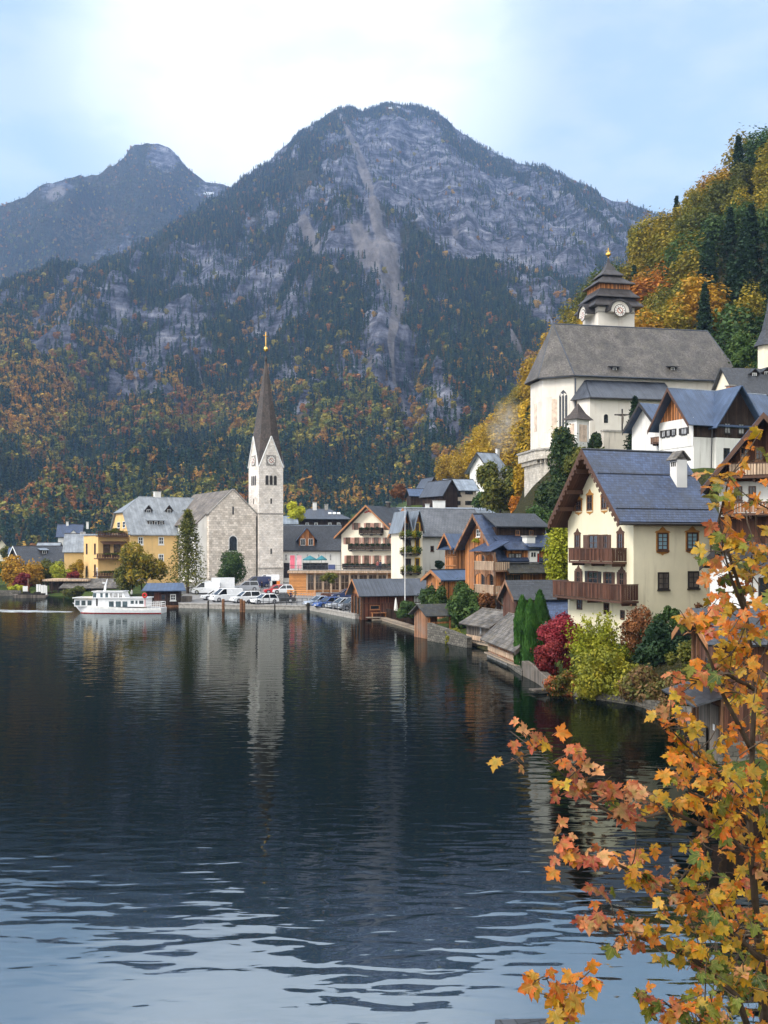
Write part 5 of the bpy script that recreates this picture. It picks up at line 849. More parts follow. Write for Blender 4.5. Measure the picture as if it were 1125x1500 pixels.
b.win(('F', -.05), 998, 627, 1006, 636, 'trim dark', 'curtained glass', .07, 2, 1, shut='trim dark', sw=.35)
# cross wing
g0 = b.a('R', 1044); wg = 5.4; zg = zr + .1; zge = ze - .2; xm = g0 + wg / 2; m = MB(); m.prism([(g0, -.5, zm), (g0 + wg, -.5, zm), (g0 + wg, -.5, zge), (xm, -.5, zg), (g0, -.5, zge)], (0, rp + .5, 0)); o = m.build('cross_wing', 'dark wood', b.root); m = MB(); m.box(g0, g0 + wg, -.5, 0, -1, zm - .003); m.build('cross_wing_base', 'white plaster', o); r = MB(); kk = (zg - zge) / (wg / 2)
for e, s_ in ((g0 - .55, -1), (g0 + wg + .55, 1)): r.slab([(xm, -1.3, zg + .02), (xm, rp, zg + .02), (e, rp, zge - kk * .55), (e, -1.3, zge - kk * .55)], .12)
r.build('cross_roof', 'blue metal', o); b.winm(('R', -.5), xm - 1.6, xm - .9, zm + .5, zm + 1.5, 'trim dark', 'curtained glass', .08, 2, 2, parent=o); b.winm(('R', -.5), xm + .2, xm + .9, zm + .5, zm + 1.5, 'trim dark', 'curtained glass', .08, 2, 2, parent=o); b.winm(('R', -.5), xm - 1.7, xm - 1.0, zm - 2.3, zm - 1.1, 'trim dark', 'glass', .08, 2, 2, parent=o); b.winm(('R', -.5), xm - .1, xm + .6, zm - 2.3, zm - 1.1, 'trim dark', 'glass', .08, 2, 2, parent=o)
b.chimney(b.a(('R', 1.5), 1071), 1.6, ze + 1.5, zr + .55, .7, .6, 'red brick'); m = MB(); m.tube((g0 - .3, -.3, ze - .3), (g0 - .3, -.1, -1), .06); m.build('downpipe', 'gutter', b.root)
b = House('chalet', 'dark small chalet with a low balcony left of the white house', 'chalet', 968, 680, 116, 26); b.ground(4, 4, 0); ze = b.z('R', 0, 618); zr = b.z('R', 0, 588); b.walls(5, 5, 'u', 2.5, zr, ze, ze, 'white plaster'); b.roof('u', 2.5, zr, (-.5, ze - .8), (5.5, ze - .8), -1.0, 5.3, 'blue metal', trim=2, tm='trim dark', th=.12, tw=.3); b.balc('F', 953, 967, 640, 650, .9, 'weathered wood', 'trim brown', .2); hood(b, ('F', -.5), -1, 5, b.z('R', 0, 663), 1.6, .5, 'dark slate', name='porch_roof')
b = House('timber_house', 'tall brown timber house with two balconies behind the orange maple leaves', 'house', 1052, 900, 60, -24); W = 5.2; b.ground(W, 7, .0); xr_ = W / 2 - .1; zr = b.z('R', 0, 622) + .2; kk = 1.25; ze = zr - kk * W / 2; zs = b.z('R', 0, 706)
b.walls(W, 8, 'v', W / 2, zr - .02, ze, ze, 'brown wood', zb=zs); b.box('lower_wall', 'brown wood', .03, W - .03, .03, 8, -1, zs - .005); m = MB(); m.box(.05, W - .05, -.01, .028, b.z('R', 0, 757), zs - .01); m.build('plaster_band', 'white plaster', b.root); b.roof('v', W / 2, zr, (-.8, ze - kk * .8), (W + .8, ze - kk * .8), -1.5, 8.3, 'blue slate', trim=1, tm='trim brown', tw=.2)
b.balc('R', 1068, 1140, 677, 700, 1.1, 'pale wood', 'trim brown', .16, posts=5); b.balc('R', 1058, 1140, 735, 755, 1.1, 'weathered wood', 'trim brown', .16, posts=5)
for x in (1090, 1112): b.win('R', x - 5, 655, x + 5, 674, 'weathered wood', 'glass', .08, 2, 2)
for x in (1082, 1102): b.win('R', x - 4.5, 713, x + 4.5, 732, 'trim brown', 'glass', .08, 2, 1)
m = MB(); m.box(.04, W - .04, -.03, .025, -1, b.z('R', 0, 757)); m.build('ground_floor_boards', 'brown wood', b.root)
for x in (1072, 1100): b.win(('R', -.03), x - 6, 790, x + 6, 815, 'trim brown', 'glass', .1, 2, 2)
b = House('house', 'white walled outbuilding glimpsed between the maple leaves', 'house', 1098, 905, 52, 5); b.ground(4, 5, 0); b.walls(4, 5, 'u', 2.5, 3.6, 2.6, 2.6, 'white plaster'); b.roof('u', 2.5, 3.6, (-.4, 2.4), (5.4, 2.4), -.4, 4.3, 'dark slate', trim=2); b.winm('R', .5, 1.2, 1, 2, 'trim dark', 'glass', .08, 2, 2)
b = House('boathouse', 'brown timber boathouse with a dark slate roof standing behind the maple branches', 'boathouse', 1060, 1125, 41.5, 0); b.O.z = 0; b.root.location.z = 0; L = 4.0; W = 7; b.ground(W, L, .4, .2)
ze = HC + (HY - 937) / F * 41.5; zr = ze + 1.05; b.walls(W, L, 'u', 2, zr, ze, ze, 'brown wood', zb=-.8); b.roof('u', 2, zr, (-.5, ze - .26), (4.5, ze - .26), -.8, W, 'dark slate', trim=1, tm='trim orange', th=.1)
b.winm('F', 1.5, 2.3, 3.4, 4.3, 'trim brown', 'glass', .08, 2, 2); m = MB(); b.fbox(m, 'F', .5, 1.6, -.3, 2.4, -.02, .05); b.fbox(m, 'F', 1.66, 3.1, -.3, 2.4, -.02, .05); m.build('gate', 'grey wood', b.root); m = MB(); b.fbox(m, 'F', -.05, 4.05, 2.5, 2.7, -.02, .12)
for q in (0, 3.2, 3.85): b.fbox(m, 'F', q, q + .18, -.8, ze, -.02, .1)
b.fbox(m, 'F', 3.4, 3.9, 2.3, 2.42, 0, .7); m.build('frame', 'weathered wood', b.root); m = MB(); b.fbox(m, 'F', .95, 1.15, 1.35, 1.6, .05, .07); m.build('notice', 'trim white', b.root)
m = MB(); m.box(-.25, 3, -.3, -.02, -1, 1.1); m.build('stone_base', 'wall stone', b.root); hood(b, 'F', -.3, 4.4, 2.9, 1.3, .4, 'dark slate', name='lean_to_roof')
# ---------------------------------------------------------------- hillside church
b = House('hillside_church', 'white hillside church with a huge grey roof and a tiered dark bell tower', 'church', 841, 657, 148, 12); W = b.a('R', 1079); L = 11.4; b.ground(W, L, -.3, 2); ze = b.z('R', 0, 551.5); zr = HC + (HY - 477) / F * 153.6 - b.O.z; mid = L / 2; AP = 3.6; ap_ = [(0, 0), (-AP, 3.1), (-AP, L - 3.1), (0, L)]
m = MB(); m.prism([(W, 0, -3), (W, L, -3), (0, L, -3), (-AP, L - 3.1, -3), (-AP, 3.1, -3), (0, 0, -3)], (0, 0, ze + 3)); m.build('wall', 'church plaster', b.root)
q = .75; A0, A1 = (0, -q, ze), (W + q, -q, ze); pr = [(-.3, -q, ze), (-AP - q, 2.8, ze), (-AP - q, L - 2.8, ze), (-.3, L + q, ze)]; e0, e1 = (-1.0, mid, zr), (W - 1.6, mid, zr); m = MB()
m.slab([pr[0], A1, e1, e0], .2); m.slab([(W + q, L + q, ze), pr[3], e0, e1], .2); m.slab([A1, (W + q, L + q, ze), e1], .2)
for i in range(3): m.slab([pr[i], pr[i + 1], e0], .2)
m.build('roof', 'church roof', b.root); m = MB()
for a_, c_ in ((e0, e1), (e0, pr[0]), (e0, pr[1]), (e1, A1)): m.tube(Vector(a_) + Vector((0, 0, .22)), Vector(c_) + Vector((0, 0, .22)), .12, n=6)
m.build('ridge_cap', 'dark metal', b.root); m = MB(); m.tube((-.3, -q - .1, ze), (W + q, -q - .1, ze), .14); m.tube(pr[0], pr[1], .14); m.tube((.1, -.25, ze - .3), (.1, -.15, 0), .11); m.build('gutter', 'dark metal', b.root)
m = MB(); m.tube((e0[0], mid, zr), (e0[0], mid, zr + 1.7), .07); m.lathe([(.05, 0), (.25, .2), (.05, .4)], (e0[0], mid, zr + .8), 8); m.build('finial', 'rail metal', b.root)
sl = (-q, ze, mid, zr)
for x in (901, 986): b.dormer(x - 5, x + 4, 538, 545, 535.5, sl, 'dark wood', 'dark slate', style='shed', over=.4)
m = MB()
for p, f0 in ((.35, 'R'),): pass
def tall_win(p0, p1, t, hw, z0, z1, par, gl):
    p0, p1 = Vector((*p0, 0)), Vector((*p1, 0)); c = p0.lerp(p1, t); d = (p1 - p0).normalized(); nr = Vector((d.y, -d.x, 0)); up = Vector((0, 0, 1)); mm = MB()
    if nr.y > 0 and nr.x > 0: nr = -nr
    def arch(h, z0_, z1_): return [c + d * x + up * z for x, z in [(-h, z0_), (h, z0_), (h, z1_ - h * 1.5), (h * .62, z1_ - h * .6), (0, z1_), (-h * .62, z1_ - h * .6), (-h, z1_ - h * 1.5)]]
    mm.prism([p - nr * .05 for p in arch(hw * 1.45, z0 - .25, z1 + .35)], nr * .1, 0); mm.prism([p - nr * .03 for p in arch(hw, z0, z1)], nr * .1, 1)
    for s_ in (-.36, .36): g = c + d * s_ * hw; mm.prism([g - d * .05 - nr * .02 + up * z0, g + d * .05 - nr * .02 + up * z0, g + d * .05 - nr * .02 + up * (z1 - hw * 1.3), g - d * .05 - nr * .02 + up * (z1 - hw * 1.3)], nr * .13, 0)
    for s_ in (-.4, .4): g = c + d * s_ * hw + up * (z1 - hw * 1.15); mm.prism([g + d * .3 * math.cos(2.1 * k_) - nr * .02 + up * .3 * math.sin(2.1 * k_) for k_ in range(3)], nr * .12, 0)
    return mm.build('gothic_window', ['church plaster', gl], par)
tall_win(ap_[1], ap_[0], .66, .62, 2.6, 8.6, b.root, 'glass'); tall_win(ap_[1], ap_[0], .16, .42, 2.8, 8.2, b.root, 'church plaster'); tall_win(ap_[2], ap_[1], .74, .5, .8, 7.8, b.root, 'church plaster')
for (p0, p1, t, hw, z0, z1) in ((ap_[1], ap_[0], -.0 + .38, .45, 3.0, 7.4), (ap_[2], ap_[1], .42, .6, 3, 7.2)):
    c = Vector((*p0, 0)).lerp(Vector((*p1, 0)), t); d = (Vector((*p1, 0)) - Vector((*p0, 0))).normalized(); nr = Vector((d.y, -d.x, 0)); m = MB(); m.prism([c - d * hw + Vector((0, 0, z0)) - nr * .03, c + d * hw + Vector((0, 0, z0)) - nr * .03, c + d * hw + Vector((0, 0, z1)) - nr * .03, c - d * hw + Vector((0, 0, z1)) - nr * .03], nr * .05); m.build('fresco', 'fresco', b.root)
# side aisle
a0, a1 = b.a(('R', -3.2), 866), b.a(('R', -3.2), 985); zs = b.z(('R', -3.2), a0, 583); zt = b.z('R', a0, 557.5); m = MB(); m.prism([(a1, 0.01, -3), (a0 + .6, .01, -3), (a0 - 1.2, -1.0, -3), (a0 - .2, -3.2, -3), (a1, -3.2, -3)], (0, 0, zs + 3)); o = m.build('aisle', 'church plaster', b.root); m = MB(); t0, t1 = (a0 + .5, .02, zt), (a1, .02, zt); p = [(a0 - 1.9, -.4, zs - .1), (a0 - .4, -3.9, zs - .1), (a1 + .4, -3.9, zs - .1)]
m.slab([p[1], p[2], (a1 + .4, .02, zt), t0], .16); m.slab([p[0], p[1], t0], .16); m.slab([(a0 - 1.6, .05, zs), p[0], t0], .12); m.build('aisle_roof', 'dark metal', o); m = MB(); m.tube(p[1], p[2], .12); m.build('gutter', 'trim dark', o)
b.winm(('R', -3.2), b.a(('R', -3.2), 884.5), b.a(('R', -3.2), 890.5), b.z(('R', -3.2), a0, 619), b.z(('R', -3.2), a0, 606), 'church plaster', 'glass', .12, 1, 1, arch=True, sill=False, parent=o); m = MB(); c0, c1 = b.a(('R', -3.2), 934), b.a(('R', -3.2), 945); zz = b.z(('R', -3.2), a0, 606); m.prism([(c0, -3.22, zz - 1.2), (c1, -3.22, zz - 1.2), (c1, -3.22, zz + .5), ((c0 + c1) / 2 + .35, -3.22, zz + 1.1), ((c0 + c1) / 2 - .35, -3.22, zz + 1.1), (c0, -3.22, zz + .5)], (0, -.03, 0)); m.build('fresco', 'fresco', o)
m = MB(); c0 = b.a('R', 1044); zz = b.z('R', c0, 570); m.box(c0, c0 + 1.6, -1.4, 0, zz - 1, zz + .9); o2 = m.build('sacristy', 'white plaster', b.root); m = MB(); m.slab([(c0 - .2, -1.6, zz + .95), (c0 + .8, -1.6, zz + 1.6), (c0 + .8, 0, zz + 1.6), (c0 - .2, 0, zz + .95)], .1); m.slab([(c0 + .8, -1.6, zz + 1.6), (c0 + 1.8, -1.6, zz + .95), (c0 + 1.8, 0, zz + .95), (c0 + .8, 0, zz + 1.6)], .1); m.build('sacristy_roof', 'light metal', o2); b.winm(('R', -1.4), c0 + .5, c0 + 1.1, zz - .4, zz + .5, 'trim white', 'glass', .08, 2, 1, sill=False, parent=o2)
# bell tower
tx = b.a(('R', mid + 2.5), 903); ty = mid + 5.5; hw = 3.0; zt = b.z(('R', ty - hw), tx, 447); m = MB(); m.box(tx - hw, tx + hw, ty - hw, ty + hw, -2, zt); tw = m.build('tower', 'church plaster', b.root); f = ('R', ty - hw)
def tier(prof, mat, name): m = MB(); m.lathe([(r * 1.4142, z) for r, z in prof], (tx, ty, 0), 4, 0, math.pi / 4); return m.build(name, mat, tw)
Zt = lambda y: b.z(('R', ty - hw), tx, y)
tier([(hw + 1.1, Zt(450)), (hw + 1.05, Zt(449) + .1), (hw + .35, Zt(441)), (hw + .05, Zt(436))], 'tower metal', 'roof_tier'); tier([(hw + .65, Zt(436)), (hw + .6, Zt(434.5)), (hw - .1, Zt(428)), (hw - .45, Zt(422))], 'tower metal', 'roof_tier'); tier([(hw - .5, Zt(430)), (hw - .5, Zt(413))], 'orange wood', 'lantern'); tier([(hw - .5 + .62, Zt(415)), (hw + .05, Zt(413.5)), (hw - .9, Zt(407)), (hw - 1.6, Zt(400))], 'tower metal', 'roof_tier'); tier([(hw - 1.6, Zt(402)), (hw - 1.6, Zt(399))], 'dark wood', 'lantern'); tier([(hw - 1.15, Zt(400)), (hw - 1.2, Zt(398.5)), (hw - 2.1, Zt(390)), (hw - 2.75, Zt(378)), (.06, Zt(370))], 'tower metal', 'roof_tier')
m = MB(); m.tube((tx, ty, Zt(372)), (tx, ty, Zt(355)), .07); m.lathe([(.04, 0), (.42, .35), (.42, .6), (.04, .95)], (tx, ty, Zt(369)), 10); m.tube((tx - .45, ty, Zt(360)), (tx + .45, ty, Zt(360)), .06); m.build('finial', 'gold', tw)
for f, a, q_ in ((('R', ty - hw), tx, 0), (('F', tx - hw), ty, 1)):
    zc = b.z(('R', ty - hw), tx, 458.5); m = MB(); d = b.pt(f, 0, 0, 1) - b.pt(f, 0, 0, 0); t_ = b.pt(f, 1, 0, 0) - b.pt(f, 0, 0, 0); c = b.pt(f, a, zc, 0); arc = [c + t_ * 1.55 * math.cos(math.pi * k_ / 12) + Vector((0, 0, 1.55 * math.sin(math.pi * k_ / 12))) for k_ in range(13)]; arc2 = [c + t_ * 1.95 * math.cos(math.pi * k_ / 12) + Vector((0, 0, 1.85 * math.sin(math.pi * k_ / 12))) for k_ in range(13)]
    m.prism([c + t_ * 1.55 - Vector((0, 0, .1))] + arc + [c - t_ * 1.55 - Vector((0, 0, .1))], d * 1.25); m.build('clock_gable', 'church plaster', tw); m = MB()
    for k_ in range(12): m.prism([arc[k_], arc[k_ + 1], arc2[k_ + 1], arc2[k_]], d * 1.5)
    m.build('clock_hood', 'tower metal', tw); clock(b, (f[0], f[1] - 1.25), a, zc + .1, .86, tw); m = MB(); b.fbox(m, f, a - hw - .05, a + hw + .05, zt - 1.2, zt - 1.0, -.02, .12); m.build('cornice', 'concrete', tw)
# bastion wall, chapel, retaining wall, crucifix
b2 = House('bastion', 'round fronted stone bastion with a corbelled parapet below the hillside church', 'wall', 817, 745, 142, 12); zt = b2.z('R', 0, 658); ze_ = b2.z('R', 0, 676); m = MB(); pts = [(3.5, -.6), (-.3, -.8), (-1.6, .2), (-2.2, 1.6), (-2.0, 8), (3.5, 8)]; pr = lambda s_, z: [(1 + (x - 1) * s_, 3 + (y - 3) * s_, z) for x, y in pts]
m.prism(pr(1.0, -2), (0, 0, ze_ + 2)); m.build('wall', 'bastion stone', b2.root); m = MB(); m.prism(pr(1.2, ze_ + .35), (0, 0, zt - ze_ - .5)); m.build('parapet', 'bastion stone', b2.root); m = MB(); m.prism(pr(1.25, zt - .145), (0, 0, .25)); m.build('coping', 'concrete', b2.root); m = MB()
for (x0_, y0_, _), (x1_, y1_, _) in zip(pr(1.08, 0)[:-2], pr(1.08, 0)[1:-1]):
    n_ = max(2, int(math.hypot(x1_ - x0_, y1_ - y0_) / .55))
    for j in range(n_): x_, y_ = x0_ + (x1_ - x0_) * j / n_, y0_ + (y1_ - y0_) * j / n_; m.box(x_ - .16, x_ + .16, y_ - .16, y_ + .16, ze_ - .25, ze_ + .36)
m.build('corbel', 'bastion stone', b2.root)
b2 = House('chapel', 'little white wayside chapel with a pointed grey roof in front of the hillside church', 'chapel', 845, 668, 138, 40); W2, L2 = 2.6, 1.7; b2.ground(W2, L2, -.5); ze = b2.z('R', 0, 613.5); b2.walls(W2, L2, None, 0, 0, ze, ze, 'white plaster', zb=-3); m = MB(); c = (W2 / 2, L2 / 2); q = .45; base = [(-q, -q, ze), (W2 + q, -q, ze), (W2 + q, L2 + q, ze), (-q, L2 + q, ze)]; ap = (c[0], c[1], b2.z('R', 0, 588)); mdl = [tuple(Vector(p).lerp(Vector(ap), .5) - Vector((0, 0, .28))) for p in base]
for j in range(4): m.poly([base[j], base[(j + 1) % 4], mdl[(j + 1) % 4], mdl[j]]); m.poly([mdl[j], mdl[(j + 1) % 4], ap])
m.poly(base[::-1]); m.build('roof', 'spire shingle', b2.root); m = MB(); b2.fbox(m, 'R', .5, W2 - .5, ze - 3.0, ze - .7, -.01, .03); b2.fbox(m, 'F', .45, L2 - .45, ze - 3.6, ze - .6, -.01, .03); m.build('fresco', 'fresco', b2.root)
b2 = House('retaining_wall', 'stained stone churchyard wall beside the little chapel', 'wall', 884, 662, 136, 14); m = MB(); m.box(0, 4.6, 0, .6, -2, b2.z('R', 0, 632)); m.build('wall', 'old plaster', b2.root); m = MB(); m.box(-.1, 4.7, -.12, .72, b2.z('R', 0, 632) + .004, b2.z('R', 0, 629.5)); m.build('coping', 'concrete', b2.root); b2.ground(4.6, .6, .2)
m = MB(); m.box(0, .17, -.09, .09, 0, 2.9); m.box(-.95, 1.12, -.08, .08, 2.05, 2.22); b2 = House('crucifix', 'tall dark wooden crucifix on the churchyard wall beside the spruce', 'cross', 910.5, 631, 136.5, 0); m.build('cross', 'trim dark', b2.root); m = MB(); m.lathe([(.1, 0.9), (.14, 1.3), (.17, 1.7), (.1, 2.0), (.05, 2.02), (.09, 2.12), (.09, 2.25), (.03, 2.35)], (.085, -.2, 0), 8); m.tube((.085, -.17, 1.92), (-.75, -.12, 2.1), .05); m.tube((.085, -.17, 1.92), (.92, -.12, 2.1), .05); m.build('figure', 'grey wood', b2.root)
# far right tower and dormered building
b = House('round_tower', 'small cream tower with a steep slate cap at the right edge above the roofs', 'tower', 1118, 560, 140, 0); b.ground(2, 2); m = MB(); zt = b.z('R', 0, 503); m.lathe([(1.5, -2), (1.5, zt)], (1.2, 1.2, 0), 8); m.build('wall', 'cream plaster', b.root); m = MB(); m.lathe([(2.1, zt - .2), (1.6, zt + .6), (1.0, zt + 2.0), (.35, zt + 4.6), (.04, zt + 6.6)], (1.2, 1.2, 0), 8); m.build('roof', 'dark slate', b.root); b.winm(('R', -.3), .7, 1.5, zt - 2.8, zt - 1.3, 'white plaster', 'curtained glass', .1, 1, 1, arch=True, sill=False, proud=.1)
b = House('dormer_house', 'low building with a dark slate roof and two dormers under the little tower', 'house', 1078, 592, 128, 10); W = 6; b.ground(W, 6, .2); ze = b.z('R', 0, 573); zr = b.z('R', 0, 534); kk = (zr - ze) / 3; b.walls(W, 6, 'u', 3, zr, ze, ze, 'cream plaster'); b.roof('u', 3, zr, (-.6, ze - kk * .6), (6.6, ze - kk * .6), -.5, W, 'dark slate'); b.dormer(1100, 1110, 546, 553, 541, (0, ze, 3, zr), 'dark wood', 'dark slate', gl='curtained glass'); b.dormer(1118, 1128, 544, 551, 539, (0, ze, 3, zr), 'dark wood', 'dark slate')
# ---------------------------------------------------------------- shore line, quay and car park
SHORE = [PW(x, y) for x, y in ((-420, 868), (-200, 869), (0, 872), (70, 873), (120, 876), (165, 879), (205, 886), (262, 890.5), (330, 892), (420, 893), (452, 893.5), (520, 907), (565, 909), (600, 921), (640, 938), (684, 946), (721, 958), (764, 988), (806, 1014), (930, 1030), (1000, 1053), (1018, 1112), (1035, 1128), (1085, 1180), (1140, 1290), (1210, 1500))] + [Vector((8.0, 8, 0)), Vector((6.5, -30, 0))]
for i, p in enumerate(SHORE):
    a, b_ = SHORE[max(0, i - 1)], SHORE[min(len(SHORE) - 1, i + 1)]; d = (b_ - a).normalized(); nr = Vector((d.y, -d.x, 0))
    for off, z in ((-1.2, .45), (0, -.2), (3, -2), (12, -4)): q = p + nr * off; GP.append((q.x, q.y, z))
def plz(Y): return .55 + .025 * max(0, Y - 146)
fr = [PW(x, y) for x, y in ((262, 890.5), (330, 892), (420, 893), (452, 893.5), (521, 907))]; fr.append(Vector((6, 140, 0)))
m = MB(); bk = [Vector((-46, 212, 0)), Vector((-36, 212, 0)), Vector((-18, 212, 0)), Vector((-8, 212, 0)), Vector((2, 212, 0)), Vector((9, 212, 0))]
for i in range(len(fr) - 1):
    n_ = 8
    for j in range(n_):
        def pp(A, B, t): v = A.lerp(B, t); return Vector((v.x, v.y, plz(v.y)))
        m.poly([pp(fr[i], bk[i], j / n_), pp(fr[i + 1], bk[i + 1], j / n_), pp(fr[i + 1], bk[i + 1], (j + 1) / n_), pp(fr[i], bk[i], (j + 1) / n_)])
o = m.build('car_park', 'asphalt'); tag(o, 'grey asphalt car park on the quay', 'pavement', None, 'structure')
m = MB()
for i in range(len(fr) - 2):
    a, b_ = fr[i], fr[i + 1]; d = (b_ - a).normalized(); nr = Vector((-d.y, d.x, 0)) * .5; z = plz(a.y) + .05; f_ = -nr * .12
    m.prism([a + f_ + Vector((0, 0, -1.5)), b_ + f_ + Vector((0, 0, -1.5)), b_ + nr + Vector((0, 0, -1.5)), a + nr + Vector((0, 0, -1.5))], (0, 0, 1.5 + z - .14)); m.prism([a + f_ * 2 + Vector((0, 0, z - .135)), b_ + f_ * 2 + Vector((0, 0, z - .135)), b_ + nr + Vector((0, 0, z - .135)), a + nr + Vector((0, 0, z - .135))], (0, 0, .15))
o = m.build('quay_wall', 'concrete'); tag(o, 'low dark quay wall along the front of the car park', 'wall')
def railing(pts, label, n, h=1.0, mat='rail metal'):
    m = MB(); L = sum((pts[i + 1] - pts[i]).length for i in range(len(pts) - 1)); up = Vector((0, 0, 1))
    for a, b_ in zip(pts, pts[1:]):
        k_ = max(1, round(n * (b_ - a).length / L))
        for j in range(k_ + 1): q = a.lerp(b_, j / k_); m.tube(q - up * .1, q + up * h, .045, n=6)
        for hh in (h, h * .5): m.tube(a + up * hh, b_ + up * hh, .04, n=6)
    o = m.build('railing', mat); tag(o, label, 'railing', 'railings along the quay')
def fz(x, y, dz=.6): p = PW(x, y); p.z = dz; return p
railing([fz(377, 892.3), fz(420, 892.4), fz(450, 892.8)], 'thin dark railing on the straight quay below the black car', 9); railing([fz(454, 893.2), fz(486, 899.5), fz(512, 904.6)], 'thin dark railing on the slanting quay before the row of blue and silver cars', 8)
for x, y, h, r, mt, lb in ((305, 894, 14, .12, 'pile dark', 'slim dark mooring post in front of the white truck'), (327, 895.5, 18, .2, 'pile wood', 'reddish mooring post in front of the white van'), (353.5, 896.5, 19, .22, 'pile wood', 'thick brown mooring post, tallest of the pair of brown ones'), (357.5, 896.5, 17, .18, 'pile wood', 'shorter brown mooring post tied to the thick one'), (402.5, 896, 11, .1, 'pile dark', 'thin dark post in the water under the black car'), (451.5, 898, 15, .2, 'pile dark', 'stout black mooring post at the bend of the quay')):
    p = PW(x, y); m = MB(); s = p.y / F; m.lathe([(r, -1.5), (r, h * s - .12), (r * .8, h * s)], (0, 0, 0), 10); o = m.build('mooring_post', mt); o.location = p; tag(o, lb, 'post', 'mooring posts along the quay')
p = PW(0, 0 + 895) if False else None
# parked motorcycles: dark cluster at the quay edge
def motorbike(x, y, Y, hd, col, lb):
    r = empty('motorcycle', P(x, y, Y), R(hd), lb, 'motorcycle', 'motorcycles at the quay edge'); m = MB(); m.path([(-.75, 0, .62), (-.2, 0, .72), (.25, 0, .8), (.5, 0, .72)], [.12, .15, .17, .1], 7); m.box(-.25, .25, -.14, .14, .3, .58); o = m.build('body', col, r); m = MB(); m.tube((.5, 0, .85), (.72, 0, .3), .05); m.tube((.48, -.35, 1.02), (.48, .35, 1.02), .025); m.tube((.5, 0, .7), (.48, 0, 1.02), .03); m.build('handlebar', 'rail metal', r)
    for xx in (-.68, .72):
        m = MB(); n_ = 14
        for k in range(n_):
            a, c = 2 * math.pi * k / n_, 2 * math.pi * (k + 1) / n_; m.tube((xx + .27 * math.cos(a), 0, .3 + .27 * math.sin(a)), (xx + .27 * math.cos(c), 0, .3 + .27 * math.sin(c)), .055, n=5)
        m.build('wheel', 'tyre', r)
for x, hd, c, lb in ((366, 70, 'car black', 'black motorcycle nearest the brown mooring posts'), (370.5, 60, 'car navy', 'dark motorcycle in the middle of the parked three'), (375, 75, 'car black', 'black motorcycle at the end of the three, next to the railing')): motorbike(x, 886.5, 148.5, hd, c, lb)
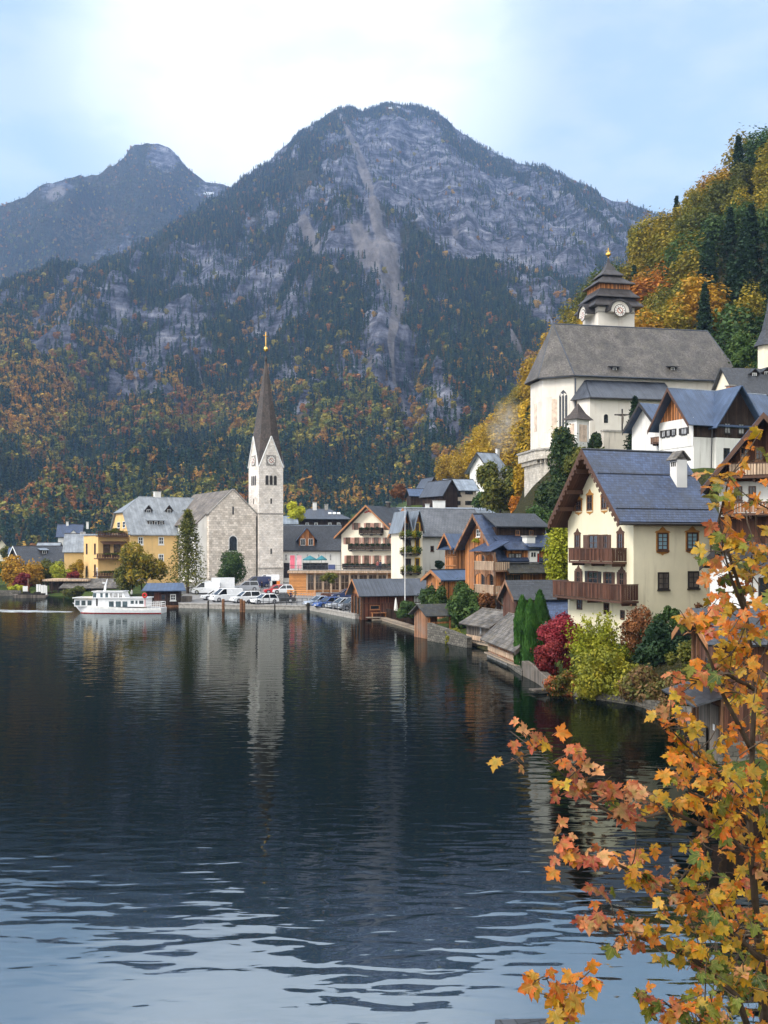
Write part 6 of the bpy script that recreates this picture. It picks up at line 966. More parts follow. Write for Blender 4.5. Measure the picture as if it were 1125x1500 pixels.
# ---------------------------------------------------------------- cars
def car(kind, col, x, y, hd, lb, L=4.2, Y=None, sc=1.0):
    if Y is None:
        Y = 150
        for _ in range(12): Y = (HC - plz(Y)) * F / (y - HY)
    p = P(x, y, Y); p.z = plz(Y) + .004; r = empty({'van': 'van', 'truck': 'truck'}.get(kind, 'car'), p, R(hd), lb, {'van': 'van', 'truck': 'truck'}.get(kind, 'car'), 'cars parked on the quay'); W = 1.78; h = L / 2; mat = 'car ' + col
    if kind == 'truck':
        m = MB(); m.box(-h, h * .45, -1.0, 1.0, .75, 2.6); m.build('cargo_box', mat, r); m = MB(); m.prism([(h * .5, -.95, .4), (h, -.95, .4), (h, -.95, 1.3), (h * .86, -.95, 2.1), (h * .5, -.95, 2.1)], (0, 1.9, 0)); m.box(-h, h * .95, -.5, .5, .4, .7); m.build('cab', mat, r); m = MB(); m.prism([(h * .6, -.97, 1.3), (h * .97, -.97, 1.3), (h * .85, -.97, 1.95), (h * .6, -.97, 1.95)], (0, 1.94, 0)); m.build('window_glass', 'car glass', r)
    else:
        van = kind == 'van'; H = {'hatch': 1.46, 'suv': 1.68, 'van': 1.95, 'sedan': 1.42}[kind]; bl = .58 * H if not van else 1.12
        prof = [(-h, .3), (-h, .62), (-h * .97, bl), (h * .42, bl), (h * .9, bl - .14), (h, .58), (h, .3), (h * .8, .2), (-h * .8, .2)]
        rear = {'hatch': -.95, 'suv': -.97, 'van': -.99, 'sedan': -.62}[kind]; rt = {'hatch': -.74, 'suv': -.86, 'van': -.97, 'sedan': -.42}[kind]; ft, fb = {'hatch': (.02, .46), 'suv': (.08, .5), 'van': (.3, .72), 'sedan': (.02, .44)}[kind]
        m = MB(); n_ = len(prof); rows = []
        for yy, s_ in ((-W / 2 + .06, .0), (-W / 2, 1), (W / 2, 1), (W / 2 - .06, 0)): rows.append([(x_ * (1 if s_ else .985), yy, z_ + (0 if s_ else .0)) for x_, z_ in prof])
        rows = [[(x_ * .97, -W / 2 + .09, z_ + (.0 if z_ < .5 else .03)) for x_, z_ in prof]] + [[(x_, -W / 2, min(z_, bl - .06)) for x_, z_ in prof]] + [[(x_, W / 2, min(z_, bl - .06)) for x_, z_ in prof]] + [[(x_ * .97, W / 2 - .09, z_ + (.0 if z_ < .5 else .03)) for x_, z_ in prof]]
        i0 = len(m.v); m.v += [q for rr in [rows[1], rows[2]] for q in rr]; m.f += [tuple(range(i0, i0 + n_)), tuple(range(i0 + 2 * n_ - 1, i0 + n_ - 1, -1))] + [(i0 + k, i0 + k + n_, i0 + (k + 1) % n_ + n_, i0 + (k + 1) % n_) for k in range(n_)]; m.m += [0] * (n_ + 2)
        m.box(-h * .93, h * .44, -W / 2 + .07, W / 2 - .07, bl - .08, bl); o = m.build('body', mat, r); bv = o.modifiers.new('bevel', 'BEVEL'); bv.width = .05; bv.segments = 2
        def cab(z0, z1, wi, wo, e=0): return [(rear * h + e, -wo, z0), (fb * h - e, -wo, z0), (fb * h - e, wo, z0), (rear * h + e, wo, z0), (rt * h + e, -wi, z1), (ft * h - e, -wi, z1), (ft * h - e, wi, z1), (rt * h + e, wi, z1)]
        fs = [(0, 3, 2, 1), (4, 5, 6, 7), (0, 1, 5, 4), (1, 2, 6, 5), (2, 3, 7, 6), (3, 0, 4, 7)]; m = MB(); m.idx(cab(bl - .01, H - .05, W / 2 - .22, W / 2 - .09), fs); m.build('window_glass', 'car glass', r)
        m = MB(); m.idx([(rt * h - .04, -W / 2 + .2, H - .06), (ft * h + .05, -W / 2 + .2, H - .06), (ft * h + .05, W / 2 - .2, H - .06), (rt * h - .04, W / 2 - .2, H - .06), (rt * h + .08, -W / 2 + .28, H), (ft * h - .1, -W / 2 + .28, H), (ft * h - .1, W / 2 - .28, H), (rt * h + .08, W / 2 - .28, H)], fs)
        for sg in (-1, 1):
            for q in ((rear * h + .05, rt * h + .02), (-.28 * h, -.26 * h), (fb * h - .05, ft * h + .0)): m.tube((q[0], sg * (W / 2 - .08), bl - .02), (q[1], sg * (W / 2 - .21), H - .05), .055 if not van else .07, n=5)
            if van: m.prism([(-h * .97, sg * (W / 2 - .075), bl - .02), (ft * h * .3, sg * (W / 2 - .075), bl - .02), (ft * h * .3, sg * (W / 2 - .205), H - .08), (-h * .95, sg * (W / 2 - .205), H - .08)], (0, -.03 * sg, 0))
        m.build('roof', mat, r)
        for sg in (-1, 1):
            m = MB(); m.box(h - .12, h + .012, sg * .62 - .17, sg * .62 + .17, bl - .36, bl - .2); m.build('headlight', 'curtained glass', r); m = MB(); m.box(-h - .012, -h + .1, sg * .66 - .12, sg * .66 + .12, bl - .36, bl - .12); m.build('tail_light', 'red paint', r)
        m = MB(); m.box(h - .02, h + .015, -.26, .26, .36, .47); m.build('number_plate', 'trim white', r)
    for xx in (-h * .62, h * .63):
        for sg in (-1, 1):
            m = MB(); R_ = .33 if kind != 'truck' else .42; P0 = Vector((xx, sg * (W / 2 - .2), R_)); P1 = Vector((xx, sg * (W / 2 + .012), R_)); m.tube(P0, P1, R_, n=16, m=0); m.tube(P1 - Vector((0, sg * .01, 0)), P1 + Vector((0, sg * .012, 0)), R_ * .6, n=12, m=1); m.build('wheel', ['tyre', 'rim'], r)
    return r
for a in (('truck', 'white', 320, 869, 192, 'small white truck with a square cargo box by the round green tree', 5.2), ('van', 'white', 302, 870, 185, 'white van half hidden behind the big larch', 4.6), ('hatch', 'white', 314.5, 878.5, 205, 'white car parked left of the big white van'), ('van', 'white', 331, 881, 215, 'big white van facing left on the quay', 4.9), ('suv', 'white', 359.5, 882.5, 212, 'tall white estate car right of the big white van', 4.5),
          ('hatch', 'white', 386.5, 884.5, 215, 'white hatchback alone beside the railing', 4.1), ('sedan', 'black', 412, 883, 185, 'black car parked along the railing, next to the white hatchback', 4.3), ('suv', 'silver', 361, 865.5, 188, 'silver estate car parked near the round green tree', 4.4), ('van', 'navy', 377, 860, 200, 'dark blue van at the foot of the church tower', 4.8), ('van', 'white', 391, 857, 190, 'white van at the foot of the church tower', 4.6),
          ('hatch', 'red', 403, 869.5, 195, 'bright red car in front of the cafe fence', 3.9), ('hatch', 'white', 413.5, 869.5, 200, 'little white car right behind the red one', 3.6), ('sedan', 'pale blue', 467, 887.5, 215, 'pale silver blue car at the end of the row by the bend', 4.3), ('hatch', 'blue', 481, 890, 215, 'bright blue car between two silver ones', 4.3), ('hatch', 'silver', 501, 891.5, 212, 'silver car right of the bright blue one', 4.3), ('suv', 'grey', 516, 893.5, 212, 'grey car tucked against the brown boathouse', 4.2), ('sedan', 'navy', 507, 876, 195, 'dark blue car in the second row behind the silver ones', 4.5)): car(*a)
# ---------------------------------------------------------------- people
def person(x, y, Y, z, coat, legs, lb, hd=0, h=1.72, walk=.12):
    r = Vector((P(x, y, Y).x, Y, z)); n = NM('clothes %d' % int(x * 10), .9, .1); sp = n.n('ShaderNodeSeparateXYZ'); n.l(n.co(), sp.inputs[0]); zc = n.ma('DIVIDE', sp.outputs[2], h)
    k = n.mix(n.ma('GREATER_THAN', zc, .48), legs, coat); k = n.mix(n.ma('GREATER_THAN', zc, .845), k, (.48, .29, .2)); k = n.mix(n.ma('LESS_THAN', zc, .045), k, (.03, .025, .02)); n.base(k)
    J = [(0, 0, .53), (0, 0, .66), (0, .0, .80), (0, 0, .855), (0, .01, .885), (0, .015, .935), (.055, 0, .5), (.06, walk, .27), (.06, walk * .6, .035), (.06, walk * .6 + .075, .015), (-.055, 0, .5), (-.06, -walk * .2, .27), (-.06, -walk, .035), (-.06, -walk + .075, .015), (.115, 0, .795), (.135, -walk * .4, .63), (.125, walk * .1, .49), (-.115, 0, .795), (-.135, walk * .5, .63), (-.125, walk * .9, .5)]
    Rr = [.075, .07, .08, .036, .042, .05, .055, .038, .027, .02, .055, .038, .027, .02, .036, .027, .02, .036, .027, .02]; E = [(0, 1), (1, 2), (2, 3), (3, 4), (4, 5), (0, 6), (6, 7), (7, 8), (8, 9), (0, 10), (10, 11), (11, 12), (12, 13), (2, 14), (14, 15), (15, 16), (2, 17), (17, 18), (18, 19)]
    me = bpy.data.meshes.new('person'); me.from_pydata([(a * h, b_ * h, c * h) for a, b_, c in J], E, []); me.materials.append(n.m); o = bpy.data.objects.new('person', me); COL.objects.link(o); o.location = r; o.rotation_euler = (0, 0, R(hd)); sk = o.modifiers.new('skin', 'SKIN'); su = o.modifiers.new('sub', 'SUBSURF'); su.levels = su.render_levels = 1
    for i, q in enumerate(Rr): me.skin_vertices[0].data[i].radius = (q * h, q * h * .8); me.skin_vertices[0].data[i].use_root = i == 0
    m = MB(); m.lathe([(.052 * h, .935 * h), (.057 * h, .955 * h), (.05 * h, .98 * h), (.02 * h, 1.0 * h)], (0, .008 * h, 0), 10); m.build('hair', 'hair', o, True); return tag(o, lb, 'person')
def pz(x, y):
    Y = 150
    for _ in range(12): Y = (HC - plz(Y)) * F / (y - HY)
    return x, y, Y, plz(Y)
person(*pz(426, 882.5), (.02, .03, .08), (.03, .05, .10), 'person in dark blue walking at the nose of the black car', 30); person(*pz(432.5, 879), (.25, .17, .1), (.06, .05, .04), 'person in a tan jacket walking behind the one in dark blue', 60); person(*pz(383.5, 866), (.02, .02, .022), (.03, .03, .035), 'person in black standing between the vans and the white hatchback', -40); person(*pz(394, 862), (.03, .04, .09), (.03, .04, .08), 'person in navy standing by the white van at the tower', 10); person(*pz(465.5, 866), (.05, .06, .1), (.04, .05, .09), 'person at the gap in the cafe fence', 0)
person(553, 833, 173.5, cafe_zt + .29, (.30, .10, .09), (.05, .05, .07), 'person in a dull red top on the cafe roof terrace', 160); person(557, 833, 173.8, cafe_zt + .29, (.05, .07, .12), (.04, .04, .05), 'person in dark clothes on the cafe roof terrace', 190); person(193, 868, 158, .75, (.62, .62, .6), (.03, .03, .03), 'person in a white top on the bank behind the ferry', 90)
# ---------------------------------------------------------------- cafe things
for x, c, lb in ((428.5, 'pink cloth', 'bright pink banner flag on the cafe terrace'), (438.5, 'pale pink cloth', 'faded pale pink banner flag next to the bright one')):
    p = P(x, 836, 176); p.z = cafe_zt + .29; r = empty('banner_flag', p, R(8), lb, 'banner', 'banner flags on the cafe terrace'); m = MB(); m.tube((-.45, 0, 0), (-.45, 0, 2.5), .035); m.box(-.6, -.3, -.15, .15, 0, .06); m.build('pole', 'pole white', r); m = MB()
    for j in range(6): z0, z1 = .25 + j * .38, .25 + (j + 1) * .38; w0 = lambda z: .04 * math.sin(z * 4); m.prism([(-.42, w0(z0), z0), (.38, w0(z0) + .05, z0), (.38, w0(z1) + .05, z1), (-.42, w0(z1), z1)], (0, .02, 0))
    m.build('cloth', c, r)
def umbrella(x, y, Y, z, wd, lb, mat='teal cloth'):
    p = P(x, y, Y); p.z = z; r = empty('parasol', p, 0, lb, 'parasol'); m = MB(); m.tube((0, 0, 0), (0, 0, 2.5), .03); m.lathe([(.3, 0), (.3, .08), (.05, .1)], n=10); m.build('pole', 'rail metal', r); m = MB(); n_ = 8
    for k in range(n_): a, c = 2 * math.pi * k / n_, 2 * math.pi * (k + 1) / n_; A, B = Vector((wd * math.cos(a), wd * math.sin(a), 1.85)), Vector((wd * math.cos(c), wd * math.sin(c), 1.85)); T = Vector((0, 0, 2.55)); m.poly([A, B, T]); m.poly([A, A - Vector((0, 0, .18)), B - Vector((0, 0, .18)), B])
    m.build('canopy', mat, r)
umbrella(454, 836, 177, cafe_zt + .29, 1.25, 'open teal parasol on the cafe terrace, the larger of two'); umbrella(471, 836, 178, cafe_zt + .29, .95, 'smaller open teal parasol on the cafe terrace')
m = MB(); a, b_ = P(421, 872, 165), P(462, 872, 163); a.z = plz(165); b_.z = plz(163); d = b_ - a
for j in range(12): q = a + d * (j / 11); m.box(q.x - .05, q.x + .05, q.y - .05, q.y + .05, q.z - .1, q.z + .95)
for z in (.25, .55, .85): m.prism([a + Vector((0, -.08, z - .09)), b_ + Vector((0, -.08, z - .09)), b_ + Vector((0, -.08, z + .1)), a + Vector((0, -.08, z + .1))], (0, .04, 0))
o = m.build('fence', 'bright timber'); tag(o, 'low orange timber fence in front of the cafe', 'fence')
m = MB(); a = P(470, 874, 160); a.z = plz(160); m.box(a.x, a.x + 4.2, a.y, a.y + 1.6, a.z - .1, a.z + .7); m.box(a.x - .1, a.x + 4.3, a.y - .12, a.y - .005, a.z + .35, a.z + .48); o = m.build('planter', 'brown wood'); tag(o, 'long brown planter box under the small round cafe tree', 'planter')
bush('tree', 'small round green tree in front of the glass cafe', 'tree', 483, 866, 161.5, 24, 27, 'olive', 2600, .13, 12, base=.35)
for x, y, c, lb in ((404.5, 857, 'orange paint', 'orange barrier by the cafe corner'), (399.5, 856, 'trim white', 'white notice board beside the orange barrier')): p = P(x, y, 184); p.z = plz(184); m = MB(); m.box(-.7, .7, -.05, .05, .4, 1.25); m.box(-.6, -.52, -.2, .2, 0, .4); m.box(.52, .6, -.2, .2, 0, .4); o = m.build('barrier' if 'barrier' in lb else 'notice_board', c); o.location = p; tag(o, lb, 'barrier' if 'barrier' in lb else 'notice board')
# ---------------------------------------------------------------- ferry
bp = PW(172, 897.5); r = empty('ferry', bp, R(-3), 'white passenger ferry with a red waterline passing along the shore', 'boat'); s = bp.y / F; X_ = lambda x: (x - 172) * s; Z_ = lambda y: (897.5 - y) * s
m = MB(); st = []
for t in np.linspace(0, 1, 15):
    x = X_(104.5) + (X_(241) - X_(104.5)) * t; w_ = 1.75 * min(1, (t / .32) ** .6) * (1 if t < .85 else 1 - .18 * (t - .85) / .15); sh = Z_(883) + (Z_(889.5) - Z_(883)) * min(1, t * 1.5) ** .7; rk_ = .9 * max(0, 1 - t / .12)
    st.append([(x + rk_ * 1.5 * (sh - z_) / sh, sg * w_ * f_, z_) for sg, f_, z_ in ((-1, 1, sh), (-1, 1.0, sh - .3), (-1, .96, .1), (-1, .9, -.05), (-1, .6, -.5), (1, .6, -.5), (1, .9, -.05), (1, .96, .1), (1, 1.0, sh - .3), (1, 1, sh))])
i0 = 0; m.v = [q for a in st for q in a]; nn = 10
for i in range(14):
    for j in range(9): m.f.append((i * nn + j, i * nn + j + 1, (i + 1) * nn + j + 1, (i + 1) * nn + j)); m.m.append(1 if j in (2, 3, 4, 5, 6) else 2 if j in (0, 8) else 0)
    m.f.append((i * nn + 9, i * nn, (i + 1) * nn, (i + 1) * nn + 9)); m.m.append(0)
m.f.append(tuple(range(14 * nn, 15 * nn))); m.m.append(0); m.f.append(tuple(range(nn - 1, -1, -1))); m.m.append(0)
m.build('hull', ['car white', 'red paint', 'trim white'], r)
m = MB(); dk = lambda x: Z_(887); m.box(X_(113), X_(140), -1.35, 1.35, .9, Z_(877.3)); m.box(X_(140.01), X_(219), -1.45, 1.45, .9, Z_(875.8)); m.box(X_(111), X_(221), -1.6, 1.6, Z_(875.8) + .003, Z_(875) + .05); m.build('cabin', 'car white', r)
m = MB(); z0, z1 = Z_(875) + .055, Z_(866.5); m.prism([(X_(139), -1.1, z0), (X_(187), -1.1, z0), (X_(183.5), -1.1, z1), (X_(140), -1.1, z1)], (0, 2.2, 0)); wh = m.build('wheelhouse', 'car white', r); m = MB(); m.box(X_(138), X_(185), -1.25, 1.25, z1 + .003, z1 + .1); m.build('roof', 'car white', wh)
def bwin(x0, x1, y0, y1, yy, par, mt='boat glass'):
    m = MB()
    for sg in (-1, 1): m.box(X_(x0), X_(x1), sg * (yy - .01), sg * (yy + .02), Z_(y1), Z_(y0))
    m.build('window', mt, par)
for x0, x1 in ((114.5, 121), (123.5, 129.5), (132.5, 138.5)): bwin(x0, x1, 879, 886, 1.36, r)
for x0, x1 in ((164.5, 171.5), (174.5, 182), (184.5, 191.5)): bwin(x0, x1, 880, 888, 1.46, r)
for x0, x1 in ((196.5, 201), (203.5, 206.5), (209, 215)): bwin(x0, x1, 878.8, 883.5, 1.46, r)
for x0, x1 in ((139.8, 144.5), (150.5, 154), (158, 162), (164.5, 168.5), (170, 176), (178, 182.8)): bwin(x0, x1, 868.3, 875, 1.11, wh, 'curtained glass' if x0 > 160 else 'boat glass')
m = MB(); m.box(X_(145.5), X_(148), -1.475, -1.44, Z_(889), Z_(876)); m.build('door', 'trim dark', r); m = MB(); m.path([(X_(153), 0, z1), (X_(154.5), 0, z1 + .9), (X_(157), 0, z1 + 1.7)], [.18, .12, .05], 8); m.box(X_(150.5), X_(153), -.2, .2, z1 + 1.1, z1 + 1.25); m.build('mast', 'car white', wh)
m = MB(); y_ = 1.45
for sg in (-1, 1):
    for q in (881.5, 884.5, 887): m.tube((X_(220), sg * y_, Z_(q)), (X_(239), sg * y_ * .9, Z_(q)), .03)
    for x in (221, 227, 233, 239): m.tube((X_(x), sg * y_ * .95, Z_(890)), (X_(x), sg * y_ * .95, Z_(881.3)), .03)
for q in (881.5, 884.5): m.tube((X_(239), -y_ * .9, Z_(q)), (X_(239), y_ * .9, Z_(q)), .03)
m.build('stern_rail', 'trim white', r); lbc = (X_(217.5), -1.62, Z_(871.3)); m = MB(); n_ = 16
for k in range(n_): a, c = 2 * math.pi * k / n_, 2 * math.pi * (k + 1) / n_; m.tube((lbc[0] + .26 * math.cos(a), lbc[1], lbc[2] + .26 * math.sin(a)), (lbc[0] + .26 * math.cos(c), lbc[1], lbc[2] + .26 * math.sin(c)), .12, n=6)
m.tube((lbc[0], lbc[1] + .15, .95), (lbc[0], lbc[1] + .15, lbc[2] - .25), .04); m.build('lifebuoy', 'red paint', r)
v = []; f = []; n_ = 90; rng = np.random.default_rng(9); m = MB(); a, b_ = PW(106, 896.5), PW(-120, 893.5)
pts = [a.lerp(b_, t) for t in np.linspace(0, 1, n_)]
for i in range(n_ - 1): t = i / n_; w0, w1 = .6 + 3.2 * t ** .6, .6 + 3.2 * ((i + 1) / n_) ** .6; m.poly([pts[i] + Vector((0, -w0, .012)), pts[i + 1] + Vector((0, -w1, .012)), pts[i + 1] + Vector((0, w1, .012)), pts[i] + Vector((0, w0, .012))])
o = m.build('wake_foam', 'foam'); tag(o, 'thin white streak of foam left behind the ferry', 'foam', None, 'stuff')
# ---------------------------------------------------------------- left shore: hut, roofed dock, barge
b = House('boat_hut', 'dark brown landing hut with a blue metal roof behind the ferry stern', 'hut', 214, 886, 151, 8); b.O.z = b.root.location.z = .3; W = b.a('R', 264); b.walls(W, 3.6, None, 0, 0, 2.15, 2.15, 'dark wood', zb=-.2); m = MB(); m.slab([(-.6, -.9, 2.05), (W + .9, -.9, 2.05), (W + .2, 4.0, 3.0), (-.2, 4.0, 3.0)], .12); m.build('roof', 'blue metal', b.root); b.win('R', 250, 871, 257, 879, 'trim white', 'glass', .15, 2, 2); m = MB(); a0 = b.a('R', 226); b.fbox(m, 'R', a0, a0 + 1.0, 0, 1.9, -.02, .04); m.build('door', 'red wood', b.root); m = MB(); b.fbox(m, 'R', -.2, W + .2, -.35, -.05, -.1, .9)
for j in range(6): m.tube((j * W / 5, -.7, -2), (j * W / 5, -.7, -.1), .13)
m.build('deck', 'pile wood', b.root); b.win('R', 236, 871, 242, 879, 'trim brown', 'glass', .1, 1, 1, sill=False); m = MB(); m.box(W + .02, W + 1.6, .5, 3.2, -.6, 1.2); m.build('side_screen', 'grey wood', b.root)
p = PW(45, 876); r = empty('barge', p, R(10), 'flat grey work barge moored at the left shore', 'boat'); m = MB(); m.prism([(-2.6, 0, -.3), (2.2, 0, -.3), (2.8, 0, .45), (-3.1, 0, .62)], (0, 2.2, 0)); m.build('hull', 'grey wood', r); m = MB(); m.box(-2.2, 2.2, .4, 1.9, .5, .75); m.box(-1.5, -.3, .5, 1.6, .75, 1.1); m.box(.4, 1.4, .6, 1.7, .75, 1.0); m.build('cargo', 'pile dark', r); m = MB(); m.tube((-.6, 1.2, .4), (-.6, 1.2, 3.4), .1); m.build('mast', 'weathered wood', r)
for k, (x, y0, y1) in enumerate(((53, 854, 868), (56.5, 854, 868), (60, 855, 868), (63.5, 855, 868), (66, 856, 868))): p = PW(x, 873); h = (y1 - y0) * p.y / F; m = MB(); m.box(-.18, .18, -.06, .06, -1, h + .35); o = m.build('post', 'trim white'); o.location = p + Vector((0, .6, 0)); tag(o, 'white painted post in the row right of the barge mast', 'post', 'white posts behind the barge')
for k, (x, y0) in enumerate(((32.5, 854), (35, 853.5), (37.2, 854))): p = PW(x, 872.6); h = 1.7; m = MB(); m.box(-.15, .15, -.06, .06, -1, h); o = m.build('post', 'trim white'); o.location = p + Vector((0, .8, 0)); tag(o, 'white painted post in the little cluster left of the barge mast', 'post', 'white posts left of the mast')
b = House('dock', 'long roofed dock with grey shingles below the ochre hotel', 'dock', 93, 871, 186, -4); W = b.a('R', 176); b.O.z = b.root.location.z = 0; m = MB(); m.slab([(-.6, -.8, 1.3), (W + .5, -.8, 1.3), (W + .2, 3, 2.95), (-.2, 3, 2.95)], .14); m.build('roof', 'grey shingle', b.root); m = MB()
for j in range(7): m.tube((j * W / 6, 0, -1), (j * W / 6, 0, 1.5), .12)
m.box(0, W, 2.9, 3.1, -1, 2.9); m.build('post', 'weathered wood', b.root)
b = House('jetty', 'flat pale terrace over a dark boat dock beside the white posts', 'jetty', 66, 872, 187, -2); W = b.a('R', 130); b.O.z = b.root.location.z = 0; b.box('deck', 'pale wood', -.4, W, -.2, 6, 2.6, 2.95); m = MB()
for j in range(4): m.box(j * 1.15, j * 1.15 + .18, 0, .2, -1, 2.6)
m.box(0, 4.2, 2.2, 2.4, -1, 2.6); m.box(0, 3.8, .1, 2, .5, .62); m.build('frame', 'dark wood', b.root)
m = MB(); a, b_ = PW(-420, 869), PW(30, 873); m.prism([a, b_, b_ + Vector((0, .6, 0)), a + Vector((0, .6, 0))], (0, 0, 1.0)); o = m.build('shore_wall', 'wall stone'); tag(o, 'dark stone wall along the far left shore', 'wall')
# ---------------------------------------------------------------- flagpole terrace, stone shed, garden walls
p = PW(593.5, 914); r = empty('flagpole', p + Vector((0, .8, .3)), 0, 'tall white flagpole on the waterside terrace', 'flagpole'); m = MB(); hh = (914 - 747) * p.y / F; m.lathe([(.07, 0), (.055, hh * .5), (.03, hh), (.07, hh + .02), (.02, hh + .14)], n=10); m.build('pole', 'pole white', r); m = MB(); m.box(-.25, .25, -.25, .25, -.4, 0); m.build('base', 'concrete', r)
p = PW(580, 909); r = empty('parasol', p + Vector((0, 1.2, .35)), 0, 'folded white parasol beside the flagpole', 'parasol'); m = MB(); m.tube((0, 0, 0), (0, 0, 2.3), .03); m.build('pole', 'pole white', r); m = MB(); m.lathe([(.2, .45), (.27, .6), (.2, 1.4), (.1, 2.1), (.02, 2.35)], n=9); m.build('canopy', 'white cloth', r)
m = MB(); pts = [PW(x, y) for x, y in ((556, 908), (600, 921.5), (622, 929))]; up = Vector((0, 0, 1))
for a, b_ in zip(pts, pts[1:]): m.prism([a, b_, b_ + Vector((1.5, 2.2, 0)), a + Vector((1.5, 2.2, 0))], (0, 0, .35))
o = m.build('landing_stage', 'deck wood'); tag(o, 'low wooden landing stage along the water under the flagpole', 'jetty')
m = MB()
for a, b_ in zip(pts, pts[1:]):
    a, b_ = a.lerp(b_, .1) + Vector((.6, .9, .35)), b_ + Vector((.6, .9, .35)); k_ = int((b_ - a).length / .28)
    for j in range(k_): q = a.lerp(b_, j / k_); m.box(q.x - .1, q.x + .1, q.y - .03, q.y + .03, q.z, q.z + 1.05)
    m.tube(a + up * .9, b_ + up * .9, .05); m.tube(a + up * .3, b_ + up * .3, .05)
o = m.build('fence', 'dark wood'); tag(o, 'dark board fence round the waterside terrace', 'fence')
b = House('shed', 'small open shed with a black slate roof at the water below the shrubs', 'shed', 628, 944, 99, 24); b.O.z = b.root.location.z = 0; L = b.a('F', 607); W = b.a('R', 661); zr, ze = b.z('R', 0, 888), b.z('R', 0, 904); b.roof('u', L / 2, zr, (-.4, ze), (L + .4, ze), -.5, W + .3, 'mossy slate', th=.12); m = MB(); m.box(.1, W, L - .2, L, -.5, ze + .3); m.prism([(0, .2, -.6), (0, L, -.6), (0, L, ze + .4), (0, L / 2, zr), (0, .2, ze + .4)], (.15, 0, 0)); m.build('wall', 'weathered wood', b.root); m = MB()
for q in (.05, W - .2): m.box(q, q + .18, .0, .18, -1, ze + .1)
m.box(0, W, .02, .14, ze - .65, ze - .5); m.build('post', 'orange wood', b.root)
def wall_run(pts, z0s, lb, mat='wall stone', th=.5, name='garden_wall', zb=-1.2, inland=1):
    m = MB()
    for (a, b_), (za, zb_) in zip(zip(pts, pts[1:]), zip(z0s, z0s[1:])):
        d = (b_ - a).normalized(); nr = Vector((-d.y, d.x, 0)) * th * inland; Z = lambda v, z: Vector((v.x, v.y, z)); A = [Z(a, zb), Z(b_, zb), Z(b_ + nr, zb), Z(a + nr, zb)]; T = [Z(a, za), Z(b_, zb_), Z(b_ + nr, zb_), Z(a + nr, za)]; m.idx(A + T, [(0, 3, 2, 1), (4, 5, 6, 7), (0, 1, 5, 4), (1, 2, 6, 5), (2, 3, 7, 6), (3, 0, 4, 7)])
    o = m.build(name, mat); return tag(o, lb, 'wall')
wall_run([PW(x, y) for x, y in ((626, 938.5), (655, 943), (684, 949))], [1.7, 1.3, .9], 'old stone wall under the open shed'); wall_run([PW(x, y) for x, y in ((722, 960), (764, 990))], [.35, .35], 'low stone footing under the reddish boathouse'); wall_run([PW(x, y) for x, y in ((764, 989), (785, 1000), (806, 1015))], [1.0, .9, .75], 'weathered board retaining wall beside the thujas', 'grey wood')
wall_run([PW(x, y) for x, y in ((806, 1015), (870, 1024), (930, 1033), (985, 1050), (1006, 1066), (1016, 1112))], [.45, .4, .4, .6, 1.0, 1.4], 'dark stone wall at the foot of the garden shrubs'); m = MB(); p = PW(795, 1014); m.box(-.75, .75, -.4, .4, .12, .22); m.box(-.6, -.5, -.3, -.2, -.8, .12); m.box(.5, .6, -.3, -.2, -.8, .12); o = m.build('landing_step', 'grey wood'); o.location = p; o.rotation_euler = (0, 0, .35); tag(o, 'small plank step over the water at the garden corner', 'step')
b = House('shed', 'corner of a dark green sheet roof at the bottom edge of the view', 'shed', 722, 1500, 16, 22); b.O.z = b.root.location.z = 0; m = MB(); zt = HC - (1512 - HY) / F * 16.4; m.slab([(-1.2, -2.5, zt - .55), (1.5, -2.5, zt - .55), (1.5, .2, zt), (.3, .5, zt + .05)], .08); m.build('roof', 'dark slate', b.root); m = MB(); m.box(-.6, 1.3, -2.2, -.1, -.9, zt - .62); m.build('wall', 'dark wood', b.root)

p = PW(206, 886); p.z = .6; p.y += 4; r = empty('street_lamp', p, 0, 'black curved lamp post beside the landing hut', 'lamp'); m = MB(); m.path([(0, 0, 0), (0, 0, 2.6), (-.25, 0, 3.1), (-.8, 0, 3.3), (-1.3, 0, 3.15)], [.08, .06, .05, .05, .05], 7); m.build('pole', 'rail metal', r); m = MB(); m.lathe([(.05, .2), (.22, .1), (.26, 0)], (-1.3, 0, 2.95), 10); m.build('lamp_head', 'rail metal', r)
# ---------------------------------------------------------------- shrubs and trees of the village
bush('shrub', 'broad orange brown shrub on the left shore', 'shrub', 30, 866, 196, 62, 54, 'amber', 5000, .26, 14, 'stem', 'foliage', .05); bush('shrub', 'olive shrub right of the orange brown one', 'shrub', 66, 862, 200, 38, 46, 'olive', 3000, .24, 12, 'stem', 'foliage', .05); bush('shrub', 'bright lime shrub between the barge and the ochre hotel', 'shrub', 86, 860, 197, 34, 38, 'lime', 3000, .2, 12, 'stem', 'foliage', .05); bush('shrub', 'deep red shrub behind the white posts', 'shrub', 36, 866, 191, 28, 28, 'wine', 2200, .2, 10, 'stem', 'foliage', .05)
bush('shrub', 'dark red shrub at the corner of the ochre hotel', 'shrub', 108, 858, 194, 18, 22, 'wine', 1400, .18, 9, 'stem', 'foliage', .05); bush('shrub', 'golden shrub at the corner of the ochre hotel', 'shrub', 112, 852, 200, 22, 32, 'gold', 1800, .2, 9, 'stem', 'foliage', .05); bush('shrub', 'yellow flowering shrub low on the left shore', 'shrub', 25, 870, 189, 24, 14, 'lemon', 1200, .16, 8, 'stem', 'foliage', .05); bush('tree', 'dark green tree at the left edge of the shore', 'tree', -6, 866, 200, 40, 42, 'green', 2500, .26, 10); bush('tree', 'small green tree by the far cream cottage', 'tree', 10, 822, 300, 16, 22, 'olive', 1200, .3, 8)
